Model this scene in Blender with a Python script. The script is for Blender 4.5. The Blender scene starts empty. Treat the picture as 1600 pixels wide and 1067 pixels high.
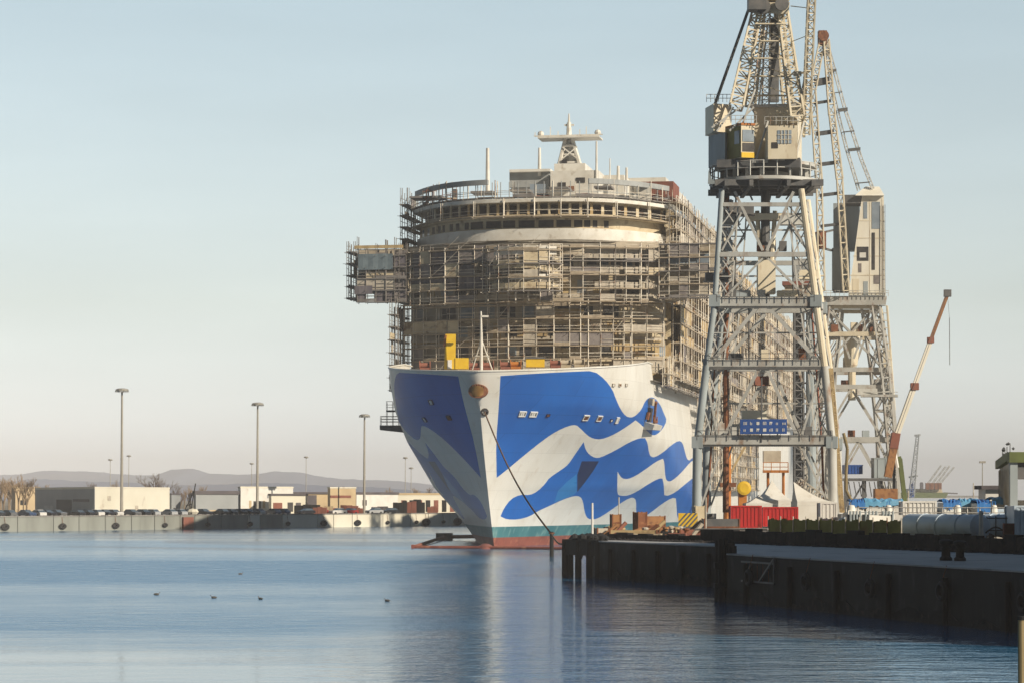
import bpy, bmesh, math, random
from mathutils import Vector, Matrix
from mathutils.geometry import delaunay_2d_cdt
random.seed(7)
R = math.radians
scene = bpy.context.scene
COL = scene.collection
F = 4000.0                       # focal length of the photograph in its own pixels
CAMH = 7.0
HZ = 775.0                       # row of the horizon

def P(px, py, D):                # a place D metres away seen at a given spot of the photograph
    return Vector(((px-800)/F*D, D, CAMH+(HZ-py)/F*D))

# ------------------------------------------------------------------ camera
cd = bpy.data.cameras.new("camera"); cam = bpy.data.objects.new("camera", cd); COL.objects.link(cam)
cd.sensor_width = 36; cd.lens = F/1600*36; cd.shift_y = (HZ-533.5)/1600
cd.clip_start = 1; cd.clip_end = 30000
cam.location = (0, 0, CAMH); cam.rotation_euler = (R(90), 0, 0)
scene.camera = cam

# ------------------------------------------------------------------ light
SUN_A, SUN_E = 38.0, 29.0        # degrees past +X towards the camera, height
sdir = Vector((math.cos(R(SUN_A))*math.cos(R(SUN_E)), -math.sin(R(SUN_A))*math.cos(R(SUN_E)), math.sin(R(SUN_E))))
sl = bpy.data.lights.new("sun", 'SUN'); sun = bpy.data.objects.new("sun", sl); COL.objects.link(sun)
sl.energy = 4.5; sl.angle = R(0.5); sl.color = (1.0, 0.87, 0.69)
sun.rotation_euler = (-sdir).to_track_quat('-Z', 'Y').to_euler(); sun.location = (150, -100, 120)
w = bpy.data.worlds.new("World"); scene.world = w; w.use_nodes = True
nt = w.node_tree; nt.nodes.clear()
sky = nt.nodes.new('ShaderNodeTexSky'); sky.sky_type = 'NISHITA'; sky.sun_disc = False
sky.sun_elevation = R(SUN_E); sky.sun_rotation = R(90+SUN_A)
sky.air_density = 1.0; sky.dust_density = 1.0; sky.ozone_density = 1.0; sky.altitude = 0
bg = nt.nodes.new('ShaderNodeBackground'); bg.inputs['Strength'].default_value = 0.15
hs = nt.nodes.new('ShaderNodeHueSaturation'); hs.inputs['Saturation'].default_value = 0.72
gm = nt.nodes.new('ShaderNodeGamma'); gm.inputs['Gamma'].default_value = .55
vs = nt.nodes.new('ShaderNodeVectorMath'); vs.operation = 'MULTIPLY'; vs.inputs[1].default_value = (1.69, 1.75, 1.65)
wo = nt.nodes.new('ShaderNodeOutputWorld')
nt.links.new(sky.outputs[0], hs.inputs['Color']); nt.links.new(hs.outputs[0], gm.inputs['Color']); nt.links.new(gm.outputs[0], vs.inputs[0]); wtc = nt.nodes.new('ShaderNodeTexCoord'); wsp = nt.nodes.new('ShaderNodeSeparateXYZ'); wrp = nt.nodes.new('ShaderNodeValToRGB')      # bright haze low down, deeper blue overhead
el = wrp.color_ramp.elements; el[0].position = 0; el[0].color = (1.36, 1.36, 1.62, 1); el[1].position = .65; el[1].color = (.17, .25, .38, 1); q_ = el.new(.36); q_.color = (.58, .84, 1.1, 1); q_ = el.new(.2); q_.color = (.88, .95, 1.0, 1); q_ = el.new(.075); q_.color = (1.03, 1.02, 1.05, 1)
wdt = nt.nodes.new('ShaderNodeVectorMath'); wdt.operation = 'DOT_PRODUCT'; wdt.inputs[1].default_value = (-.6, -.8, 0)
wmr = nt.nodes.new('ShaderNodeMapRange'); wmr.interpolation_type = 'SMOOTHSTEP'; wmr.inputs['From Min'].default_value = -.35; wmr.inputs['From Max'].default_value = .45; wmr.inputs['To Min'].default_value = 1; wmr.inputs['To Max'].default_value = .10   # the sky opposite the sun is dimmer
vz = nt.nodes.new('ShaderNodeVectorMath'); vz.operation = 'SCALE'; vm = nt.nodes.new('ShaderNodeVectorMath'); vm.operation = 'MULTIPLY'
nt.links.new(wtc.outputs['Generated'], wsp.inputs[0]); nt.links.new(wtc.outputs['Generated'], wdt.inputs[0]); nt.links.new(wsp.outputs['Z'], wrp.inputs[0]); nt.links.new(wdt.outputs['Value'], wmr.inputs['Value'])
nt.links.new(vs.outputs[0], vm.inputs[0]); nt.links.new(wrp.outputs[0], vm.inputs[1]); wnz = nt.nodes.new('ShaderNodeTexNoise'); wmp = nt.nodes.new('ShaderNodeMapping'); wmp.inputs['Scale'].default_value = (3, 3, 16); wmp.inputs['Rotation'].default_value = (0, R(8), 0); wnz.inputs['Scale'].default_value = 2.2; wnz.inputs['Detail'].default_value = 5; nt.links.new(wtc.outputs['Generated'], wmp.inputs['Vector']); nt.links.new(wmp.outputs[0], wnz.inputs['Vector'])
wcl = nt.nodes.new('ShaderNodeMapRange'); wcl.inputs['From Min'].default_value = .35; wcl.inputs['From Max'].default_value = .75; wcl.inputs['To Min'].default_value = .985; wcl.inputs['To Max'].default_value = 1.055; nt.links.new(wnz.outputs['Fac'], wcl.inputs['Value'])      # the faintest veil of cirrus
vc = nt.nodes.new('ShaderNodeVectorMath'); vc.operation = 'SCALE'; nt.links.new(vm.outputs[0], vc.inputs[0]); nt.links.new(wcl.outputs[0], vc.inputs['Scale']); nt.links.new(vc.outputs[0], vz.inputs[0]); nt.links.new(wmr.outputs[0], vz.inputs['Scale']); nt.links.new(vz.outputs[0], bg.inputs['Color']); nt.links.new(bg.outputs[0], wo.inputs['Surface'])
scene.view_settings.view_transform = 'Standard'; scene.view_settings.look = 'None'
scene.view_settings.exposure = 0.22; scene.view_settings.gamma = 1
scene.cycles.max_bounces = 6; scene.cycles.diffuse_bounces = 2; scene.cycles.glossy_bounces = 3
scene.cycles.transparent_max_bounces = 8; scene.cycles.volume_bounces = 0
scene.cycles.use_denoising = True

# ------------------------------------------------------------------ materials
MATS = {}
def mat(name, c1, c2=None, sc=0.6, rough=0.65, metal=0.0, bump=0.0, stretch=(1, 1, 1), lo=0.4, hi=0.65, c3=None, sc3=0.15, spec=0.3, detail=5, lo3=.55, hi3=.7, plates=0, runs=None):
    m = bpy.data.materials.new(name); m.use_nodes = True
    n = m.node_tree.nodes; l = m.node_tree.links; b = n['Principled BSDF']
    b.inputs['Roughness'].default_value = rough; b.inputs['Metallic'].default_value = metal
    b.inputs['Specular IOR Level'].default_value = spec
    b.inputs['Base Color'].default_value = (*c1, 1)
    if c2 is not None:
        tc = n.new('ShaderNodeTexCoord'); mp = n.new('ShaderNodeMapping'); mp.inputs['Scale'].default_value = stretch
        l.new(tc.outputs['Object'], mp.inputs['Vector'])
        nz = n.new('ShaderNodeTexNoise'); nz.inputs['Scale'].default_value = sc; nz.inputs['Detail'].default_value = detail
        l.new(mp.outputs[0], nz.inputs['Vector'])
        mr = n.new('ShaderNodeMapRange'); mr.inputs['From Min'].default_value = lo; mr.inputs['From Max'].default_value = hi
        l.new(nz.outputs['Fac'], mr.inputs['Value'])
        mx = n.new('ShaderNodeMix'); mx.data_type = 'RGBA'
        mx.inputs['A'].default_value = (*c1, 1); mx.inputs['B'].default_value = (*c2, 1)
        l.new(mr.outputs[0], mx.inputs['Factor'])
        out = mx.outputs['Result']
        if c3 is not None:
            nz3 = n.new('ShaderNodeTexNoise'); nz3.inputs['Scale'].default_value = sc3; nz3.inputs['Detail'].default_value = 7
            l.new(mp.outputs[0], nz3.inputs['Vector'])
            mr3 = n.new('ShaderNodeMapRange'); mr3.inputs['From Min'].default_value = lo3; mr3.inputs['From Max'].default_value = hi3
            l.new(nz3.outputs['Fac'], mr3.inputs['Value'])
            mx3 = n.new('ShaderNodeMix'); mx3.data_type = 'RGBA'; mx3.inputs['B'].default_value = (*c3, 1)
            l.new(out, mx3.inputs['A']); l.new(mr3.outputs[0], mx3.inputs['Factor']); out = mx3.outputs['Result']
        if plates:                        # welded plates: hairline seams, each plate a touch different
            sx = n.new('ShaderNodeSeparateXYZ'); cx = n.new('ShaderNodeCombineXYZ'); l.new(tc.outputs['Object'], sx.inputs[0]); l.new(sx.outputs['Y'], cx.inputs['X']); l.new(sx.outputs['Z'], cx.inputs['Y'])
            bk = n.new('ShaderNodeTexBrick'); bk.inputs['Scale'].default_value = 1.0; bk.inputs['Brick Width'].default_value = 7.5; bk.inputs['Row Height'].default_value = 2.6; bk.inputs['Mortar Size'].default_value = .035; bk.inputs['Mortar Smooth'].default_value = .3
            bk.inputs['Color1'].default_value = (1, 1, 1, 1); bk.inputs['Color2'].default_value = (.93, .93, .93, 1); bk.inputs['Mortar'].default_value = (1-plates,)*3+(1,); l.new(cx.outputs[0], bk.inputs['Vector'])
            ml = n.new('ShaderNodeMix'); ml.data_type = 'RGBA'; ml.blend_type = 'MULTIPLY'; ml.inputs['Factor'].default_value = 1; l.new(out, ml.inputs['A']); l.new(bk.outputs['Color'], ml.inputs['B']); out = ml.outputs['Result']
            mpr = n.new('ShaderNodeMapping'); mpr.inputs['Scale'].default_value = (1.1, 1.1, .05); l.new(tc.outputs['Object'], mpr.inputs['Vector'])
            nr = n.new('ShaderNodeTexNoise'); nr.inputs['Scale'].default_value = 1.0; nr.inputs['Detail'].default_value = 6; l.new(mpr.outputs[0], nr.inputs['Vector'])
            mrr = n.new('ShaderNodeMapRange'); mrr.inputs['From Min'].default_value = .60; mrr.inputs['From Max'].default_value = .80; mrr.inputs['To Max'].default_value = .5; l.new(nr.outputs['Fac'], mrr.inputs['Value'])
            mxr = n.new('ShaderNodeMix'); mxr.data_type = 'RGBA'; mxr.inputs['B'].default_value = (*runs, 1); l.new(out, mxr.inputs['A']); l.new(mrr.outputs[0], mxr.inputs['Factor']); out = mxr.outputs['Result']
            nb = n.new('ShaderNodeTexNoise'); nb.inputs['Scale'].default_value = .45; l.new(tc.outputs['Object'], nb.inputs['Vector']); bb = n.new('ShaderNodeBump'); bb.inputs['Strength'].default_value = .25; bb.inputs['Distance'].default_value = .12; l.new(nb.outputs['Fac'], bb.inputs['Height']); l.new(bb.outputs[0], b.inputs['Normal'])
        l.new(out, b.inputs['Base Color'])
        if bump:
            bp = n.new('ShaderNodeBump'); bp.inputs['Strength'].default_value = 0.6; bp.inputs['Distance'].default_value = bump
            l.new(nz.outputs['Fac'], bp.inputs['Height']); l.new(bp.outputs[0], b.inputs['Normal'])
    MATS[name] = m
    return m

# ------------------------------------------------------------------ mesh builder
class MB:
    def __init__(s): s.v = []; s.f = []; s.mi = []; s.m = 0
    def vert(s, p): s.v.append(Vector(p)); return len(s.v)-1
    def face(s, ids): s.f.append(tuple(ids)); s.mi.append(s.m)
    def quad(s, a, b, c, d): i = len(s.v); s.v += [Vector(a), Vector(b), Vector(c), Vector(d)]; s.face((i, i+1, i+2, i+3))
    def hexa(s, p):              # 8 corners: bottom 4 ccw, top 4
        i = len(s.v); s.v += [Vector(q) for q in p]
        for f in ((3, 2, 1, 0), (4, 5, 6, 7), (0, 1, 5, 4), (1, 2, 6, 5), (2, 3, 7, 6), (3, 0, 4, 7)): s.face([i+k for k in f])
    def box(s, x0, x1, y0, y1, z0, z1, fr=None):
        fr = fr or (lambda x, y, z: (x, y, z))
        s.hexa([fr(x0, y0, z0), fr(x1, y0, z0), fr(x1, y1, z0), fr(x0, y1, z0), fr(x0, y0, z1), fr(x1, y0, z1), fr(x1, y1, z1), fr(x0, y1, z1)])
    def tube(s, a, b, r, r2=None, n=6, cap=True):
        a = Vector(a); b = Vector(b); r2 = r if r2 is None else r2; d = b-a
        if d.length < 1e-6: return
        d.normalize(); x = d.orthogonal().normalized(); y = d.cross(x); i = len(s.v)
        for k in range(n):
            t = 2*math.pi*k/n; o = x*math.cos(t)+y*math.sin(t); s.v.append(a+o*r); s.v.append(b+o*r2)
        for k in range(n):
            j = (k+1) % n; s.face((i+2*k, i+2*j, i+2*j+1, i+2*k+1))
        if cap:
            s.face([i+2*k for k in range(n)][::-1]); s.face([i+2*k+1 for k in range(n)])
    def path(s, pts, r, n=6):
        for a, b in zip(pts, pts[1:]): s.tube(a, b, r, n=n)
    def bar(s, a, b, w, h, up=(0, 0, 1)):       # rectangular bar, w across, h along up
        a = Vector(a); b = Vector(b); d = (b-a).normalized(); u = Vector(up); sx = d.cross(u)
        if sx.length < 1e-3: sx = d.orthogonal()
        sx.normalize(); uu = sx.cross(d).normalized(); X = sx*w/2; U = uu*h/2
        s.hexa([a-X-U, a+X-U, b+X-U, b-X-U, a-X+U, a+X+U, b+X+U, b-X+U])
    def prism(s, pts, z0, z1):   # pts: xy polygon ccw
        i = len(s.v); n = len(pts)
        s.v += [Vector((p[0], p[1], z0)) for p in pts]+[Vector((p[0], p[1], z1)) for p in pts]
        s.face([i+k for k in range(n)][::-1]); s.face([i+n+k for k in range(n)])
        for k in range(n): j = (k+1) % n; s.face((i+k, i+j, i+n+j, i+n+k))
    def lathe(s, c, prof, n=16, axis=(0, 0, 1)):  # prof: (r, h)
        c = Vector(c); ax = Vector(axis).normalized(); x = ax.orthogonal().normalized(); y = ax.cross(x); i = len(s.v)
        for r, h in prof:
            for k in range(n):
                t = 2*math.pi*k/n; s.v.append(c+ax*h+(x*math.cos(t)+y*math.sin(t))*r)
        for q in range(len(prof)-1):
            for k in range(n):
                j = (k+1) % n; s.face((i+q*n+k, i+q*n+j, i+(q+1)*n+j, i+(q+1)*n+k))
        s.face([i+k for k in range(n)][::-1]); s.face([i+(len(prof)-1)*n+k for k in range(n)])
    def ball(s, c, r, n=10, sx=1, sy=1, sz=1):
        c = Vector(c); m = n//2; i = len(s.v); s.v.append(c+Vector((0, 0, -r*sz)))
        for q in range(1, m):
            ph = math.pi*q/m-math.pi/2
            for k in range(n):
                t = 2*math.pi*k/n
                s.v.append(c+Vector((r*sx*math.cos(ph)*math.cos(t), r*sy*math.cos(ph)*math.sin(t), r*sz*math.sin(ph))))
        s.v.append(c+Vector((0, 0, r*sz))); e = len(s.v)-1
        for k in range(n):
            j = (k+1) % n; s.face((i, i+1+j, i+1+k)); s.face((e, i+1+(m-2)*n+k, i+1+(m-2)*n+j))
            for q in range(m-2): s.face((i+1+q*n+k, i+1+q*n+j, i+1+(q+1)*n+j, i+1+(q+1)*n+k))
    def lattice(s, a, b, w0, w1, n, r, up=(0, 0, 1), lr=None, dw0=None, dw1=None):   # four chords with zigzag lacing
        a = Vector(a); b = Vector(b); d = (b-a).normalized(); sx = d.cross(Vector(up))
        if sx.length < 1e-2: sx = d.cross(Vector((0, 1, 0)))
        sx.normalize(); sy = sx.cross(d); lr = lr or r*.6
        dw0 = dw0 or w0; dw1 = dw1 or w1
        def c(k, i):
            t = k/n; q = a.lerp(b, t); wx = (w0+(w1-w0)*t)/2; wy = (dw0+(dw1-dw0)*t)/2
            return q+sx*wx*(-1, 1, 1, -1)[i]+sy*wy*(-1, -1, 1, 1)[i]
        for i in range(4): s.tube(c(0, i), c(n, i), r, n=4)
        for k in range(n):
            for i in range(4):
                j = (i+1) % 4
                s.tube(c(k, i), c(k, j), lr, n=3, cap=False)
                if (k+i) % 2: s.tube(c(k, i), c(k+1, j), lr, n=3, cap=False)
                else: s.tube(c(k, j), c(k+1, i), lr, n=3, cap=False)
    def build(s, name, mats, parent=None, smooth=False, weld=0, local=False):
        me = bpy.data.meshes.new(name); off = Vector((0, 0, 0))
        if parent is not None and not local:
            q = parent
            while q is not None: off += q.location; q = q.parent
        me.from_pydata([p-off for p in s.v], [], s.f)
        if not isinstance(mats, (list, tuple)): mats = [mats]
        for m in mats: me.materials.append(m if not isinstance(m, str) else MATS[m])
        me.polygons.foreach_set('material_index', s.mi)
        if weld:
            bm = bmesh.new(); bm.from_mesh(me); bmesh.ops.remove_doubles(bm, verts=bm.verts, dist=weld); bm.to_mesh(me); bm.free()
        if smooth:
            me.polygons.foreach_set('use_smooth', [True]*len(me.polygons)); me.set_sharp_from_angle(angle=R(smooth if smooth is not True else 40))
        me.update()
        o = bpy.data.objects.new(name, me); COL.objects.link(o)
        if parent is not None: o.parent = parent
        return o

def tag(o, label=None, cat=None, group=None, kind=None):
    if label: o['label'] = label
    if cat: o['category'] = cat
    if group: o['group'] = group
    if kind: o['kind'] = kind
    return o
def thing(name, label, cat, loc=(0, 0, 0), group=None, rz=0):
    o = bpy.data.objects.new(name, None); COL.objects.link(o); o.location = loc; o.rotation_euler = (0, 0, rz)
    o.empty_display_size = 0.5
    return tag(o, label, cat, group)
def dup(o, loc=None, rz=None, label=None, group=None, scale=None, parent=None):
    c = o.copy(); COL.objects.link(c)
    if parent is not None: c.parent = parent
    for ch in list(o.children): dup(ch, parent=c)
    if loc is not None: c.location = loc
    if rz is not None: c.rotation_euler = (0, 0, rz)
    if scale is not None: c.scale = (scale,)*3 if not isinstance(scale, tuple) else scale
    if label: c['label'] = label
    if group: c['group'] = group
    return c

# palette -----------------------------------------------------------
mat('hull_white', (.74, .73, .68), (.68, .66, .60), sc=.25, rough=.38, stretch=(1, 1, .35), c3=(.56, .52, .45), sc3=.5, lo3=.62, hi3=.85, spec=.3, plates=.16, runs=(.50, .40, .30))
mat('hull_blue', (.014, .135, .50), (.012, .11, .43), sc=.15, rough=.36, stretch=(1, 1, .4), spec=.28, plates=.25, runs=(.05, .13, .40))
mat('hull_light_blue', (.022, .20, .53), (.03, .22, .56), sc=.3, rough=.33, spec=.5, plates=.25, runs=(.05, .13, .40))
mat('hull_navy', (.012, .02, .07), (.016, .025, .09), sc=.3, rough=.36, spec=.28)
mat('tarp_slate', (.16, .21, .24), (.12, .16, .185), sc=.9, rough=.7)
mat('hull_teal', (.045, .165, .19), (.075, .215, .235), sc=.4, rough=.5, stretch=(1, 1, .15), c3=(.20, .34, .33), sc3=.9)
mat('hull_red', (.27, .085, .06), (.20, .06, .045), sc=.5, rough=.6, c3=(.40, .16, .10), sc3=.8)
mat('ship_white', (.74, .72, .66), (.62, .59, .52), sc=.5, rough=.5, c3=(.40, .34, .26), sc3=.9, lo3=.6, hi3=.8)
mat('ship_cream', (.62, .54, .38), (.50, .41, .27), sc=.4, rough=.6, c3=(.26, .19, .12), sc3=.9)
mat('primer', (.54, .475, .37), (.38, .325, .25), sc=.5, rough=.75, c3=(.42, .34, .20), sc3=.35)
mat('tan_panel', (.50, .38, .20), (.40, .29, .15), sc=.6, rough=.75, c3=(.24, .17, .10), sc3=1.1)
mat('grey_panel', (.36, .38, .38), (.28, .29, .29), sc=.5, rough=.6)
mat('dark_opening', (.04, .038, .04), (.075, .07, .068), sc=.8, rough=.5)
mat('window_glass', (.06, .09, .12), (.10, .14, .18), sc=.5, rough=.15, spec=.6)
mat('pale_glass', (.30, .36, .42), (.22, .27, .32), sc=.6, rough=.2, spec=.6)
mat('tube_steel', (.70, .65, .56), (.50, .45, .37), sc=1.2, rough=.5, c3=(.22, .11, .06), sc3=.9, metal=.2)
mat('tube_dark', (.17, .155, .145), (.24, .22, .19), sc=1.1, rough=.6)
mat('plank', (.42, .35, .26), (.28, .23, .17), sc=1.4, rough=.8, c3=(.42, .35, .25), sc3=.7)
mat('plank_grey', (.23, .215, .205), (.16, .15, .145), sc=1.3, rough=.8)
mat('net_dark', (.25, .225, .215), (.18, .16, .16), sc=1.4, rough=.9)
mat('netting', (.52, .47, .39), (.40, .36, .30), sc=1.6, rough=.9, c3=(.48, .43, .33), sc3=.5)
mat('yellow_paint', (.78, .52, .035), (.70, .44, .03), sc=.9, rough=.45)
mat('rust_orange', (.36, .18, .075), (.26, .115, .05), sc=1.1, rough=.75, c3=(.16, .07, .04), sc3=1.6)
mat('orange_paint', (.50, .19, .04), (.38, .13, .03), sc=.9, rough=.5)
mat('gold', (.22, .115, .035), (.28, .16, .045), sc=1.5, rough=.45, metal=.2)
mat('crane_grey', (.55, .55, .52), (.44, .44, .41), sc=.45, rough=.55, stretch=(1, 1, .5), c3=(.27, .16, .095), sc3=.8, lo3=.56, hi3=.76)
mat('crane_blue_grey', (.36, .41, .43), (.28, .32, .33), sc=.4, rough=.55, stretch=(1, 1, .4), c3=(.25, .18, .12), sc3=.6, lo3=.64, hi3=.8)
mat('crane_white', (.86, .83, .73), (.78, .74, .62), sc=.5, rough=.55, stretch=(1, 1, .3), c3=(.50, .40, .28), sc3=.8, lo3=.66, hi3=.9)
mat('net_purple', (.12, .11, .13), (.17, .155, .17), sc=1.2, rough=.9, stretch=(1, 1, .15), c3=(.24, .22, .22), sc3=1.4)
mat('crane_cream', (.74, .67, .52), (.64, .56, .41), sc=.5, rough=.55, stretch=(1, 1, .4), c3=(.30, .17, .09), sc3=.8, lo3=.6, hi3=.8)
mat('crane_dark', (.10, .105, .11), (.16, .155, .15), sc=.7, rough=.6)
mat('rust', (.22, .085, .04), (.14, .055, .03), sc=1.2, rough=.85, c3=(.32, .15, .07), sc3=2.5)
mat('rust_red', (.30, .12, .08), (.22, .085, .06), sc=.8, rough=.75)
mat('concrete', (.33, .32, .30), (.25, .24, .225), sc=.12, rough=.85, c3=(.17, .16, .15), sc3=.35, bump=.02)
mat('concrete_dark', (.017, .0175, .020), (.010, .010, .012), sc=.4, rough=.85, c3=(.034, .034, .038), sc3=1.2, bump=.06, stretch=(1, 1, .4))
mat('apron', (.40, .405, .41), (.33, .335, .34), sc=.1, rough=.8, c3=(.20, .20, .21), sc3=.3, bump=.01)
mat('yard', (.20, .18, .155), (.14, .125, .11), sc=.15, rough=.9, c3=(.26, .23, .19), sc3=.05, bump=.02)
mat('rubble', (.024, .023, .025), (.014, .014, .016), sc=.8, rough=.95, c3=(.05, .04, .036), sc3=1.7, bump=.15)
mat('timber_dark', (.013, .0128, .0135), (.024, .022, .021), sc=1, rough=.85, stretch=(1, 1, .2))
mat('rubber', (.018, .018, .02), (.03, .03, .032), sc=1.5, rough=.8)
mat('red_paint', (.52, .035, .035), (.42, .03, .03), sc=.7, rough=.5, c3=(.30, .04, .03), sc3=1.2)
mat('tent_white', (.78, .76, .70), (.70, .67, .60), sc=.6, rough=.8, c3=(.56, .50, .42), sc3=.9, lo3=.6, hi3=.85)
mat('tank_blue', (.56, .66, .76), (.48, .58, .68), sc=.5, rough=.45, c3=(.40, .42, .44), sc3=.7, lo3=.58, hi3=.85)
mat('olive', (.25, .26, .075), (.19, .20, .055), sc=.8, rough=.85, c3=(.20, .15, .05), sc3=.5)
mat('tarp_blue', (.04, .17, .48), (.05, .22, .55), sc=.8, rough=.6)
mat('tarp_cyan', (.12, .36, .58), (.20, .45, .66), sc=.8, rough=.6)
mat('white_paint', (.76, .75, .71), (.68, .66, .62), sc=.6, rough=.5, c3=(.5, .44, .36), sc3=1.1, lo3=.64, hi3=.82)
mat('blue_paint', (.03, .10, .36), (.03, .09, .30), sc=.8, rough=.45)
mat('green_paint', (.14, .17, .06), (.11, .13, .05), sc=.7, rough=.6)
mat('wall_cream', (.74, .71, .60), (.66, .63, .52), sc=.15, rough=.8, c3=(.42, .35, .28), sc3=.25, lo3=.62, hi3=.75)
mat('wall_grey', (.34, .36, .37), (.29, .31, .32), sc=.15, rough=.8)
mat('wall_tan', (.56, .44, .27), (.47, .36, .22), sc=.2, rough=.8)
mat('roof_dark', (.10, .09, .10), (.14, .125, .13), sc=.3, rough=.85)
mat('brown_red', (.26, .10, .07), (.20, .08, .06), sc=.8, rough=.8)
mat('quay_wall_shade', (.27, .285, .26), (.20, .21, .19), sc=.3, rough=.85, stretch=(1, 1, .25), c3=(.15, .155, .145), sc3=.5, bump=.03)  # weathered grey with the shade of the unlit stretch put into it
mat('land', (.17, .14, .095), (.12, .11, .07), sc=.01, rough=.95, c3=(.22, .18, .12), sc3=.03)
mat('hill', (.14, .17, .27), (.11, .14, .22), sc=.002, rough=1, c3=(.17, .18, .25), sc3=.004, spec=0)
mat('bark', (.30, .22, .14), (.22, .16, .10), sc=2, rough=.9)
mat('twig', (.34, .24, .14), (.25, .17, .10), sc=.8, rough=.95)
mat('twig_dark', (.16, .115, .085), (.21, .15, .10), sc=.8, rough=.95)
mat('lamp_pole', (.42, .40, .35), (.34, .32, .28), sc=.4, rough=.5, metal=.3)
mat('rope', (.20, .12, .075), (.12, .075, .05), sc=3, rough=.95)
mat('bird_dark', (.09, .085, .08), (.14, .13, .12), sc=8, rough=.8)
mat('wood_yellow', (.27, .21, .11), (.20, .155, .075), sc=1.2, rough=.8, stretch=(1, 1, .2))
for nme, c in (('car_dark', (.02, .022, .03)), ('car_blue', (.035, .07, .16)), ('car_silver', (.42, .44, .46)), ('car_white', (.70, .70, .69)), ('car_red', (.30, .03, .03)), ('car_grey', (.13, .135, .145))):
    mat(nme, c, tuple(x*.85 for x in c), sc=.7, rough=.25, spec=.6)
# ------------------------------------------------------------------ the ship
TH = math.atan(.18); CT, ST = math.cos(TH), math.sin(TH)
def S(u, v, z): return Vector((-4.6+ST*u+CT*v, 343+CT*u-ST*v, z))
def to_uv(X, Y):
    dx, dy = X+4.6, Y-343
    return ST*dx+CT*dy, CT*dx-ST*dy
def lerp_tab(tab, z):
    if z <= tab[0][0]: return tab[0][1]
    for (a, p), (b, q) in zip(tab, tab[1:]):
        if z <= b: return p+(q-p)*(z-a)/(b-a)
    return tab[-1][1]
TL = [(-3, 140), (0, 130), (8.4, 75), (15, 52), (19.5, 42), (25, 37), (27, 36)]
TN = [(0, 2.0), (8.4, 2.2), (15, 2.3), (19.5, 2.5), (25, 2.6)]
TM = [(0, 1.0), (9, .98), (15, .92), (20, .78), (26, .62)]
BW = 19.6
TB = [(0, 19.6), (15, 19.5), (20, 18.9), (26, 18.3)]
def stem_u(z): return 12*max(0, 1-max(z, -1)/23.7)**1.25 if z < 23.7 else 0
def half(wd, z):
    t = min(1, max(0, wd)/lerp_tab(TL, z))
    return lerp_tab(TB, z)*max(0.0, 1-(1-t)**lerp_tab(TN, z))**lerp_tab(TM, z)
def ztop(u): return 23.7+2.9*min(1, u/37) if u < 42 else 24.3
def hull_pt(s, z, sd=1):
    wd = WM*(s/SM)**1.7
    return S(stem_u(z)+wd, sd*half(wd, z), z)
SM, WM = 40.0, 118.0
def s_of(wd): return SM*(max(0, wd)/WM)**(1/1.7)
def unproject(px, py):
    k = (px-800)/F; kz = (HZ-py)/F; D = 325.0; last = None
    while D < 520:
        u, v = to_uv(k*D, D); z = CAMH+kz*D; wd = u-stem_u(z)
        if wd > 0 and abs(v) <= half(wd, z):
            lo, hi = D-.25, D
            for _ in range(18):
                m = (lo+hi)/2; u, v = to_uv(k*m, m); z = CAMH+kz*m; wd = u-stem_u(z)
                if wd > 0 and abs(v) <= half(wd, z): hi = m
                else: lo = m
            u, v = to_uv(k*hi, hi); z = CAMH+kz*hi
            return u, v, z
        D += .25
    return None
def sz(px, py):
    r = unproject(px, py)
    if r is None: raise ValueError(('off the hull', px, py))
    u, v, z = r; return s_of(u-stem_u(z)), z

# paint outlines on the port bow, as read off the livery
AU = [(782, 587), (840, 583), (900, 580), (928, 579), (945, 592), (957, 608), (962, 622), (970, 640), (978, 650), (986, 652), (993, 649), (1002, 640), (1008, 626), (1015, 620), (1023, 621), (1032, 632), (1038, 647), (1042, 656), (1036, 669), (1027, 678), (1020, 680), (1013, 675), (1002, 663), (993, 656), (988, 660), (972, 671), (954, 681), (939, 686), (927, 685), (918, 680), (907, 669), (900, 663), (888, 665), (870, 673), (850, 686), (820, 710), (790, 735), (776, 746), (775, 690), (779, 640)]
BU = [(782, 806), (787, 794), (798, 779), (813, 772), (828, 773), (840, 767), (852, 755), (858, 746), (879, 732), (888, 725), (900, 707), (912, 690), (915, 702), (921, 710), (930, 715), (939, 714), (960, 704), (984, 690), (999, 684), (1008, 684), (1012, 692), (1014, 707), (1017, 713), (1023, 714), (1035, 707), (1050, 694), (1060, 688), (1066, 690), (1070, 704), (1073, 716), (1077, 719), (1084, 713),
      (1084, 718), (1078, 722), (1068, 734), (1056, 746), (1047, 752), (1041, 750), (1039, 740), (1038, 722), (1036, 716), (1026, 720), (1008, 733), (993, 743), (981, 748), (972, 747), (967, 740), (965, 736), (964.5, 755), (964.5, 771), (969, 774), (981, 774), (996, 767), (1014, 755), (1029, 747), (1035, 747), (1037, 755), (1038, 773), (1044, 774), (1056, 768), (1068, 758), (1084, 745),
      (1084, 813), (1062, 813), (1058, 807), (1057, 790), (1056, 778), (1050, 777), (1035, 786), (1017, 800), (1005, 808), (997, 809), (994, 800), (994, 782), (991, 777), (984, 777), (969, 786), (948, 801), (933, 810), (922, 811), (916, 807), (913, 797), (911, 783), (907, 775), (897, 774), (879, 780), (858, 790), (840, 798), (828, 806), (810, 811), (792, 811)]
CU = [(901, 740), (901, 768), (896, 773), (880, 779), (866, 785), (872, 766), (886, 752)]
DU = [(909, 720), (936, 720), (927, 735), (914, 753), (902, 768), (902, 741)]
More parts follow.
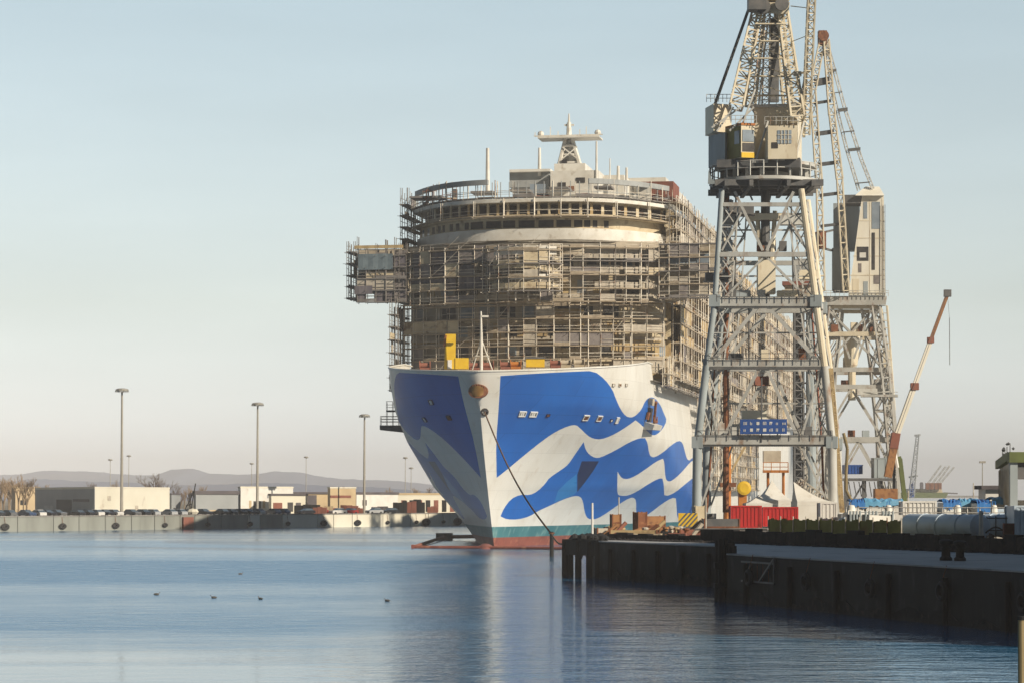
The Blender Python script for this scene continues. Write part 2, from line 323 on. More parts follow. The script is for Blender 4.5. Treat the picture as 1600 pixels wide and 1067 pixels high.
def smooth_poly(p):
    out = []
    for i in range(len(p)):
        a = p[i]; b = p[(i+1) % len(p)]; n = max(1, int(math.hypot(b[0]-a[0], b[1]-a[1])/4))
        for k in range(n): out.append((a[0]+(b[0]-a[0])*k/n, a[1]+(b[1]-a[1])*k/n))
    return out
def chaikin(p):
    out = []
    for i in range(len(p)):
        a = Vector(p[i-1]); b = Vector(p[i]); c = Vector(p[(i+1) % len(p)])
        d1 = (b-a); d2 = (c-b)
        if d1.length < 1e-6 or d2.length < 1e-6: continue
        if d1.angle(d2) > R(62): out.append(tuple(b))           # keep the sharp tips
        else: out.append(tuple(b-d1*.25)); out.append(tuple(b+d2*.25))
    return out
POLYS = []
for mi, poly in ((1, AU), (1, BU), (2, CU), (3, DU)):
    POLYS.append((mi, [sz(*q) for q in smooth_poly(chaikin(poly) if mi == 1 else poly)]))
def inside(p, poly):
    x, y = p; c = False; n = len(poly); j = n-1
    for i in range(n):
        xi, yi = poly[i]; xj, yj = poly[j]
        if (yi > y) != (yj > y) and x < (xj-xi)*(y-yi)/(yj-yi)+xi: c = not c
        j = i
    return c

ZB = -1.6
def top_of(s):                      # sheer line in hull coordinates
    z = 24.0
    for _ in range(12): z = ztop(stem_u(z)+WM*(s/SM)**1.7)
    return z
SK = s_of(42.0)                     # where the bulwark steps down
pts, edges = [], []
def chain(ch, closed=False):
    i0 = len(pts)
    for q in ch: pts.append(Vector(q))
    for k in range(len(ch)-1): edges.append((i0+k, i0+k+1))
    if closed: edges.append((i0+len(ch)-1, i0))
ns = 90
top = [(SK*k/50, top_of(SK*k/50)) for k in range(51)]+[(SK+.02, 24.3)]+[(SK+.02+(SM-SK-.02)*k/30, 24.3) for k in range(1, 31)]
bot = [(SM*(1-k/60), ZB) for k in range(61)]
right = [(SM, 24.3+(ZB-24.3)*k/30) for k in range(1, 30)]
left = [(0, ZB+(23.7-ZB)*k/70) for k in range(1, 70)]
chain(top+right+bot+left, True)
for zz in (1.3, 2.8): chain([(SM*k/80, zz) for k in range(1, 80)])
for mi, po in POLYS: chain([(max(.06, a), b) for a, b in po], True)
for i in range(1, 68):
    for j in range(1, 46):
        s = SM*i/68+random.uniform(-.05, .05); z = ZB+(24.0-ZB)*j/46
        if z < top_of(s)-.25: pts.append(Vector((s, z)))
vo, eo, fo, *_ = delaunay_2d_cdt(pts, edges, [], 0, 1e-4)
bnd = top+right+bot+left
hull = MB(); idx = {}
for sd in (1, -1):
    base = len(hull.v)
    for q in vo: hull.v.append(hull_pt(min(SM, max(0, q.x)), q.y, sd))
    for f in fo:
        c = sum((vo[k] for k in f), Vector((0, 0)))/len(f)
        if not inside((c.x, c.y), bnd): continue
        m = 0
        if c.y < 1.3: m = 5
        elif c.y < 2.8: m = 4
        else:
            for mi, po in POLYS:
                if inside((c.x, c.y), po): m = mi
        hull.m = m
        ids = [base+k for k in f]
        hull.face(ids if sd > 0 else ids[::-1])
U0 = WM                              # the long parallel body behind the painted bow
for sd in (1, -1):
    for z0, z1, m in ((ZB, 1.3, 5), (1.3, 2.8, 4), (2.8, 24.3, 0)):
        hull.m = m
        for a in range(9):
            ua, ub = U0+stem_u(z1 if a == 0 else 30)*0+a*23.5, U0+(a+1)*23.5
            q = [S(ua, sd*(half(ua, (z0+z1)/2) if a else BW), z0), S(ub, sd*BW, z0), S(ub, sd*BW, z1), S(ua, sd*BW, z1)]
            if a == 0: q[0] = S(U0+stem_u(z0), sd*half(WM, z0), z0); q[3] = S(U0+stem_u(z1), sd*half(WM, z1), z1)
            hull.quad(*(q if sd > 0 else q[::-1]))
UE = U0+9*23.5
hull.m = 0; hull.quad(S(UE, BW, ZB), S(UE, -BW, ZB), S(UE, -BW, 24.3), S(UE, BW, 24.3))
ship = thing('cruise_ship', 'huge white cruise ship with blue waves on its bow, wrapped in scaffolding', 'ship', S(150, 0, 0))
ho = hull.build('hull', ['hull_white', 'hull_blue', 'hull_light_blue', 'hull_navy', 'hull_teal', 'hull_red'], ship, smooth=32, weld=1e-3)
# forecastle deck inside the bulwark + bulwark inner skin
d = MB()
row = [(u, half(u, 24)-.35) for u in (1, 2, 3.5, 6, 10, 15, 20, 26, 32, 38)]
for (a, ba), (b, bb) in zip(row, row[1:]):
    d.quad(S(a, -ba, 22.9+a*.05), S(a, ba, 22.9+a*.05), S(b, bb, 22.9+b*.05), S(b, -bb, 22.9+b*.05))
d.quad(S(38, -19.3, 24.1), S(38, 19.3, 24.1), S(UE, 19.3, 24.1), S(UE, -19.3, 24.1))
d.build('deck', 'primer', ship)
b = MB()                               # bulwark cap rail
for sd in (1, -1):
    pr = None
    for k in range(60):
        s = SK*k/59; z = top_of(s); q = hull_pt(s, z, sd)+Vector((0, 0, .06))
        if pr is not None: b.tube(pr, q, .14, n=6, cap=False)
        pr = q
b.build('bulwark_rail', 'hull_white', ship)
b = MB()                               # bulbous bow just awash
b.ball(S(5.5, 0, -.75), 1.0, 18, 1.5, 9.5, 1.35)
b.build('bulbous_bow', 'hull_red', ship, smooth=True)

def hull_frame(px, py):
    u, v, z = unproject(px, py); s = s_of(u-stem_u(z)); sd = 1 if v > 0 else -1
    p = hull_pt(s, z, sd); ps = hull_pt(s+.05, z, sd)-p; pz = hull_pt(s, z+.1, sd)-p
    n = ps.cross(pz).normalized()
    if n.dot(Vector((p.x, p.y, p.z-7))) > 0: n = -n
    return p, ps.normalized(), pz.normalized(), n
# crest on the stem
p = S(-.05, 0, 21.1)
g = MB(); nrm = S(-1, 0, 21.1)-S(0, 0, 21.1); side = S(0, 1, 0)-S(0, 0, 0); n_ = 24
def crest(mb, rx, rz, d0, d1, dome=False):
    i = len(mb.v); 
    for k in range(n_):
        t = 2*math.pi*k/n_; o = side*rx*math.cos(t)+Vector((0, 0, rz*math.sin(t)))
        mb.v.append(p+o-nrm*.8); mb.v.append(p+o+nrm*(d0-(.5*math.cos(t)**2)))
    c = mb.vert(p+nrm*d1)
    for k in range(n_):
        j = (k+1) % n_; mb.face((i+2*k, i+2*j, i+2*j+1, i+2*k+1)); mb.face((i+2*k+1, i+2*j+1, c))
crest(g, 1.32, .95, .28, .24); cr = g.build('bow_crest', 'rust', ship)
g = MB(); crest(g, 1.05, .70, .32, .42); g.build('crest_boss', 'gold', cr, smooth=60)
g = MB()
for k in range(7):
    t = R(40+k*16.6); o = side*1.17*math.cos(t)+Vector((0, 0, .84*math.sin(t))); g.ball(p+o+nrm*(.3-.4*math.cos(t)**2), .09, 6)
g.build('crest_stud', 'rust', cr)
# mooring openings
def port_box(px, py, w_, h_, name, rim=.13, dk='dark_opening', rm='white_paint'):
    q, a, c, n = hull_frame(px, py); m = MB()
    for (x0, x1, y0, y1) in ((-w_, w_, -h_, -h_+rim), (-w_, w_, h_-rim, h_), (-w_, -w_+rim, -h_+rim, h_-rim), (w_-rim, w_, -h_+rim, h_-rim)):
        m.hexa([q+a*x+c*y+n*d_ for d_ in (-.1, .16) for x, y in ((x0, y0), (x1, y0), (x1, y1), (x0, y1))])
    o = m.build(name, rm, ship)
    m = MB(); m.hexa([q+a*x+c*y+n*d_ for d_ in (-.05, .06) for x, y in ((-w_+rim, -h_+rim), (w_-rim, -h_+rim), (w_-rim, h_-rim), (-w_+rim, h_-rim))])
    m.build('opening', dk, o)
    m = MB()
    for x in (-.3*w_, .25*w_): m.hexa([q+a*(x+e)+c*y+n*d_ for d_ in (.06, .14) for e, y in ((-.12, -h_+rim), (.12, -h_+rim), (.12, h_-rim), (-.12, h_-rim))])
    m.build('roller', 'rust' if random.random() < .6 else 'white_paint', o)
for px, py, w_, h_ in ((816, 646, .58, .42), (833, 646.5, .62, .42), (915, 652, .62, .46), (936, 653, .62, .46), (964, 656, .45, .5)): port_box(px, py, w_, h_, 'mooring_port')
for px, py in ((856, 648), (955, 656)): port_box(px, py, .3, .22, 'small_port', rim=.06, rm='hull_navy')
for px, py in ((958, 601), (968, 601), (978, 601), (1055, 612)): port_box(px, py, .38, .22, 'scupper', rim=.08, dk='rust', rm='primer')
for px, py in ((702, 652), (664, 655), (674, 628)):
    port_box(px, py, .5, .38, 'mooring_port', rim=.06, rm='hull_navy')
q, a, c, n = hull_frame(757, 643); m = MB(); m.lathe(q-n*.4, [(.55, 0), (.55, .6), (.35, .62), (.3, .2)], 14, axis=n); m.build('fairlead', 'dark_opening', ship)
# anchor pocket on the port bow
q, a, c, n = hull_frame(1014, 662)
m = MB(); m.hexa([q+a*x+c*y+n*z for (x, y, z) in ((-2.6, -1.0, -.3), (2.3, -1.0, -.3), (2.3, -.7, 1.3), (-2.6, -.7, 1.3), (-2.6, .35, -.3), (2.3, .35, -.3), (2.3, .1, 1.5), (-2.6, .1, 1.5))])
sh = m.build('anchor_shelf', 'ship_white', ship)
m = MB(); m.hexa([q+a*x+c*y+n*z for (x, y, z) in ((-1.6, .4, -.2), (-.55, .4, -.2), (-.55, .4, .5), (-1.6, .4, .5), (-1.2, 2.6, -.2), (-.3, 2.6, -.2), (-.3, 2.6, .5), (-1.2, 2.6, .5))]); m.build('hawse_recess', 'dark_opening', sh)
m = MB(); m.hexa([q+a*x+c*y+n*z for (x, y, z) in ((-.6, 3.0, -.2), (.6, 3.0, -.2), (.6, 3.0, .4), (-.6, 3.0, .4), (-.6, 4.1, -.2), (.6, 4.1, -.2), (.6, 4.1, .4), (-.6, 4.1, .4))]); m.build('hawse_lid', 'primer', sh)
m = MB(); m.tube(q+a*.7+c*.3+n*.6, q+a*.9+c*3.4+n*.5, .2); m.tube(q+a*.1+c*.6+n*.7, q+a*1.7+c*.5+n*.7, .22); m.tube(q+a*.1+c*.6+n*.7, q-a*.25+c*1.5+n*.6, .18, .06); m.tube(q+a*1.7+c*.5+n*.7, q+a*2.1+c*1.4+n*.6, .18, .06); m.ball(q+a*.9+c*3.5+n*.5, .3, 8); m.build('anchor', 'rust', sh)
m = MB(); m.tube(q-a*2.5+c*.7+n*.3, q-a*1.9+c*1.9+n*.3, .28); m.build('chain_pipe', 'rust', sh)
# white foremast with two stays and a little lamp bracket
D0 = 352
m = MB(); b0 = P(752, 578, D0); m.tube(b0, P(752, 520, D0), .22, .2, 8); m.tube(P(752, 520, D0), P(751.5, 487, D0), .17, .11, 8)
fm = m.build('foremast', 'ship_white', ship)
m = MB()
for x in (738, 769): m.tube(P(x, 577, D0+2), P(752, 530, D0), .11, n=5); 
m.tube(P(741, 556, D0+1), P(764, 556, D0+1), .07, n=5)
m.build('mast_leg', 'ship_white', fm)
m = MB(); m.box(0, 1, -.15, .15, 0, .25, lambda x, y, z: P(752, 496, D0)+Vector((x, y, z))); m.build('lamp_bracket', 'ship_white', fm)

# --------------------------------------------------- superstructure
def fcurve(W, u0, bulge, p, n=40, v0=None, v1=None):
    v0 = -W if v0 is None else v0; v1 = W if v1 is None else v1
    return [(u0+bulge*abs((v0+(v1-v0)*k/n)/W)**p, v0+(v1-v0)*k/n) for k in range(n+1)]
def slab(mb, curve, z0, z1, uback):          # solid between the front curve and uback
    poly = [S(u, v, 0) for u, v in curve]+[S(uback, curve[-1][1], 0), S(uback, curve[0][1], 0)]
    mb.prism([(q.x, q.y) for q in poly][::1], z0, z1)
def shell(mb, curve, z0, z1):                # front face only, used where a slab stands behind
    for (ua, va), (ub, vb) in zip(curve, curve[1:]): mb.quad(S(ua, va, z0), S(ub, vb, z0), S(ub, vb, z1), S(ua, va, z1))
UB = 322; UBS = 186
LOW = fcurve(19.4, 41.5, 5, 2.2)
m = MB(); slab(m, LOW, 24.1, 36.2, UBS); low = m.build('lower_superstructure', 'primer', ship)
def front_panel(curve, v0, v1, z0, z1, off, name, mt, parent, th=.12):
    us = []
    m = MB(); n = max(1, int((v1-v0)/1.2))
    def uo(v):
        for (ua, va), (ub, vb) in zip(curve, curve[1:]):
            if va <= v <= vb: return ua+(ub-ua)*(v-va)/(vb-va)-off
        return curve[-1][0]-off
    for k in range(n):
        a_, b_ = v0+(v1-v0)*k/n, v0+(v1-v0)*(k+1)/n; ua, ub = uo(a_), uo(b_)
        m.hexa([S(ua, a_, z0), S(ub, b_, z0), S(ub+th+off, b_, z0), S(ua+th+off, a_, z0), S(ua, a_, z1), S(ub, b_, z1), S(ub+th+off, b_, z1), S(ua+th+off, a_, z1)])
    return m.build(name, mt, parent)
rr = random.Random(3)
for k, z in enumerate((24.6, 27.6, 30.5, 33.3)):
    v = -18.6
    while v < 18:
        w_ = rr.uniform(1.2, 2.6)
        t = rr.random()
        if t < .55: front_panel(LOW, v, v+w_, z+.5, z+2.1, .05, 'front_window', 'dark_opening' if rr.random() < .75 else 'pale_glass', low)
        elif t < .85: front_panel(LOW, v, v+w_, z+.1, z+2.5, .04, 'wall_panel', rr.choice(['tan_panel', 'tan_panel', 'ship_cream', 'grey_panel'] if v > -3 else ['primer', 'grey_panel', 'tan_panel']), low)
        v += w_+rr.uniform(.5, 1.5)
    front_panel(LOW, -19.2, 19.2, z+2.55, z+2.85, .35, 'deck_edge', 'tan_panel' if k % 2 else 'ship_cream', low)
# bridge with wings
BR = fcurve(19.4, 40, 5, 2.0)
m = MB(); slab(m, BR, 36.3, 45.0, UBS)
m.box(44, 50.5, -27.0, -19.41, 38.6, 44.6, lambda u, v, z: S(u, v, z)); m.box(44, 50.5, 19.41, 28.2, 38.6, 44.6, lambda u, v, z: S(u, v, z))
for sd in (1, -1): m.hexa([S(45, sd*19.42, 36.4), S(50, sd*19.42, 36.4), S(50, sd*21, 36.4), S(45, sd*21, 36.4), S(45, sd*19.42, 38.58), S(50, sd*19.42, 38.58), S(50, sd*27, 38.58), S(45, sd*27, 38.58)])
br = m.build('bridge', 'primer', ship)
m = MB(); slab(m, fcurve(4.8, 37.6, 1.6, 2, 12), 37.6, 44.2, 46); bl = m.build('bridge_bay', 'ship_cream', br)
BAY = fcurve(4.8, 37.6, 1.6, 2, 12)
for k in range(5): front_panel(BAY, -4.3+k*1.75, -4.3+k*1.75+1.4, 41.4, 42.6, .05, 'bridge_window', 'pale_glass' if k % 2 else 'dark_opening', bl)
for k in range(22):
    v = -18.8+k*1.72
    if abs(v+.7) < 5.4: continue
    front_panel(BR, v, v+1.35, 41.2, 43.0, .05, 'bridge_window', rr.choice(['dark_opening', 'window_glass', 'dark_opening', 'netting']), br)
for k in range(16):
    v = -18.6+k*2.35; front_panel(BR, v, v+rr.uniform(1, 2), 37.2, 39.2, .05, 'front_window', rr.choice(['dark_opening', 'dark_opening', 'tan_panel', 'grey_panel']), br)
for sd in (1, -1):
    for k in range(4):
        m = MB(); v = sd*(20.2+k*1.6); m.box(43.9, 44.1, min(v, v+sd*1.6), max(v, v+sd*1.6), 41.6, 43.2, lambda u, v, z: S(u, v, z)); m.build('wing_window', 'pale_glass', br)
# sloped white band, window strip, open deck, top deck
BD = fcurve(19.5, 38.2, 13, 3.1, 60); WB = fcurve(19.2, 39.0, 13, 3.1, 60); OD = fcurve(19.5, 38.4, 13.2, 3.2, 60)
m = MB(); slab(m, BD, 45.01, 46.7, UBS); m.build('white_band', 'ship_white', ship)
m = MB(); slab(m, WB, 46.71, 48.3, UBS); ws = m.build('observation_lounge', 'ship_cream', ship)
v = -18.5
while v < 17.5:
    w_ = rr.uniform(1.7, 2.6)
    if not (11 < v < 15): front_panel(WB, v, v+w_, 46.95, 48.0, .06, 'lounge_window', 'dark_opening' if rr.random() < .72 else 'pale_glass', ws)
    v += w_+rr.uniform(.25, .7)
m = MB(); slab(m, fcurve(19.8, 37.6, 13, 3.1, 60), 48.31, 48.75, UBS); m.build('deck_edge', 'ship_cream', ship)
m = MB(); slab(m, fcurve(18.8, 42, 12, 3.1, 60), 48.76, 50.6, UBS); m.build('recessed_wall', 'roof_dark', ship)
for k in range(25):
    v = -18.6+k*1.55; front_panel(OD, v, v+.32, 48.76, 50.6, -.9, 'deck_pillar', 'ship_cream' if k % 3 else 'tan_panel', ship, th=.3)
m = MB(); slab(m, fcurve(19.9, 37.6, 13, 3.1, 60), 50.61, 51.15, UBS); m.build('roof_edge', 'ship_white', ship)
for (v0, v1, z1) in ((-2, 1.5, 52.6), (1.8, 5, 53.2), (6.5, 8, 52.8), (9, 15.5, 52.4), (15.8, 17.5, 53.6)):
    m = MB(); m.box(46.5, 47, v0, v1, 51.16, z1, lambda u, v, z: S(u, v, z)); m.build('top_screen', 'ship_white', ship)
# rounded side galleries: pale curved side bands on the port quarter of the front
for z0, z1, mt_ in ((46.75, 48.2, 'grey_panel'), (48.8, 50.5, 'primer')):
    m = MB(); m.box(53, 320, 19.0, 19.3, z0, z1, lambda u, v, z: S(u, v, z)); m.build('side_screen', mt_, ship)
m = MB(); m.box(UBS+.02, UB, 13, 19.4, 24.12, 49.0, lambda u, v, z: S(u, v, z)); m.build('aft_block', 'primer', ship)
# top-deck houses
def sbox(name, u0, u1, v0, v1, z0, z1, mt, parent=ship):
    m = MB(); m.box(u0, u1, v0, v1, z0, z1, lambda u, v, z: S(u, v, z)); return m.build(name, mt, parent)
def span(px0, px1, u):       # lateral range on the ship for photo columns at ship station u
    r = []
    for px in (px0, px1):
        k = (px-800)/F; D = (343+CT*u); v = (k*D+4.6-ST*u)/(CT+k*ST); r.append(v)
    return r
def zz(py, u, v=0): return CAMH+(HZ-py)/F*(343+CT*u-ST*v)
def tbox(name, px0, px1, py0, py1, u0, u1, mt, parent=ship):
    v0, v1 = span(px0, px1, u0); return sbox(name, u0, u1, v0, v1, zz(py1, u0), zz(py0, u0), mt, parent)
h1 = tbox('radar_house', 860, 935, 268, 305, 60, 84, 'ship_white')
tbox('house_door', 872, 884, 286, 302, 59.9, 60.05, 'dark_opening', h1); tbox('house_window', 900, 914, 279, 287, 59.9, 60.05, 'dark_opening', h1); tbox('house_window', 888, 897, 262+30, 300, 59.9, 60.05, 'rust', h1)
h2 = tbox('top_house', 796, 858, 268, 292, 62, 90, 'grey_panel'); tbox('eave', 796, 860, 264, 268, 61, 90, 'ship_white', h2)
tbox('glass_screen', 828, 852, 288, 303, 50, 50.2, 'pale_glass'); tbox('top_house', 938, 975, 276, 306, 66, 90, 'ship_white'); tbox('locker', 1000, 1052, 288, 312, 52, 60, 'brown_red')
tbox('top_house', 965, 1040, 281, 292, 72, 110, 'ship_white')
tbox('locker', 838, 858, 306, 316, 46, 48, 'brown_red'); tbox('locker', 908, 922, 304, 312, 46, 48, 'brown_red')
tbox('ventilator', 706, 713, 293, 318, 48, 49, 'crane_dark')
for px0, px1, y in ((735, 770, 297), (796, 826, 295), (858, 888, 293), (928, 955, 293), (640, 690, 303)):
    tbox('top_platform', px0, px1, y, y+3, 44, 48, 'plank_grey')
# mast with crossbar
u = 79; cz = zz(214, u); m = MB()
def mp(px, py, du=0): v0, v1 = span(px, px, u+du); return S(u+du, v0, zz(py, u+du))
for px0, px1, du in ((872, 884, -1), (908, 893, -1), (872, 884, 3), (908, 893, 3)): m.tube(mp(px0, 266, du), mp(px1, 214, du*.4), .42, .3, 6)
for y in (228, 242, 254):
    f_ = (266-y)/52; m.bar(mp(872+12*f_, y, -.8), mp(908-15*f_, y, -.8), .3, .3); m.bar(mp(872+12*f_, y, 2), mp(908-15*f_, y, 2), .3, .3)
m.tube(mp(874, 252, -1), mp(902, 230, -1), .14, n=4); m.tube(mp(906, 252, -1), mp(879, 230, -1), .14, n=4)
m.hexa([mp(890, 266, -.6), mp(907, 266, -.6), mp(907, 266, 2.4), mp(890, 266, 2.4), mp(888.5, 219, -.2), mp(893, 219, -.2), mp(893, 219, 1), mp(888.5, 219, 1)]); m.hexa([mp(871, 266, .5), mp(890, 266, .5), mp(890, 266, 2.4), mp(871, 266, 2.4), mp(884, 219, .3), mp(888.4, 219, .3), mp(888.4, 219, 1), mp(884, 219, 1)])
ms = m.build('radar_mast', 'ship_white', ship); tbox('mast_window', 877, 886, 250, 259, 77.6, 77.75, 'dark_opening', ms)
tbox('mast_gallery', 840, 936, 213.5, 215.5, 77.0, 81.4, 'ship_white', ms)
tbox('mast_house', 866, 914, 256, 268, 76, 84, 'ship_white', ms)
m = MB(); pr = []
for k in range(13): t = k/12*2-1; pr.append((t, 834+108*k/12))
for (t0, a0), (t1, a1) in zip(pr, pr[1:]):
    y0, y1 = 217-4.5*t0*t0, 217-4.5*t1*t1
    m.hexa([mp(a0, y0, -1.5), mp(a1, y1, -1.5), mp(a1, y1, 1.5), mp(a0, y0, 1.5), mp(a0, min(y0-1, 211), -1.5), mp(a1, min(y1-1, 211), -1.5), mp(a1, min(y1-1, 211), 1.5), mp(a0, min(y0-1, 211), 1.5)])
m.build('crossbar', 'ship_white', ms)
m = MB(); m.tube(mp(889, 212), mp(889, 192), .45, .35, 8); m.tube(mp(889, 192), mp(889, 178), .22, .1, 6); m.bar(mp(882, 196), mp(897, 196), .25, .3); m.build('mast_top', 'ship_white', ms)
m = MB()
for px, y in ((836, 206), (846, 204), (860, 198), (872, 205), (906, 203), (916, 199), (934, 205)): m.tube(mp(px, 213), mp(px, y), .1, n=4)
m.build('antenna', 'ship_white', ms)
m = MB()
for x in (934, 845): m.ball(mp(x, 209), .55, 8)
m.build('radome', 'ship_white', ms)
for px, y0, y1, uu, r in ((762, 300, 230, 50, .36), (843, 275, 231, 62, .3), (932, 282, 223, 60, .2), (953, 285, 250, 64, .12), (966, 285, 262, 64, .3), (979, 288, 265, 64, .25)):
    v0, _ = span(px, px, uu); m = MB(); m.tube(S(uu, v0, zz(y0, uu)), S(uu, v0, zz(y1, uu)), r, r*.7, 8); m.build('exhaust_post', 'ship_white', ship)
# glass screens and their top beam around the top deck
TOPC = fcurve(19.6, 38.2, 13, 3.1, 60)
m = MB()
for i, (u, v) in enumerate(TOPC[::2]): 
    m.tube(S(u, v, 51.1), S(u, v, 53.7), .07, n=5)
for (ua, va), (ub, vb) in zip(TOPC, TOPC[1:]):
    if va < -6 or va > 9: m.bar(S(ua, va, 53.75), S(ub, vb, 53.75), .5, .75)
    m.tube(S(ua, va, 52.2), S(ub, vb, 52.2), .05, n=4)
m.build('top_rail', 'grey_panel', ship)
# port and starboard balcony decks
for k in range(9):
    z = 25.0+2.83*k; m = MB(); r2 = random.Random(40+k)
    for sd in (1, -1):
        m.m = 0; m.box(48, UB if sd > 0 else UBS, sd*19.42 if sd > 0 else -19.8, 19.8 if sd > 0 else -19.42, z, z+.35, lambda u, v, z: S(u, v, z))
        if sd < 0: continue
        u = 50.0
        while u < UB-3:
            st = r2.choice([2.8, 2.8, 3.2])
            m.m = r2.choice([1, 1, 2, 3, 1, 4]); m.box(u, u+st*r2.uniform(.6, .95), 19.44, 19.62, z+.4, z+r2.choice([1.1, 1.2, 2.3, 2.6]), lambda u, v, z: S(u, v, z))
            m.m = r2.choice([0, 1, 3]); m.box(u-.1, u+.1, 19.43, 20.2, z+.36, z+2.8, lambda u, v, z: S(u, v, z))
            if r2.random() < .5: m.m = 5; m.box(u+.5, u+2.2, 19.43, 19.47, z+1.2, z+2.5, lambda u, v, z: S(u, v, z))
            u += st
    m.build('balcony_deck', ['ship_cream', 'tan_panel', 'ship_white', 'primer', 'brown_red', 'dark_opening'], ship)

# ------------------------------------------------------------------ scaffolding
def lerp_curve(cv, step0, rnd=None):
    out = [cv[0]]; acc = 0; step = step0
    for a, b_ in zip(cv, cv[1:]):
        L = math.hypot(b_[0]-a[0], b_[1]-a[1])
        if L < 1e-9: continue
        while acc+L >= step:
            t = (step-acc)/L; a = (a[0]+(b_[0]-a[0])*t, a[1]+(b_[1]-a[1])*t); out.append(a); L = math.hypot(b_[0]-a[0], b_[1]-a[1]); acc = 0; step = step0*(rnd.choice([.6, .85, 1, 1, 1.25, 1.4]) if rnd else 1)
        acc += L
    return out
def scaffold(label, curve, z0, z1, seed, bay=2.0, lift=2.0, depth=1.1, gap=.5, out=(-1, 0), r=.055, tube='tube_steel', board='plank', net=.27, netmat='netting', ragged=1.2, group='scaffolding around the ship', ztops=None, cat='scaffold'):
    rnd = random.Random(seed); pts_ = lerp_curve(curve, bay, rnd); N = len(pts_)
    nor = []
    for i in range(N):
        a = pts_[max(0, i-1)]; b_ = pts_[min(N-1, i+1)]; d = Vector((b_[0]-a[0], b_[1]-a[1])).normalized(); nn = Vector((d.y, -d.x))
        if nn.dot(Vector(out)) < 0: nn = -nn
        nor.append(nn)
    def q(i, off, z): return S(pts_[i][0]+nor[i].x*off, pts_[i][1]+nor[i].y*off, z)
    mid = pts_[N//2]; root = thing('scaffold', label, cat, S(mid[0], mid[1], z0), group)
    rest = MB(); cnt = 0; hs_ = []
    for i in range(N):
        zt = (ztops(pts_[i]) if ztops else z1)+rnd.uniform(-.3, ragged); hs_.append(zt)
        for off in (gap, gap+depth):
            r_ = r*rnd.choice([.8, 1, 1, 1.3, 1.8]) ; mt_ = tube if rnd.random() < .86 else 'tube_dark'
            if cnt < 98:
                m = MB(); m.tube(q(i, off, z0), q(i, off, zt), r_, n=5); m.build('standard', mt_, root); cnt += 1
            else: rest.tube(q(i, off, z0), q(i, off, zt), r_, n=5)
    if rest.v: tag(rest.build('standards', tube, root), kind='stuff')
    z = z0+.15; k = 0; run = 0; rh_ = 0; nmb = MB(); nmt, nnm = netmat, 'netting'
    while z < z1-.2:
        pl = MB(); gr = MB(); bc = MB()
        for i in range(N-1):
            if z > min(hs_[i], hs_[i+1]): continue
            if True:
                dz = rnd.uniform(-.06, .06)
                pl.hexa([q(i, gap+depth+.12, z+dz), q(i+1, gap+depth+.12, z+dz), q(i+1, gap-.1, z+dz), q(i, gap-.1, z+dz), q(i, gap+depth+.12, z+.16+dz), q(i+1, gap+depth+.12, z+.16+dz), q(i+1, gap-.1, z+.16+dz), q(i, gap-.1, z+.16+dz)])
                if rnd.random() < .16: pl.hexa([q(i, gap+depth+.08, z+.2), q(i+1, gap+depth+.08, z+.2), q(i+1, gap+depth+.03, z+.2), q(i, gap+depth+.03, z+.2), q(i, gap+depth+.08, z+.5), q(i+1, gap+depth+.08, z+.5), q(i+1, gap+depth+.03, z+.5), q(i, gap+depth+.03, z+.5)])
            for dz in (.55, 1.05):
                if rnd.random() < .74: gr.tube(q(i, gap+depth, z+dz+rnd.uniform(-.05, .05)), q(i+1, gap+depth, z+dz+rnd.uniform(-.05, .05)), r*.8, n=4, cap=False)
            if rnd.random() < .7: gr.tube(q(i, gap, z+1.0), q(i+1, gap, z+1.0), r*.7, n=4, cap=False)
            gr.tube(q(i, gap-.3, z+.05), q(i, gap+depth+.25+rnd.uniform(0, .4), z+.05), r*.8, n=4)
            if rnd.random() < .10: bc.tube(q(i, gap+depth+.05, z+.1), q(min(N-1, i+1), gap+depth+.05, z+lift), r*.8, n=4)
            if run > 0 or rnd.random() < net*.4:
                if run <= 0:
                    if nmb.v: nmb.build(nnm, nmt, root)
                    nmb = MB(); nmt, nnm = rnd.choice([(netmat, 'netting'), (netmat, 'netting'), ('net_dark' if netmat == 'netting' else 'netting', 'netting'), ('net_dark', 'netting'), ('ship_cream', 'sheeting')])
                    run = rnd.choice([1, 1, 2, 3, 5]); rh_ = rnd.choice([lift*.5, lift*.92, lift*.92])
                run -= 1; h_ = min(rh_, max(.4, z1-.3-z))
                nmb.hexa([q(i, gap+depth-.06, z+.2), q(i+1, gap+depth-.06, z+.2), q(i+1, gap+depth-.09, z+.2), q(i, gap+depth-.09, z+.2), q(i, gap+depth-.06, z+.2+h_), q(i+1, gap+depth-.06, z+.2+h_), q(i+1, gap+depth-.09, z+.2+h_), q(i, gap+depth-.09, z+.2+h_)])
        run = 0
        if pl.v: pl.build('platform', board if rnd.random() < .75 else 'plank_grey', root)
        if gr.v: gr.build('guard_rail', tube, root)
        if bc.v: bc.build('brace', tube, root)
        z += lift; k += 1
    if nmb.v: nmb.build(nnm, nmt, root)
    return root
SC = 'scaffolding around the ship'
scaffold('steel scaffold hiding the lower front wall above the blue bow', fcurve(19.6, 40.6, 5, 2.2, 80), 25.2, 36.6, 11, ragged=.8, bay=1.85, depth=.75, gap=.3)
BS = scaffold('brown netted scaffold across the bridge front under the white band', fcurve(19.6, 38.9, 5, 2.0, 80), 35.6, 44.4, 12, bay=1.8, net=.42, ragged=.3, depth=.8)
CB = scaffold('cream lit scaffold bay bulging from the middle of the bridge', fcurve(5.6, 36.4, 2.0, 2, 30), 37.0, 43.9, 13, net=.3, netmat='ship_cream', bay=1.4, ragged=.3)
LW = [(43.6, -19.2), (43.6, -27.3)]; 
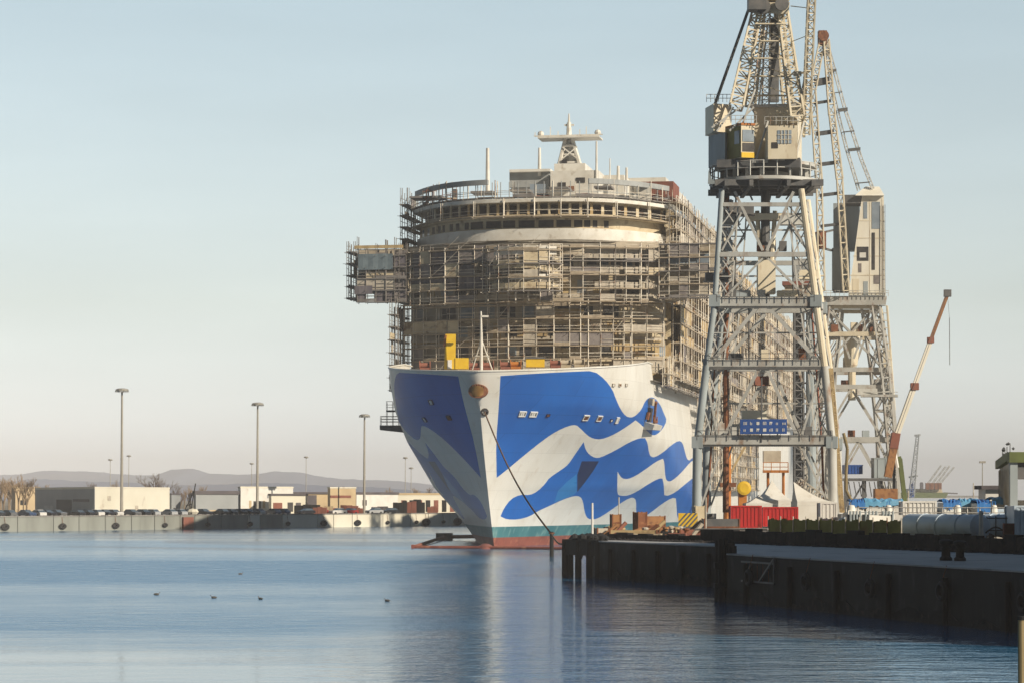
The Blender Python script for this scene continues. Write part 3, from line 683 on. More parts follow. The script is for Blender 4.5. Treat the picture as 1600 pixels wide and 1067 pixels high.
WS = scaffold('dark overhanging scaffold wrapped round the bridge wing at the far left of the ship', LW, 36.2, 45.2, 14, bay=1.1, lift=1.75, tube='tube_dark', board='plank_grey', net=.8, netmat='net_purple', r=.06)
scaffold('outermost scaffold at the tip of the left bridge wing against the sky', [(44, -27.3), (51, -27.3)], 37.0, 44.8, 15, bay=1.2, lift=1.75, out=(0, -1), tube='tube_dark', board='plank_grey', net=.3)
scaffold('scaffold round the right bridge wing just left of the near crane', [(43.2, 19.3), (43.6, 28.6)], 36.2, 44.6, 16, bay=1.5, net=.25)
scaffold('scaffold round the end of the right bridge wing behind the crane leg', [(44, 28.4), (52, 28.4)], 36.4, 44.8, 17, bay=1.6, out=(0, 1), net=.3)
scaffold('narrow scaffold at the window strip of the upper front', fcurve(19.8, 37.4, 13, 3.1, 90), 48.2, 51.0, 18, bay=4.6, lift=4.2, depth=.4, gap=.05, ragged=.3, net=0, r=.045)
scaffold('thin scaffold poles on the open top deck over the front', fcurve(19.5, 39.5, 13, 3.1, 90), 51.2, 53.6, 19, bay=2.6, lift=2.6, depth=1.2, gap=.1, ragged=.9, net=0, board='plank_grey', r=.05)
scaffold('scaffold tower at the upper left corner of the ship', [(47, -19.6), (58, -19.6)], 44.5, 53.6, 20, bay=1.3, lift=1.75, out=(0, -1), tube='tube_dark', board='plank_grey', ragged=.8)
scaffold('scaffold on the rusty clutter of the upper left roof corner', [(45, -17.5), (49, -12.8)], 51.1, 53.4, 21, bay=1.0, lift=1.1, tube='rust', board='plank')
scaffold('scaffold hung beside the left end of the white bow rail', [(40.5, -20.3), (52, -20.6)], 22.8, 36.0, 22, bay=1.3, lift=1.9, out=(0, -1), tube='tube_dark', board='plank_grey', depth=.9, gap=.2)
scaffold('golden lit scaffold climbing the long right side of the ship', [(50, 20.4), (318, 20.4)], 24.4, 49.6, 23, bay=3.4, lift=2.83, out=(0, 1), depth=1.2, gap=.1, net=.62, netmat='tan_panel', r=.075, ragged=.8)
scaffold('scaffold stepping along the curved upper right edge of the ship', [(49, 19.6), (55, 20.2), (120, 20.2)], 45.2, 52.6, 24, bay=1.9, lift=2.0, out=(0, 1), net=.15, ragged=.6)
scaffold('scaffold hanging down the right side of the hull behind the crane', [(89, 20.0), (200, 20.0)], 8.0, 24.6, 25, bay=2.8, lift=2.3, out=(0, 1), depth=1.1, gap=.1, net=.4, netmat='tan_panel', ztops=lambda q_: 24.6, ragged=.2, r=.07)
scaffold('short scaffold skirt under the step of the white hull top', [(41, 19.9), (89, 19.9)], 23.2, 27.0, 26, bay=2.2, lift=1.8, out=(0, 1), depth=.8, gap=.1, net=.45, netmat='tan_panel')
def sheet(curve, v0, v1, z0, z1, off, name, mt_, parent):
    m = MB(); n = max(1, int((v1-v0)/.7))
    def uo(v):
        for (ua, va), (ub, vb) in zip(curve, curve[1:]):
            if va <= v <= vb: return ua+(ub-ua)*(v-va)/(vb-va)-off
        return curve[-1][0]-off
    for k in range(n):
        va, vb = v0+(v1-v0)*k/n, v0+(v1-v0)*(k+1)/n; ua, ub = uo(va)-.05*(k % 2), uo(vb)-.05*((k+1) % 2)
        m.hexa([S(ua, va, z0), S(ub, vb, z0), S(ub+.03, vb, z0), S(ua+.03, va, z0), S(ua, va, z1), S(ub, vb, z1), S(ub+.03, vb, z1), S(ua+.03, va, z1)])
    return m.build(name, mt_, parent)
BC_ = fcurve(19.4, 38.9, 5, 2.0, 80)
for v0, v1, z0, z1 in ((-18.2, -12.6, 41.9, 43.6), (-18.6, -11, 38.0, 39.6), (-12.4, -7.0, 41.9, 43.7), (-10.6, -6.4, 37.9, 39.7), (-18.0, -8, 39.9, 41.5)): sheet(BC_, v0, v1, z0, z1, 1.0, 'debris_net', 'net_purple', BS)
for v0, v1, z0, z1 in ((8.5, 18.4, 42.3, 43.7), (8.2, 13.6, 39.9, 41.3), (14.2, 18.8, 39.9, 41.2), (10, 18.9, 37.9, 38.8)): sheet(BC_, v0, v1, z0, z1, .45, 'debris_net', 'netting', BS)
CC_ = fcurve(5.6, 36.4, 2.0, 2, 30)
for v0, v1, z0, z1, mt_ in ((-4.6, 4.8, 42.6, 43.9, 'ship_white'), (-4.8, 2.5, 40.6, 41.9, 'ship_cream'), (-2, 5, 38.9, 39.7, 'ship_white'), (-5, 4, 37.6, 38.5, 'ship_cream')): sheet(CC_, v0, v1, z0, z1, 1.3, 'sheeting', mt_, CB)
WC_ = [(43.6, -27.4), (43.6, -19.0)]
sheet(WC_, -26.6, -21.2, 41.3, 43.7, 1.75, 'tarpaulin', 'tarp_slate', WS); sheet(WC_, -27.2, -19.6, 44.5, 45.0, 1.75, 'sheeting', 'tan_panel', WS); sheet(WC_, -27.2, -24.4, 37.6, 38.9, 1.72, 'debris_net', 'net_purple', WS); sheet(WC_, -24.2, -19.1, 36.4, 38.4, 1.4, 'debris_net', 'net_purple', WS); sheet(WC_, -23.6, -19.1, 38.6, 40.9, 1.2, 'debris_net', 'net_dark', WS); sheet(WC_, -26.8, -24, 39.4, 40.8, .5, 'debris_net', 'net_purple', WS); sheet(WC_, -21, -19.1, 41.2, 44.2, 1.3, 'debris_net', 'net_dark', WS)
for v0, v1, z0, z1, mt_ in ((13.2, 19.0, 34.0, 35.8, 'ship_cream'), (14, 19.1, 30.9, 32.6, 'ship_cream'), (12, 18.9, 28.0, 29.9, 'tan_panel'), (3, 8, 33.6, 35.0, 'tan_panel'), (8.6, 12.4, 30.8, 32.4, 'ship_cream'), (-2, 2.6, 30.9, 32.2, 'tan_panel'), (4, 8.5, 27.9, 29.2, 'ship_cream')): sheet(LOW, v0, v1, z0, z1, .12, 'wall_panel', mt_, low)
# the dark work cradle hanging off the starboard bow
pc = P(617, 668, 384); cr = thing('work_cradle', 'dark hanging work platform with rails beside the left side of the blue bow', 'work platform', pc)
def cq(x, y, z): return pc+Vector((x, y, z))
m = MB(); m.hexa([cq(-2.2, -1.6, -.3), cq(2.0, -1.6, -.75), cq(2.0, 1.6, -.75), cq(-2.2, 1.6, -.3), cq(-2.2, -1.6, .35), cq(2.0, -1.6, .35), cq(2.0, 1.6, .35), cq(-2.2, 1.6, .35)]); m.build('deck_box', 'crane_dark', cr)
m = MB()
for x in (-2.1, -1.2, -.3, .6, 1.5): 
    for y in (-1.5, 1.5): m.tube(cq(x, y, .3), cq(x, y, 1.7 if x < -1.5 else 3.9), .05, n=4)
for z in (.9, 1.3, 1.7): m.tube(cq(-2.1, -1.5, z), cq(2.0, -1.5, z), .05, n=4); m.tube(cq(-2.1, 1.5, z), cq(2.0, 1.5, z), .05, n=4)
for z in (3.0, 3.4, 3.9): m.tube(cq(-1.2, -1.5, z), cq(1.7, -1.5, z), .05, n=4)
m.build('guard_rail', 'crane_dark', cr)
m = MB(); m.box(-1.2, 1.8, -1.5, 1.5, 2.4, 2.6, cq); m.build('platform', 'crane_dark', cr)

# forecastle machines
pf = P(713, 577, 356); yc = thing('deck_machine', 'tall yellow L-shaped machine standing on the foredeck left of the mast', 'machine', pf)
s_ = 356/F
def yq(px, py, dy=0): return P(px, py, 356)+Vector((0, dy, 0))
m = MB(); m.hexa([yq(694, 576, 0), yq(711, 576, 0), yq(711, 576, 1.6), yq(694, 576, 1.6), yq(696, 522, 0), yq(712, 522, 0), yq(712, 522, 1.6), yq(696, 522, 1.6)]); m.build('column', 'yellow_paint', yc)
m = MB(); m.hexa([yq(711.3, 576, -.1), yq(732, 576, -.1), yq(732, 576, 1.8), yq(711.3, 576, 1.8), yq(711.3, 559, -.1), yq(732, 559, -.1), yq(732, 559, 1.8), yq(711.3, 559, 1.8)]); m.build('engine_box', 'yellow_paint', yc)
m = MB(); m.hexa([yq(693, 541, -.1), yq(696.5, 541, -.1), yq(696.5, 541, 1.5), yq(693, 541, 1.5), yq(695, 524, -.1), yq(698, 524, -.1), yq(698, 524, 1.5), yq(695, 524, 1.5)]); m.build('side_guard', 'rust', yc)
m = MB(); m.hexa([yq(699, 576, -.08), yq(706, 576, -.08), yq(706, 576, -.01), yq(699, 576, -.01), yq(699, 562, -.08), yq(706, 562, -.08), yq(706, 562, -.01), yq(699, 562, -.01)]); m.build('panel', 'white_paint', yc)
pf = P(836, 572, 372); yb = thing('tool_container', 'yellow rectangular container on the foredeck right of the mast', 'container', pf)
def yq(px, py, dy=0): return P(px, py, 372)+Vector((0, dy, 0))
m = MB(); m.hexa([yq(822, 573), yq(851, 573), yq(851, 573, 2.2), yq(822, 573, 2.2), yq(822, 560), yq(851, 560), yq(851, 560, 2.2), yq(822, 560, 2.2)]); m.build('box', 'yellow_paint', yb)
m = MB(); m.hexa([yq(821, 560.2, -.1), yq(852, 560.2, -.1), yq(852, 560.2, 2.3), yq(821, 560.2, 2.3), yq(821, 557.5, -.1), yq(852, 557.5, -.1), yq(852, 557.5, 2.3), yq(821, 557.5, 2.3)]); m.build('lid', 'crane_dark', yb)
for i, (px, c) in enumerate(((742, 'rust_red'), (763, 'rust_red'), (790, 'rust_red'), (806, 'orange_paint'), (868, 'rust_red'), (884, 'primer'), (664, 'rust_red'), (905, 'primer'))):
    q = P(px, 577-max(0, (px-745))*.03, 366); o = thing('deck_winch', ['rusty winch on the foredeck just left of the white mast', 'rusty winch on the foredeck just right of the white mast', 'rusty winch left of the orange one on the foredeck', 'orange winch on the foredeck between mast and yellow container', 'rusty winch on the foredeck just right of the yellow container', 'beige winch on the foredeck right of the yellow container', 'rusty winch at the left end of the foredeck', 'rightmost beige winch on the foredeck'][i], 'winch', q, 'winches on the foredeck')
    m = MB(); m.box(-.7, .7, -.6, .6, -1.5, .25, lambda x, y, z: q+Vector((x, y, z))); m.build('base', c, o)
    m = MB(); m.lathe(q+Vector((-.8, 0, .6)), [(.65, 0), (.65, .12), (.35, .14), (.35, 1.46), (.65, 1.48), (.65, 1.6)], 14, axis=(1, 0, 0)); m.build('drum', c, o)
# mooring rope and its pile
ra = hull_frame(757, 643)[0]; rb = P(862, 834, 298)
m = MB(); pp = []
for k in range(25):
    t = k/24; q = ra.lerp(rb, t); q.z -= 1.6*math.sin(math.pi*t); pp.append(q)
m.path(pp, .11, 6); tag(m.build('mooring_rope', 'rope', None), 'thick rusty brown mooring rope from the bow down to the pile in the water', 'rope')
o = thing('mooring_pile', 'short dark pile standing in the water where the bow rope ends', 'pile', (rb.x, rb.y, 0))
m = MB(); m.tube((rb.x, rb.y, -1), (rb.x, rb.y, rb.z+.3), .26, .22, 8); m.build('post', 'timber_dark', o); m = MB(); m.tube((rb.x, rb.y, rb.z+.05), (rb.x, rb.y, rb.z+.2), .36, n=10); m.build('collar', 'rust', o)
rc = P(893, 838, 232); m = MB(); pp = []
for k in range(13):
    t = k/12; q = rb.lerp(rc, t); q.z -= .9*math.sin(math.pi*t); pp.append(q)
m.path(pp, .1, 6); tag(m.build('mooring_rope', 'rope', None), 'dark slack rope between the pile in the water and the quay tip', 'rope')
# floating boom
m = MB(); L_ = [(-13.2, 346), (-6, 344), (1, 341), (8.5, 337), (13, 345)]; 
for (xa, ya), (xb, yb_) in zip(L_, L_[1:]): m.tube((xa, ya, .12), (xb, yb_, .12), .24, n=8)
bo = thing('floating_boom', 'dull red floating boom lying on the water round the foot of the bow', 'floating boom', (-13, 346, 0)); m.build('float', 'hull_red', bo)
m = MB(); m.tube((-13.2, 346, .2), (-10.9, 412, .5), .26, n=8); m.tube((-10.9, 412, .5), (-5.0, 404, .7), .3, n=8); m.build('side_float', 'rust_red', bo)
m = MB(); m.box(-13.6, -13.2, 345.2, 346.4, -.2, .5); m.build('end_buoy', 'hull_red', bo)
m = MB(); m.box(-12.2, -9.6, 410, 415, 0, 1.1); m.build('pump_float', 'crane_dark', bo)
# ------------------------------------------------------------------ quay cranes
class CraneFrame:
    def __init__(s, cx, cy): s.cx, s.cy = cx, cy
    def L(s, lx, ly, z): return Vector((s.cx+CT*lx+ST*ly, s.cy-ST*lx+CT*ly, z))
    def q(s, px, py, ly=0.0):        # seen at (px, py) in the plane ly metres behind the front frame
        k = (px-800)/F; lx = (k*(s.cy+CT*ly)-s.cx-ST*ly)/(CT+k*ST); D = s.cy-ST*lx+CT*ly
        return s.L(lx, ly, CAMH+(HZ-py)/F*D)
C1 = CraneFrame(32.6, 330.0)
q1 = C1.q
QZ = 3.2
c1 = thing('harbour_crane', 'tall grey lattice harbour crane with yellow cab, nearest to the bow', 'crane', (32.6, 336, QZ), 'shipyard cranes')
def member(cf, parent, name, mt, a, b, w, h=None, ly=(0, 0)):
    m = MB(); m.bar(cf.q(a[0], a[1], ly[0]), cf.q(b[0], b[1], ly[1]), w, h or w, up=(0, 1, 0)); return m.build(name, mt, parent)
def tubep(cf, parent, name, mt, pts_, r, ly, n=8):
    m = MB(); pp = [cf.q(x, y, ly) for x, y in pts_]; m.path(pp, r, n); return m.build(name, mt, parent)
DP = 12.5
def mirror_back(px, py): return px, py
def same(cf, px, py, ly):            # the point straight behind a front-frame point
    p = cf.q(px, py, 0); return Vector((p.x+ST*ly, p.y+CT*ly, p.z))
LEG_L = [(1088, 822), (1090, 690), (1104, 572), (1117, 470), (1128, 296)]
LEG_R = [(1302, 822), (1300, 690), (1288, 572), (1275, 470), (1252, 296)]
for ly in (0, DP):
    for LG in (LEG_L, LEG_R):
        m = MB(); pp = [same(C1, x, y, ly) for x, y in LG]
        for i, (a, b) in enumerate(zip(pp, pp[1:])): m.tube(a, b, (.62, .52, .42, .36)[i], n=10)
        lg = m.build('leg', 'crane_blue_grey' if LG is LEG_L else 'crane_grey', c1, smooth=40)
        m = MB(); m.tube(pp[2], pp[4], .5, .42, 10); m.build('painted_sun_sleeve', 'crane_cream', lg) if LG is LEG_R else None  # cream sleeve paints sunlight onto the upper right legs
        m = MB(); m.box(-1.1, 1.1, -2.6, 2.6, QZ-.6, QZ+1.5, lambda x, y, z: Vector((pp[0].x+CT*x+ST*y, pp[0].y-ST*x+CT*y, z))); m.build('bogie', 'crane_dark', lg)
        for y_ in (565, 690, 470): 
            for (xa, ya) in LG:
                if abs(ya-y_) < 6: m = MB(); c_ = same(C1, xa, ya, ly); m.box(-.72, .72, -.6, .6, c_.z-.8, c_.z+.7, lambda x, y, z: Vector((c_.x+CT*x+ST*y, c_.y-ST*x+CT*y, z))); m.build('gusset', 'crane_blue_grey', lg)
    for ya, x0, x1, wd, hh in ((687, 1086, 1305, .9, 1.15), (567, 1104, 1289, .7, .9), (472, 1117, 1277, .8, 1.15), (398, 1122, 1266, .5, .6), (320, 1127, 1256, .45, .5)):
        m = MB(); m.bar(same(C1, x0, ya, ly), same(C1, x1, ya, ly), wd, hh); bm_ = m.build('portal_beam', 'crane_grey', c1)
        if ly == 0 and hh > .8:
            m = MB()
            for dz in (1.5, 2.1): m.tube(same(C1, x0+4, ya, -.6)+Vector((0, 0, dz-.9)), same(C1, x1-4, ya, -.6)+Vector((0, 0, dz-.9)), .05, n=4)
            for k in range(14): e = same(C1, x0+4+(x1-x0-8)*k/13, ya, -.6); m.tube(e, e+Vector((0, 0, 1.2)), .045, n=4)
            m.build('hand_rail', 'crane_dark', bm_)
            m = MB(); m.bar(same(C1, x0, ya+8, ly-.1), same(C1, x1, ya+8, ly-.1), .5, .35); m.build('lower_flange', 'crane_dark', bm_)
    for a, b, wd in (((1186, 575), (1131, 682), .5), ((1198, 575), (1246, 682), .5), ((1184, 480), (1112, 566), .55), ((1200, 480), (1280, 566), .55),
                     ((1148, 300), (1192, 392), .42), ((1240, 300), (1198, 392), .42), ((1124, 695), (1098, 560), .3), ((1250, 690), (1284, 575), .3),
                     ((1192, 404), (1132, 466), .3), ((1200, 404), (1262, 466), .3), ((1262, 394), (1226, 330), .25), ((1128, 392), (1160, 330), .25), ((1131, 692), (1092, 800), .28), ((1250, 692), (1300, 800), .3)):
        m = MB(); m.bar(same(C1, *a, ly), same(C1, *b, ly), wd, wd*.8); m.build('diagonal_brace', 'crane_grey', c1)
for LG in (LEG_L, LEG_R):              # ties between front and back frames
    for (x0, y0), (x1, y1) in zip(LG[1:], LG[2:]):
        m = MB(); m.bar(same(C1, x0, y0, 0), same(C1, x0, y0, DP), .5, .7); m.bar(same(C1, x0, y0, 0), same(C1, x1, y1, DP), .3, .3); m.bar(same(C1, x0, y0, DP), same(C1, x1, y1, 0), .3, .3); m.build('side_brace', 'crane_grey', c1)
# rusty cable pipe up the back left leg and a stair flight
m = MB(); m.tube(q1(1134, 800, DP), q1(1135, 300, DP), .42, n=8); m.build('cable_pipe', 'rust', c1)
m = MB(); zig = [(1246, 800), (1262, 745), (1246, 690), (1264, 640), (1248, 580)]
for (a, b) in zip(zig, zig[1:]): m.bar(q1(*a, 8), q1(*b, 8), .8, .14); m.tube(q1(a[0], a[1]-9, 8), q1(b[0], b[1]-9, 8), .05, n=4)
m.build('stair', 'tube_steel', c1)
m = MB(); m.bar(q1(1314, 800, 4), q1(1296, 575, 4), .35, .35); m.bar(q1(1318, 800, 6), q1(1300, 575, 6), .3, .3)
for k in range(22): t = k/22; m.tube(q1(1314-18*t, 800-225*t, 4), q1(1318-18*t, 800-225*t, 6), .06, n=4)
m.build('ladder', 'tan_panel', c1)
for (a, b, l_, r_, mt_) in (((1148, 470), (1150, 300), 3, .12, 'crane_dark'), ((1240, 470), (1236, 300), 9, .12, 'crane_dark'), ((1110, 690), (1122, 480), 7, .14, 'rust'), ((1284, 690), (1268, 480), 6, .14, 'rust_red'), ((1170, 570), (1170, 480), 6, .1, 'crane_dark'), ((1215, 690), (1215, 575), 8, .1, 'crane_dark'), ((1190, 690), (1190, 590), -.5, .1, 'crane_dark'), ((1104, 800), (1112, 690), 5, .16, 'rust'), ((1288, 800), (1284, 690), 5, .16, 'rust')):
    m = MB(); m.tube(q1(*a, l_), q1(*b, l_), r_, n=5); m.build('cable_duct', mt_, c1)
for x, y, l_, w_, mt_ in ((1120, 434, 3, 1.5, 'crane_dark'), (1262, 430, 3, 1.2, 'crane_cream'), (1158, 330, 2, 1.6, 'crane_dark'), (1140, 345, 7, 1.2, 'crane_grey'), (1236, 345, 6, 1.5, 'crane_grey'), (1190, 595, 1, .9, 'rust_red'), (1150, 560, 4, .9, 'crane_dark'), (1230, 462, 5, 1.3, 'crane_cream'), (1160, 462, 4, 1.0, 'crane_blue_grey'), (1178, 648, 6, 1.6, 'wall_cream')):
    m = MB(); m.box(-w_, w_, -.7, .7, -.5, .6, lambda a_, b_, d_: q1(x, y, l_)+Vector((a_, b_, d_))); m.box(-w_-.2, w_+.2, -.9, .9, -.6, -.5, lambda a_, b_, d_: q1(x, y, l_)+Vector((a_, b_, d_))); m.build('equipment_box', mt_, c1)
for y, x0, x1 in ((520, 1111, 1283), (630, 1098, 1294), (432, 1120, 1272), (360, 1125, 1260)):
    m = MB(); m.bar(q1(x0, y, DP), q1(x1, y, DP), .18, .22); m.build('tie_rod', 'crane_grey', c1)
lat = [(690, 1090, 1300), (630, 1097, 1294), (572, 1104, 1288), (520, 1111, 1282), (470, 1117, 1275), (432, 1120, 1270), (396, 1122, 1266), (355, 1125, 1260), (318, 1127, 1255)]
for ly in (.2, DP-.2):                  # secondary lacing near the legs
    for (ya, la, ra), (yb, lb_, rb) in zip(lat, lat[1:]):
        w_ = 26
        for xa, xb, sg_ in ((la, lb_, 1), (ra, rb, -1)):
            m = MB(); m.tube(same(C1, xa, ya, ly), same(C1, xb+sg_*w_, yb, ly), .1, n=4); m.tube(same(C1, xa+sg_*w_, ya, ly), same(C1, xb, yb, ly), .1, n=4); m.tube(same(C1, xa+sg_*w_, ya, ly), same(C1, xb+sg_*w_, yb, ly), .13, n=4); m.tube(same(C1, xa, ya, ly), same(C1, xa+sg_*w_, ya, ly), .1, n=4)
            m.build('lacing', 'crane_grey', c1)
for (ya, la, ra), (yb, lb_, rb) in zip(lat, lat[1:]):
    for xa, xb in ((la, lb_), (ra, rb)):
        m = MB(); m.tube(same(C1, xa, ya, 0), same(C1, xb, yb, DP/2), .1, n=4); m.tube(same(C1, xb, yb, DP/2), same(C1, xa, ya, DP), .1, n=4); m.tube(same(C1, xb, yb, 0), same(C1, xb, yb, DP), .1, n=4); m.build('lacing', 'crane_grey', c1)
rq = random.Random(9)
for k in range(16):
    x = rq.uniform(1125, 1265); m = MB(); y = rq.choice([690, 570, 470, 398]); l_ = rq.uniform(1, 11); h_ = rq.uniform(8, 26); m.box(-.5, .5, -.4, .4, 0, h_/F*336, lambda a_, b_, d_: q1(x, y-5, l_)+Vector((a_*rq.uniform(.9, 1), b_, d_))); m.build('equipment_box', rq.choice(['crane_dark', 'crane_grey', 'crane_cream', 'rust', 'crane_blue_grey']), c1)
# hanging counterweight column in the centre
m = MB(); m.box(-1.0, 1.0, -1, 1, 0, 1, lambda x, y, z: Vector((q1(1197, 460, 6).x+x*1.15, q1(1197, 460, 6).y+y, CAMH+(HZ-(460-52*z))/F*336))); m.build('counterweight', 'crane_cream', c1)
m = MB(); m.tube(q1(1196, 470, 6), q1(1196, 300, 6), .6, n=8); m.build('king_post', 'crane_dark', c1)
m = MB()
for dx in (-1, 1): m.tube(q1(1197+dx*14, 330, 6), q1(1197+dx*8, 420, 6), .3, n=6)
m.box(-2.4, 2.4, -1.2, 1.2, 0, .8, lambda x, y, z: q1(1195, 345, 6)+Vector((x, y, z))); m.build('pivot_yoke', 'crane_cream', c1)
# sign with two rows of white marks
sp = q1(1193, 666, -1.0)
m = MB(); m.box(-3.0, 3.0, -.07, .07, -.95, .95, lambda x, y, z: C1.L((sp.x-C1.cx)*CT-(sp.y-C1.cy)*ST+x, (sp.x-C1.cx)*ST+(sp.y-C1.cy)*CT+y, sp.z+z)); sg = m.build('sign', 'blue_paint', c1)
def sgq(x, y, z): return C1.L((sp.x-C1.cx)*CT-(sp.y-C1.cy)*ST+x, (sp.x-C1.cx)*ST+(sp.y-C1.cy)*CT+y, sp.z+z)
rg = random.Random(5); m = MB()
for row in (0, 1):
    for k in range(7):
        x = -2.55+k*.83; z = .42-row*.85; w_ = .34; h_ = .28
        for e_ in range(rg.choice([2, 3])):
            xx = x+e_*.17; m.box(xx, xx+.08, -.095, -.075, z-.2, z+rg.choice([.1, .2, .2]), sgq)
        m.box(x, x+.36, -.0951, -.0752, z+rg.choice([-.2, .0, .14]), z+.2, sgq) if rg.random() < .5 else None
m.build('sign_marks', 'white_paint', sg)
# slewing ring and gallery
ctr = q1(1195, 300, 6); zr = lambda py: CAMH+(HZ-py)/F*336
m = MB(); m.lathe((ctr.x, ctr.y, 0), [(5.6, zr(291)), (7.3, zr(290)), (7.3, zr(285)), (5.2, zr(284))], 28); rgm = m.build('slewing_ring', 'crane_grey', c1, smooth=30)
m = MB()
for s1 in (-1, 1):
    for t in (5.6, 2.4):
        m.bar(ctr+Vector((s1*t, -7, zr(296)-ctr.z)), ctr+Vector((s1*t, 7, zr(296)-ctr.z)), .5, .8); m.bar(ctr+Vector((-7, s1*t, zr(294)-ctr.z)), ctr+Vector((7, s1*t, zr(294)-ctr.z)), .5, .8)
for k in range(14):
    t = 2*math.pi*k/14; m.tube(Vector((ctr.x+6.9*math.cos(t), ctr.y+6.9*math.sin(t), zr(290))), Vector((ctr.x+5.2*math.cos(t), ctr.y+5.2*math.sin(t), zr(306))), .13, n=4)
m.build('ring_girder', 'crane_dark', rgm)
m = MB(); m.lathe((ctr.x, ctr.y, 0), [(3.2, zr(284)), (3.2, zr(266)), (6.6, zr(265)), (6.6, zr(260)), (5, zr(259))], 28); m.build('turntable', 'crane_grey', c1, smooth=30)
m = MB()
for k in range(18):
    t = 2*math.pi*k/18; m.box(-.22, .22, -.22, .22, zr(284), zr(266), lambda x, y, z: Vector((ctr.x+5.6*math.cos(t)+x, ctr.y+5.6*math.sin(t)+y, z)))
m.build('roller_post', 'crane_grey', c1)
m = MB()
for k in range(26):
    t = 2*math.pi*k/26; e = Vector((ctr.x+7.2*math.cos(t), ctr.y+7.2*math.sin(t), zr(284))); m.tube(e, e+Vector((0, 0, 1.9)), .1, n=5)
    t2 = 2*math.pi*(k+1)/26; e2 = Vector((ctr.x+7.2*math.cos(t2), ctr.y+7.2*math.sin(t2), zr(284)))
    for dz in (1.0, 1.9): m.tube(e+Vector((0, 0, dz)), e2+Vector((0, 0, dz)), .07, n=4)
    if k % 3 == 0: m.tube(e, Vector((ctr.x+5.6*math.cos(t), ctr.y+5.6*math.sin(t), zr(300))), .12, n=4)
m.build('gallery_rail', 'crane_grey', c1)
# machine house, cabs (slewed boxes: left side turned away from the sun)
def cbox(px0, px1, py0, py1, y0, y1, name, mt, parent=c1, cf=C1, skew=0):
    p0, p1 = cf.q(px0, py1, y0), cf.q(px1, py1, y0); z0 = p0.z; z1 = cf.q(px0, py0, y0).z
    d = p1-p0; nrm_ = Vector((ST, CT, 0))*(y1-y0)+Vector((CT, -ST, 0))*skew; m = MB()
    m.hexa([p0, p1, p1+nrm_, p0+nrm_]+[Vector((a.x, a.y, z1)) for a in (p0, p1, p1+nrm_, p0+nrm_)]); return m.build(name, mt, parent)
mh = cbox(1178, 1246, 168, 256, 2.5, 11, 'machine_house', 'crane_cream')
cbox(1120, 1250, 250, 262, -.5, 11, 'house_floor', 'crane_dark', mh)
cbox(1172, 1252, 164, 168, 2.2, 11.2, 'house_roof', 'crane_grey', mh)
def twobox(xl, xm, xr, yt, yb, lyc, name, mt, depthl=3.5, depthr=3.5, parent=c1, cf=C1):
    # a box seen on its corner: corner edge at xm, left wall to xl, right wall to xr
    c = cf.q(xm, yb, lyc); a = cf.q(xl, yb, lyc+depthl); b = cf.q(xr, yb, lyc+depthr); a.z = b.z = c.z
    d = a+b-c; z1 = cf.q(xm, yt, lyc).z; m = MB()
    m.hexa([a, c, b, d]+[Vector((p_.x, p_.y, z1)) for p_ in (a, c, b, d)]); return m.build(name, mt, parent), (a, c, b, z1)
def wallpatch(a, b, z0, z1, f0, f1, g0, g1, name, mt, parent, proud=.05):
    # rectangle on a wall running from a to b; fractions along and up
    dv = b-a; nn = Vector((dv.y, -dv.x, 0)).normalized()
    if nn.y > 0: nn = -nn
    pa = a+dv*f0; pb = a+dv*f1; h0 = z0+(z1-z0)*g0; h1 = z0+(z1-z0)*g1; m = MB()
    m.hexa([Vector((p_.x+nn.x*o, p_.y+nn.y*o, h)) for h in (h0, h1) for p_, o in ((pa, proud), (pb, proud), (pb, -.05), (pa, -.05))]); return m.build(name, mt, parent)
cab, (a, c, b, z1) = twobox(1133, 1158, 1180, 196, 247, -1.2, 'driver_cab', 'yellow_paint', 3.2, .8)
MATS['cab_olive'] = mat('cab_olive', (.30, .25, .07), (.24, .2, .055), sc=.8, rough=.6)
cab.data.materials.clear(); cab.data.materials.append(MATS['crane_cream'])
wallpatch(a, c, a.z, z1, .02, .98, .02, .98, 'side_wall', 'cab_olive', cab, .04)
wallpatch(c, b, a.z, z1, .1, .9, .5, .86, 'front_window', 'pale_glass', cab, .07); wallpatch(c, b, a.z, z1, .1, .9, .2, .46, 'lower_window', 'dark_opening', cab, .07); wallpatch(c, b, a.z, z1, .02, .98, .01, .17, 'front_apron', 'yellow_paint', cab, .06)
wallpatch(a, c, a.z, z1, .62, .92, .45, .85, 'side_window', 'pale_glass', cab, .09)
m = MB(); m.hexa([Vector((p_.x, p_.y-.1, h)) for h in (z1, z1+.3) for p_ in (a, c, b, a+b-c)]); m.build('cab_roof', 'orange_paint', cab)
hb, (a, c, b, z1) = twobox(1195, 1200, 1246, 197, 249, -1.5, 'front_house', 'crane_cream', 2.5, .4)
wallpatch(c, b, a.z, z1, .32, .80, .46, .86, 'window', 'pale_glass', hb, .06); wallpatch(c, b, a.z, z1, .12, .34, .32, .5, 'stain_plate', 'dark_opening', hb, .05)
m = MB()
for k in range(1, 4):
    e = c+(b-c)*(.32+.12*k); m.tube((e.x, e.y-.1, a.z+(z1-a.z)*.46), (e.x, e.y-.1, a.z+(z1-a.z)*.86), .05, n=4)
for g in (.58, .72): m.tube(Vector((0, -.1, a.z+(z1-a.z)*g))+Vector(((c+(b-c)*.32).x, (c+(b-c)*.32).y, 0)), Vector((0, -.1, a.z+(z1-a.z)*g))+Vector(((c+(b-c)*.8).x, (c+(b-c)*.8).y, 0)), .04, n=4)
m.build('window_bars', 'crane_cream', hb)
wh, (a, c, b, z1) = twobox(1102, 1115, 1143, 162, 206, 2, 'winch_house', 'crane_cream', 4, 1.5)
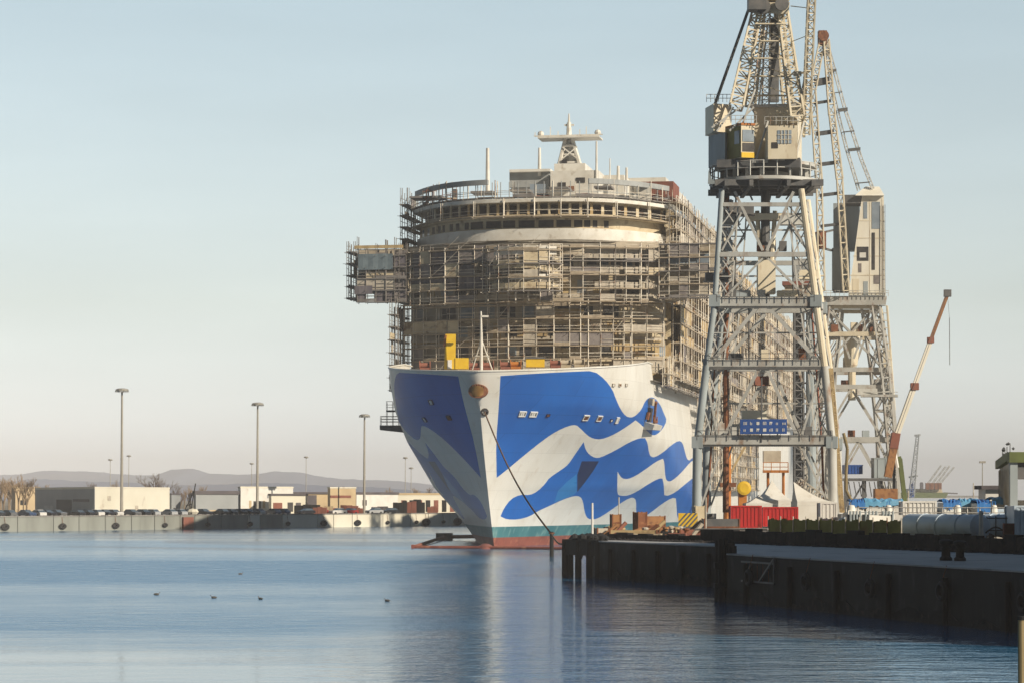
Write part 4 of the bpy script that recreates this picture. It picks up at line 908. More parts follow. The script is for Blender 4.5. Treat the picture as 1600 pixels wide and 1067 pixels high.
eb, (a, c, b, z1) = twobox(1107, 1133, 1136, 207, 257, 1, 'electric_house', 'crane_blue_grey', 3.5, .6)
m = MB()
for px, py, dx, dy in ((1108, 262, 30, 0), ): m.hexa([q1(1106, 288, 0), q1(1124, 288, 0), q1(1124, 288, 6), q1(1106, 288, 6), q1(1107, 266, 0), q1(1112, 280, 0), q1(1112, 280, 6), q1(1107, 266, 6)])
m.build('side_tray', 'crane_blue_grey', c1)
# A-frame tower above the house
tw = [((1150, 168), (1184, 12), 1.7, 1.2, -.5, 4), ((1246, 186), (1222, 12), 1.7, 1.2, -.5, 4), ((1172, 168), (1190, 12), 1.3, 1.0, 8, 6), ((1232, 168), (1216, 12), 1.3, 1.0, 8, 6)]
for a, b, w0, w1, l0, l1 in tw:
    m = MB(); m.lattice(q1(*a, l0), q1(*b, l1), w0, w1, 12, .17, up=(0, 1, 0)); m.build('tower_leg', 'crane_cream', c1)
for a, b in (((1196, 168), (1199, 20)), ((1180, 165), (1196, 30))):
    m = MB(); m.lattice(q1(*a, 3), q1(*b, 4), .9, .7, 14, .09, up=(0, 1, 0)); m.build('ladder', 'tube_steel', c1)
m = MB(); m.box(-.55, .55, -.5, .5, 0, 1, lambda x, y, z: q1(1210, 160, 5)+Vector((x, y, z*(130/F*335)))); m.build('hydraulic_ram', 'crane_dark', c1)
m = MB()
for k, (py, x0, x1) in enumerate(((150, 1156, 1240), (120, 1161, 1236), (92, 1168, 1231), (65, 1174, 1228), (38, 1180, 1224))):
    m.tube(q1(x0, py, 2), q1(x1, py, 2), .13, n=5); m.tube(q1(x0, py, 2), q1((x0+x1)/2, py-14, 4), .08, n=4); m.tube(q1(x1, py, 2), q1((x0+x1)/2, py-14, 4), .08, n=4)
m.build('tower_strut', 'crane_cream', c1)
m = MB(); m.hexa([q1(1178, 22, 2), q1(1232, 22, 2), q1(1232, 22, 7), q1(1178, 22, 7), q1(1176, 4, 2), q1(1234, 4, 2), q1(1234, 4, 7), q1(1176, 4, 7)]); m.build('tower_head', 'crane_cream', c1)
m = MB(); m.box(-2.6, -.3, -1, 1.2, -.6, 1.2, lambda x, y, z: q1(1200, 10, 1.2)+Vector((x, y, z))); m.lathe(q1(1192, 10, 1.0), [(1.0, 0), (1.0, .5)], 14, axis=(0, 1, 0)); m.lathe(q1(1222, 6, 1.0), [(.9, 0), (.9, .5)], 14, axis=(0, 1, 0)); m.build('sheave_block', 'crane_dark', c1)
m = MB(); m.box(-2.2, 2.2, -1.5, 2.0, 0, .5, lambda x, y, z: q1(1206, 3, 4)+Vector((x, y, z))); m.lattice(q1(1206, 2, 4), q1(1207, -60, 4), 2.4, 1.2, 5, .16, up=(0, 1, 0)); m.build('tower_top', 'crane_cream', c1)
for a, b, l0, l1 in (((1116, 165), (1178, -10), 3, 3), ((1117, 166), (1186, -30), 4, 4)):
    m = MB(); m.tube(q1(*a, l0), q1(*b, l1), .16, n=6); m.build('stay_cable', 'crane_dark', c1)
m = MB(); m.lattice(q1(1259, 210, 2), q1(1271, -70, -6), 1.0, .9, 22, .12, up=(0, 1, 0)); m.tube(q1(1256, 215, 2), q1(1266, -70, -6), .2, n=5); m.build('jib', 'crane_cream', c1)
m = MB(); m.bar(q1(1246, 116, 0), q1(1266, 112, 0), .25, .25); m.box(-.5, .5, -.3, .3, -.3, .3, lambda x, y, z: q1(1246, 116, 0)+Vector((x, y, z))); m.bar(q1(1236, 10, 2), q1(1270, 14, -4), .12, .12); m.bar(q1(1236, 66, 2), q1(1262, 56, -2), .08, .08); m.build('jib_arm', 'crane_cream', c1)
m = MB()
for (x0, y0), (x1, y1) in (((1243, 250), (1256, 190)), ((1180, 255), (1200, 190)), ((1120, 206), (1146, 168)), ((1112, 200), (1160, 166)), ((1140, 205), (1178, 168)), ((1160, 195), (1180, 140)), ((1246, 180), (1258, 120))): m.bar(q1(x0, y0, -.5), q1(x1, y1, 0), .22, .22)
m.build('house_strut', 'crane_grey', c1)
m = MB()
for (x0, x1, py, ly) in ((1104, 1142, 160, 2), (1176, 1250, 163, 2), (1133, 1182, 193, -1.2), (1195, 1248, 195, -1.5)):
    for dz in (.5, 1.0): m.tube(q1(x0, py, ly)+Vector((0, 0, dz)), q1(x1, py, ly)+Vector((0, 0, dz)), .05, n=4)
    for k in range(7): e = q1(x0+(x1-x0)*k/6, py, ly); m.tube(e, e+Vector((0, 0, 1.0)), .05, n=4)
m.build('roof_rail', 'crane_grey', c1)

CRK = .864
c1.scale = (CRK,)*3; c1.location = (32.6*CRK, 336*CRK, CAMH+(QZ-CAMH)*CRK)      # its real size and place on the quay
# ---- the second crane, further down the quay
C2 = CraneFrame(68.2, 520.0); q2 = C2.q
c2 = thing('harbour_crane', 'pale cream harbour crane with tower-shaped house, standing behind the near one', 'crane', (68.2, 526, QZ), 'shipyard cranes')
L2 = [(1262, 796), (1264, 700), (1276, 600), (1290, 478)]; R2 = [(1397, 796), (1393, 700), (1384, 590), (1368, 478)]
for ly in (0, 13):
    for LG in (L2, R2):
        m = MB(); pp = [same(C2, x, y, ly) for x, y in LG]
        for a, b in zip(pp, pp[1:]): m.lattice(a, b, 1.6, 1.5, 5, .24, up=(0, 1, 0))
        m.build('leg', 'crane_grey', c2)
    for ya, x0, x1, hh in ((686, 1264, 1395, 1.0), (604, 1276, 1388, .9), (577, 1278, 1386, .9), (522, 1285, 1378, .9), (480, 1288, 1372, .8)):
        m = MB(); m.bar(same(C2, x0, ya, ly), same(C2, x1, ya, ly), .8, hh); m.build('portal_beam', 'crane_cream' if ya in (522, 480) else 'crane_grey', c2)
    for a, b in (((1328, 610), (1285, 684)), ((1332, 610), (1378, 684)), ((1330, 525), (1284, 575)), ((1332, 525), (1380, 575)), ((1300, 480), (1328, 560)), ((1362, 480), (1334, 560)), ((1290, 690), (1270, 780)), ((1340, 690), (1390, 780)), ((1340, 690), (1290, 780)), ((1292, 482), (1330, 520)), ((1366, 482), (1330, 520))):
        m = MB(); m.bar(same(C2, *a, ly), same(C2, *b, ly), .42, .42); m.build('diagonal_brace', 'crane_grey', c2)
for LG in (L2, R2):
    for (x0, y0) in LG[1:]:
        m = MB(); m.bar(same(C2, x0, y0, 0), same(C2, x0, y0, 13), .6, .8); m.build('side_brace', 'crane_grey', c2)
lat2 = [(796, 1262, 1397), (740, 1263, 1395), (686, 1265, 1393), (640, 1271, 1389), (604, 1276, 1385), (577, 1278, 1383), (522, 1285, 1375), (480, 1289, 1369)]
for ly in (.3, 6.5, 12.7):
    for (ya, la, ra), (yb, lb_, rb) in zip(lat2, lat2[1:]):
        for xa, xb, sg_ in ((la, lb_, 1), (ra, rb, -1)):
            m = MB(); m.tube(same(C2, xa, ya, ly), same(C2, xb+sg_*24, yb, ly), .17, n=4); m.tube(same(C2, xa+sg_*24, ya, ly), same(C2, xb, yb, ly), .17, n=4); m.tube(same(C2, xa+sg_*24, ya, ly), same(C2, xb+sg_*24, yb, ly), .22, n=4); m.tube(same(C2, xa, ya, ly), same(C2, xa+sg_*24, ya, ly), .17, n=4); m.build('lacing', 'crane_grey', c2)
rq = random.Random(19)
for k in range(14):
    x = rq.uniform(1295, 1380); y = rq.choice([686, 604, 577, 522]); l_ = rq.uniform(0, 10); m = MB(); m.box(-.7, .7, -.5, .5, 0, rq.uniform(.8, 2.4), lambda a_, b_, d_: q2(x, y-3, l_)+Vector((a_, b_, d_))); m.build('equipment_box', rq.choice(['crane_dark', 'crane_grey', 'crane_cream', 'rust', 'crane_blue_grey']), c2)
m = MB(); m.lathe(q2(1330, 570, 6), [(.5, -1.5), (1.3, 0), (1.9, 6.5)], 12); m.tube(q2(1331, 575, 6), q2(1331, 625, 6), .8, n=8); m.build('king_post', 'crane_cream', c2)
m = MB(); m.hexa([q2(1286, 477, -1), q2(1384, 477, -1), q2(1384, 477, 14), q2(1286, 477, 14), q2(1284, 463, -1), q2(1386, 463, -1), q2(1386, 463, 14), q2(1284, 463, 14)]); m.build('slewing_platform', 'crane_grey', c2)
m = MB(); m.hexa([q2(1326, 462.8, -1.2), q2(1384, 462.8, -1.2), q2(1384, 462.8, 8), q2(1326, 462.8, 8), q2(1347, 306, 0), q2(1381, 306, 0), q2(1381, 306, 6), q2(1347, 306, 6)])
mh2 = m.build('machine_tower', 'crane_white', c2)
def fr2(px, py): t = (462.8-py)/156.8; return q2(px, py, -1.2+1.2*t)
def patch2(x0, x1, y0, y1, name, mt, pr=.06):
    m = MB(); o = Vector((0, -pr, 0)); i = Vector((0, .2, 0)); cs = [fr2(x0, y1), fr2(x1, y1), fr2(x1, y0), fr2(x0, y0)]
    m.hexa([cs[0]+o, cs[1]+o, cs[1]+i, cs[0]+i, cs[3]+o, cs[2]+o, cs[2]+i, cs[3]+i]); return m.build(name, mt, mh2)
patch2(1362, 1375, 316, 358, 'window', 'pale_glass'); patch2(1349, 1355, 316, 342, 'window', 'pale_glass'); patch2(1362, 1367, 364, 422, 'door_slot', 'dark_opening'); w2 = patch2(1339, 1357, 386, 408, 'window', 'dark_opening'); patch2(1343, 1353, 395, 403, 'window_shelf', 'white_paint', .1)
for x0, x1, y0, y1, mt_ in ((1328, 1383, 430, 431.2, 'crane_cream'), (1333, 1383, 400, 401, 'crane_cream'), (1338, 1382, 372, 373, 'crane_cream'), (1343, 1382, 345, 346, 'crane_cream'), (1358.5, 1359.3, 312, 460, 'crane_cream'), (1378, 1378.8, 310, 460, 'crane_cream'), (1332, 1342, 436, 458, 'crane_cream'), (1349, 1356, 440, 462, 'crane_blue_grey'), (1365, 1374, 430, 444, 'net_dark'), (1341, 1346, 412, 426, 'net_dark')): patch2(x0, x1, y0, y1, 'wall_panel', mt_, .05)
m = MB()
for k in range(9): m.tube(fr2(1378, 452-15*k), fr2(1382, 452-15*k), .06, n=4)
for x in (1377.5, 1382.5): m.tube(fr2(x, 460)+Vector((0, -.25, 0)), fr2(x, 320)+Vector((0, -.25, 0)), .07, n=4)
m.build('wall_ladder', 'crane_dark', mh2)
m = MB()
for py in (458, 454.5): m.tube(q2(1284, py, -1.6), q2(1388, py, -1.6), .07, n=4)
for k in range(16): m.tube(q2(1284+104*k/15, 463, -1.6), q2(1284+104*k/15, 454.5, -1.6), .06, n=4)
m.build('hand_rail', 'crane_grey', c2)
m = MB(); m.hexa([q2(1336, 306, -1), q2(1382, 306, -1), q2(1382, 306, 7), q2(1336, 306, 7), q2(1352, 292, 2), q2(1374, 292, 2), q2(1374, 292, 5), q2(1352, 292, 5)]); m.build('tower_roof', 'crane_white', c2)
cbox(1300, 1326, 388, 454, 3, 9, 'engine_room', 'crane_blue_grey', c2, C2); cbox(1302, 1343, 318, 392, 8, 11, 'side_panel', 'crane_blue_grey', c2, C2); cbox(1318, 1346, 305, 318, 0, 6, 'roof_walkway', 'crane_dark', c2, C2)
cb2, (a, c, b, z1) = twobox(1268, 1279, 1291, 362, 388, -2, 'driver_cab', 'rust', 3, .5, c2, C2); wallpatch(a, c, a.z, z1, .1, .9, .2, .9, 'cab_window', 'window_glass', cb2, .06)
m = MB(); m.bar(q2(1285, 388, 0), q2(1300, 392, 3), .4, .4); m.bar(q2(1285, 364, 0), q2(1302, 360, 3), .4, .4); m.build('cab_arm', 'crane_dark', c2)
# jib: a ladder of two lattice chords, rungs, and the back ties with dark paddles
jb = [(1317, 455), (1318, 300), (1299, 180), (1291, 62)]
for off, sh_ in ((0, 0), (-1, 1)):
    m = MB()
    ch = [(1322, 455), (1312, 280), (1300, 180), (1291, 62)] if off == 0 else [(1284, 455), (1280, 290), (1270, 140), (1285, 62)]
    for a, b in zip(ch, ch[1:]): m.lattice(q2(*a, -2), q2(*b, -2), 1.25, 1.1, 7, .17, up=(0, 1, 0))
    m.build('jib_chord', 'crane_cream', c2)
def ladx(ch, y):
    for (x0, y0), (x1, y1) in zip(ch, ch[1:]):
        if y1 <= y <= y0: return x0+(x1-x0)*(y-y0)/(y1-y0)
    return ch[-1][0]
cA = [(1322, 455), (1312, 280), (1300, 180), (1291, 62)]; cB = [(1284, 455), (1280, 290), (1270, 140), (1285, 62)]
for y, h_ in ((352, .5), (304, .6), (256, .7), (208, .8), (160, .5), (128, 1.4), (84, .8)):
    m = MB(); m.bar(q2(ladx(cB, y), y+2, -2), q2(ladx(cA, y), y-2, -2), .8, h_); m.build('jib_rung', 'crane_dark', c2)
m = MB(); m.lathe(q2(1287, 56, -3), [(1.1, 0), (1.1, 1.5)], 14, axis=(0, 1, 0)); m.box(-1.1, .6, -.6, 1.2, -1.6, 1.2, lambda x, y, z: q2(1287, 58, -2)+Vector((x, y, z))); m.build('jib_head', 'rust', c2)
t1 = [(1290, 60), (1320, 170), (1346, 250), (1364, 296)]; t2 = [(1290, 62), (1300, 140), (1322, 230), (1342, 298)]
for ch in (t1, t2):
    m = MB()
    for a, b in zip(ch, ch[1:]): m.lattice(q2(*a, 1), q2(*b, 1), .55, .55, 8, .08, up=(0, 1, 0))
    m.build('back_tie', 'crane_grey', c2)
for x, y, w_, h_ in ((1301, 111, 6, 4.5), (1309, 145, 7, 1.6), (1317, 172, 7.5, 5.5), (1326, 206, 9, 2), (1335, 234, 9.5, 5), (1348, 286, 11, 2)):
    m = MB(); m.hexa([q2(x-w_, y+h_/2+1, .4), q2(x+w_, y+h_/2-1, .4), q2(x+w_, y+h_/2-1, 1.6), q2(x-w_, y+h_/2+1, 1.6), q2(x-w_, y-h_/2+1, .4), q2(x+w_, y-h_/2-1, .4), q2(x+w_, y-h_/2-1, 1.6), q2(x-w_, y-h_/2+1, 1.6)]); m.build('tie_plate', 'crane_dark', c2)
m = MB(); 
for x, y in ((1384, 440), (1386, 462)): pass
m.tube(q2(1376, 478, 12), q2(1391, 640, 14), .3, n=5); m.tube(q2(1386, 478, 12), q2(1398, 640, 14), .25, n=5)
for k in range(14): m.tube(q2(1376+15*k/14, 478+162*k/14, 12), q2(1386+12*k/14, 478+162*k/14, 12), .1, n=4)
m.hexa([q2(1380, 575, 9), q2(1389, 575, 9), q2(1389, 575, 13), q2(1380, 575, 13), q2(1379, 545, 9), q2(1388, 545, 9), q2(1388, 545, 13), q2(1379, 545, 13)])
m.build('lift_shaft', 'crane_cream', c2)
m = MB(); m.bar(q2(1345, 618, -1), q2(1403, 618, -1), 2.5, .5); m.bar(q2(1350, 612, -1), q2(1403, 612, -1), .15, .15); m.box(-1.5, 5, -1, 2, 0, 1.3, lambda x, y, z: q2(1350, 617, 0)+Vector((x, y, z))); m.build('side_gallery', 'crane_grey', c2)

# ---- dark lift tower between the ship and the second crane
C3 = CraneFrame(49.0, 430.0); q3 = C3.q
c3 = thing('lift_tower', 'dark steel lift tower beside a green column, seen through the near crane', 'tower', (49, 432, QZ))
m = MB(); m.lattice(q3(1248, 795, 0), q3(1248, 474, 0), 1.5, 1.5, 26, .2, up=(0, 1, 0)); m.box(-.5, .5, .2, 1.2, 0, 1, lambda x, y, z: q3(1248, 795, 0)+Vector((x, y, z*320/F*430))); m.build('rack_mast', 'crane_dark', c3)
m = MB(); m.tube(q3(1267, 795, 0), q3(1267, 470, 0), .85, n=12); m.build('column', 'crane_blue_grey', c3)
m = MB()
for k in range(14): y = 790-24*k; m.bar(q3(1252, y, 0), q3(1264, y, 0), .3, .3)
m.build('tie_beam', 'crane_dark', c3)
cbox(1238, 1266, 405, 440, 0, 5, 'machine_housing', 'grey_panel', c3, C3); cbox(1222, 1270, 440, 446, -.5, 5, 'top_floor', 'brown_red', c3, C3); cbox(1226, 1266, 446, 470, 0, 5, 'base_housing', 'primer', c3, C3)
m = MB(); m.bar(q3(1222, 456, -.6), q3(1268, 456, -.6), .15, .6); m.build('hand_rail', 'tube_steel', c3)

# ---- mobile crane with an orange and white telescopic boom
D4 = 400
mc = thing('mobile_crane', 'orange mobile crane with its long orange and white telescopic boom raised', 'mobile crane', P(1390, 809, D4))
def b4(px, py, dy=0): return P(px, py, D4+dy)
segs = [((1387, 745), (1398, 690), 1.15, 'rust_orange'), ((1396, 700), (1400, 676), 1.3, 'brown_red'), ((1399, 684), (1428, 604), .85, 'crane_white'), ((1426, 610), (1454, 532), .68, 'crane_white'), ((1453, 535), (1481, 459), .52, 'rust_orange')]
for a, b, w_, mt in segs:
    m = MB(); m.bar(b4(*a), b4(*b), w_, w_, up=(0, 1, 0)); m.build('boom_section', mt, mc)
m = MB(); m.box(-.6, .6, -.6, .6, -.5, .6, lambda x, y, z: b4(1429, 604)+Vector((x, y, z))); m.box(-.5, .5, -.5, .5, -.4, .5, lambda x, y, z: b4(1454, 532)+Vector((x, y, z))); m.build('boom_collar', 'rust_red', mc)
m = MB(); m.box(-.5, .6, -.4, .4, -.6, .5, lambda x, y, z: b4(1480, 458)+Vector((x, y, z))); m.build('boom_head', 'crane_dark', mc)
m = MB(); m.tube(b4(1402, 676, -.8), b4(1479, 462, -.8), .05, n=4); m.build('hoist_rope', 'crane_dark', mc)
m = MB(); m.tube(b4(1402, 730), b4(1395, 690), .3, n=6); m.build('lift_ram', 'white_paint', mc)
m = MB(); m.box(-3, 3, -1.3, 1.3, 1.2, 2.2, lambda x, y, z: P(1390, 809, D4)+Vector((x*1.5, y, z))); m.box(-2, 1.5, -1.2, 1.2, 2.2, 4.6, lambda x, y, z: P(1386, 809, D4)+Vector((x, y, z))); bd = m.build('carrier', 'rust_orange', mc)
for k in range(4):
    m = MB(); m.lathe(P(1390, 809, D4)+Vector((-3.6+k*2.3, -1.5, .62)), [(.3, 0), (.62, .02), (.62, .4), (.3, .42)], 14, axis=(0, 1, 0)); m.build('wheel', 'rubber', mc)
hk = b4(1484, 497, 60); m = MB(); m.tube(P(1483.5, 497, 400), P(1484, 570, 400), .055, n=5); m.tube(P(1480.5, 460, 400), P(1483.5, 497, 400), .03, n=4); m.build('hook_line', 'crane_dark', mc)
# green A-shaped derrick legs and yellow hose arch near the second crane
o = thing('derrick', 'thin dark green derrick post leaning beside the orange crane boom', 'derrick', P(1410, 800, 420))
m = MB(); m.bar(P(1416, 800, 420), P(1406, 716, 420), .7, .7); m.bar(P(1396, 718, 420), P(1408, 714, 420), .5, .5); m.build('post', 'green_paint', o); m = MB(); m.bar(P(1396, 800, 421), P(1397, 718, 421), .4, .4); m.build('strut', 'crane_dark', o)
o = thing('loading_arm', 'curved yellow pipe arm standing behind the right leg of the near crane', 'pipe arm', P(1322, 800, 380))
m = MB(); m.path([P(x, y, 380) for x, y in ((1318, 676), (1324, 700), (1322, 740), (1322, 765), (1332, 785), (1340, 806))], .24, 8); m.build('pipe', 'wood_yellow', o); m = MB(); m.bar(P(1336, 806, 380), P(1336, 822, 380), 1.2, 1.2, up=(0, 1, 0)); m.build('foot', 'wood_yellow', o)
def open_shed_box(name, label, px0, px1, py0, py1, D, mt, cat, dpt=4, group=None, rib=None):
    o = thing(name, label, cat, P((px0+px1)/2, py1, D), group); a, b = P(px0, py1, D), P(px1, py1, D); t = P(px0, py0, D).z; m = MB()
    m.hexa([a, b, b+Vector((0, dpt, 0)), a+Vector((0, dpt, 0)), (a.x, a.y, t), (b.x, b.y, t), (b.x, b.y+dpt, t), (a.x, a.y+dpt, t)]); m.build('body', mt, o)
    m = MB(); h = t-a.z; w_ = b.x-a.x
    m.box(a.x-.08, b.x+.08, a.y-.08, a.y+dpt+.08, t, t+.16)
    for k in range(rib or 6): x = a.x+w_*(k+.5)/(rib or 6); m.box(x-.07, x+.07, a.y-.09, a.y, a.z+.1, t-.1)
    m.build('ribs', mt, o); return o
open_shed_box('container', 'blue container high under the second crane', 1320, 1348, 727, 740, 470, 'blue_paint', 'container')
open_shed_box('switch_house', 'grey square cabinet under the second crane', 1366, 1390, 716, 746, 468, 'crane_blue_grey', 'cabinet', rib=2)
o = thing('work_gantry', 'dark steel gantry deck carrying the blue container and grey cabinet', 'gantry', P(1350, 800, 470))
m = MB(); m.hexa([P(1316, 751, 468), P(1400, 751, 468), P(1400, 751, 480), P(1316, 751, 480), P(1316, 746.5, 468), P(1400, 746.5, 468), P(1400, 746.5, 480), P(1316, 746.5, 480)]); m.build('deck', 'crane_dark', o)
for px in (1322, 1350, 1376, 1398):
    m = MB(); m.bar(P(px, 805, 469), P(px, 751, 469), .7, .7, up=(0, 1, 0)); m.build('leg', 'crane_dark', o)
m = MB(); m.bar(P(1322, 780, 469), P(1398, 780, 469), .4, .4); m.bar(P(1322, 800, 469), P(1350, 752, 469), .3, .3); m.bar(P(1398, 800, 469), P(1376, 752, 469), .3, .3)
for k in range(9): m.tube(P(1326+8*k, 752, 468), P(1330+8*k, 775, 469), .12, n=4)
m.build('brace', 'crane_dark', o)
# orange posts and yellow machine low against the white hull
o = thing('derrick_post', 'orange steel post against the white hull inside the near crane', 'post', P(1136, 800, 352))
m = MB(); m.tube(P(1136, 812, 352), P(1137, 694, 352), .55, .5, 10); m.build('post', 'orange_paint', o); m = MB(); m.box(-1.1, 1.1, -1.1, 1.1, -.3, .3, lambda x, y, z: P(1137, 757, 352)+Vector((x, y, z))); m.build('bracket', 'rust', o)
m = MB(); m.bar(P(1138, 745, 352), P(1168, 690, 352), .3, .3); m.build('stay', 'tan_panel', o)
o = thing('gantry_lift', 'yellow machine with a round head left of the white tents', 'machine', P(1161, 800, 345))
m = MB(); m.bar(P(1160, 812, 345), P(1160, 765, 345), 1.1, 1.1, up=(0, 1, 0)); m.build('column', 'orange_paint', o); m = MB(); m.lathe(P(1163, 762, 344), [(.6, 0), (.95, .1), (.95, 1.2), (.6, 1.3)], 16, axis=(0, 1, 0)); m.build('drum', 'yellow_paint', o)
o = thing('work_basket', 'orange railed work platform hung against the white hull above the tents', 'work platform', P(1208, 735, 352))
m = MB(); m.box(-1.7, 1.7, -1, 1, 0, .35, lambda x, y, z: P(1212, 738, 352)+Vector((x, y, z))); m.build('floor', 'orange_paint', o)
m = MB()
for x in (-1.7, -.6, .6, 1.7): m.tube(P(1212, 738, 351)+Vector((x, 0, 0)), P(1212, 722, 351)+Vector((x, 0, 0)), .07, n=4)
for py in (722, 729): m.tube(P(1212, py, 351)+Vector((-1.7, 0, 0)), P(1212, py, 351)+Vector((1.7, 0, 0)), .07, n=4)
m.tube(P(1200, 735, 352), P(1200, 800, 352), .2, n=6); m.tube(P(1224, 735, 352), P(1224, 800, 352), .2, n=6); m.build('rail', 'orange_paint', o)
m = MB(); m.box(-1.2, 1.2, -.6, .6, 0, 1.6, lambda x, y, z: P(1206, 722, 353)+Vector((x, y, z))); m.build('motor', 'primer', o)
# ------------------------------------------------------------------ right quay
def struct(name, mb, m): o = mb.build(name, m); o['kind'] = 'structure'; return o
QP = [(7.5, 218), (16.2, 196), (14.3, 170), (26, 131), (33, 108), (60, 60), (420, 60), (420, 930), (4.8+.18*706, 930), (8.6, 246), (6.9, 227)]
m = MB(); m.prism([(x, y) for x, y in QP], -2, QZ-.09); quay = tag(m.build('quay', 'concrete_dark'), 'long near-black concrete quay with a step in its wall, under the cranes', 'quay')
top_ = [(4.5, 224.4)]+QP[1:]
m = MB(); m.prism([(x-.06 if i in (0, 1, 2, 3, 4) else x, y) for i, (x, y) in enumerate(QP)], QZ-.088, QZ); struct('pavement', m, 'apron')
m = MB(); i = len(m.v); yd = [(13.5, 224), (20.4, 204), (33, 172), (52, 126), (80, 80), (419, 80), (419, 929), (4.8+.18*700+3, 929), (12, 246)]
m.v += [Vector((x, y, QZ+.006)) for x, y in yd]; m.face([i+k for k in range(len(yd))]); struct('yard_ground', m, 'yard')
# wall buttresses, fenders and weed line of the near quay face
def along(a, b, t): return Vector((a[0]+(b[0]-a[0])*t, a[1]+(b[1]-a[1])*t, 0))
for (a, b, n, lb) in ((QP[0], QP[1], 5, 'far'), (QP[2], QP[4], 9, 'near')):
    d = Vector((b[0]-a[0], b[1]-a[1], 0)).normalized(); nn = Vector((d.y, -d.x, 0)); nn = -nn if nn.x > 0 else nn
    for k in range(n):
        p_ = along(a, b, (k+.5)/n)+nn*.14
        o = thing('fender_pile', 'dark timber fender pile on the %s part of the shaded quay wall' % lb, 'fender', (p_.x, p_.y, 0), 'fender piles along the %s quay wall' % lb)
        m = MB(); m.tube(p_+Vector((0, 0, -1)), p_+Vector((0, 0, 2.6)), .2, n=8); m.build('pile', 'timber_dark', o); m = MB(); m.tube(p_+Vector((0, 0, 2.3)), p_+Vector((0, 0, 2.45)), .24, n=8); m.build('band', 'timber_dark', o)
for (a, b, n, lb) in ((QP[0], QP[1], 26, 0), (QP[2], QP[4], 44, 0)):
    d_ = Vector((b[0]-a[0], b[1]-a[1], 0)).normalized(); nn = Vector((d_.y, -d_.x, 0)); nn = -nn if nn.x > 0 else nn; m = MB(); i0 = 0
    for k in range(n):
        p0, p1 = along(a, b, k/n)+nn*.03, along(a, b, (k+1)/n)+nn*.03; h0 = .55+.25*math.sin(k*2.1)+.2*math.sin(k*.7); h1 = .55+.25*math.sin(k*2.1+2.1)+.2*math.sin(k*.7+.7)
        m.hexa([p0-nn*.1-Vector((0, 0, 1)), p1-nn*.1-Vector((0, 0, 1)), p1+nn*.05-Vector((0, 0, 1)), p0+nn*.05-Vector((0, 0, 1)), p0-nn*.1+Vector((0, 0, h0)), p1-nn*.1+Vector((0, 0, h1)), p1+nn*.05+Vector((0, 0, h1)), p0+nn*.05+Vector((0, 0, h0))])
    m.build('weed_line', 'rubble', quay)
for k in range(7):
    t = (k+.5)/7; a, b = QP[2], QP[4]; d_ = Vector((b[0]-a[0], b[1]-a[1], 0)).normalized(); nn = Vector((d_.y, -d_.x, 0)); nn = -nn if nn.x > 0 else nn
    c_ = along(a, b, t)+nn*.35+Vector((0, 0, 1.75+.25*math.sin(k*3))); o = thing('dock_bumper', 'old black tyre hanging on the dark near quay wall', 'tyre', c_, 'tyres on the near quay wall'); m = MB(); i0 = 0; n1, n2 = 16, 7
    for a_ in range(n1):
        t_ = 2*math.pi*a_/n1; rd = d_*math.cos(t_)+Vector((0, 0, math.sin(t_)))
        for b_ in range(n2): s_ = 2*math.pi*b_/n2; m.v.append(c_+rd*(.42+.16*math.cos(s_))+nn*(.16*math.sin(s_)))
    for a_ in range(n1):
        for b_ in range(n2): m.face((i0+a_*n2+b_, i0+((a_+1) % n1)*n2+b_, i0+((a_+1) % n1)*n2+(b_+1) % n2, i0+a_*n2+(b_+1) % n2))
    m.build('tread', 'rubber', o, smooth=True); m = MB(); m.tube(c_+Vector((0, 0, .5)), c_-nn*.3+Vector((0, 0, 3.25-c_.z)), .03, n=4); m.build('chain', 'rust', o)
# rough low wall behind the apron
WL = [(8.5, 226), (19.6, 205), (32.3, 173), (51, 126), (78, 82)]
rw = random.Random(8); wn = 0
m = MB()
for a, b in zip(WL, WL[1:]):
    n = int(math.hypot(b[0]-a[0], b[1]-a[1])/1.6)
    for k in range(n):
        p0, p1 = along(a, b, k/n), along(a, b, (k+.97)/n); h_ = 1.05+rw.uniform(-.12, .22)
        if a is WL[0] and k < n*.6: h_ *= .5
        d = (p1-p0).normalized(); nn = Vector((-d.y, d.x, 0)) if d.x < 0 else Vector((d.y, -d.x, 0)); nn = Vector((abs(nn.x), abs(nn.y), 0))*.6
        m.hexa([p0+Vector((0, 0, QZ)), p1+Vector((0, 0, QZ)), p1+nn+Vector((0, 0, QZ)), p0+nn+Vector((0, 0, QZ)), p0+Vector((0, 0, QZ+h_)), p1+Vector((0, 0, QZ+h_)), p1+nn+Vector((0, 0, QZ+h_)), p0+nn+Vector((0, 0, QZ+h_))])
tag(m.build('flood_wall', 'rubble'), 'low rough dark wall running along behind the pale quay strip', 'wall')
m = MB()
for k in range(900):
    t = rw.random()**.8; sgi = rw.randrange(0, 3); a, b = WL[sgi], WL[sgi+1]; p_ = along(a, b, t)+Vector((-.3-rw.random()*1.1, -.1-rw.random()*.5, QZ)); s_ = rw.uniform(.08, .34); m.ball(p_, s_, 5, 1, 1, .7)
tag(m.build('rubble', 'rubble'), 'dark broken rubble heaped along the foot of the low wall', 'rubble', kind='stuff')
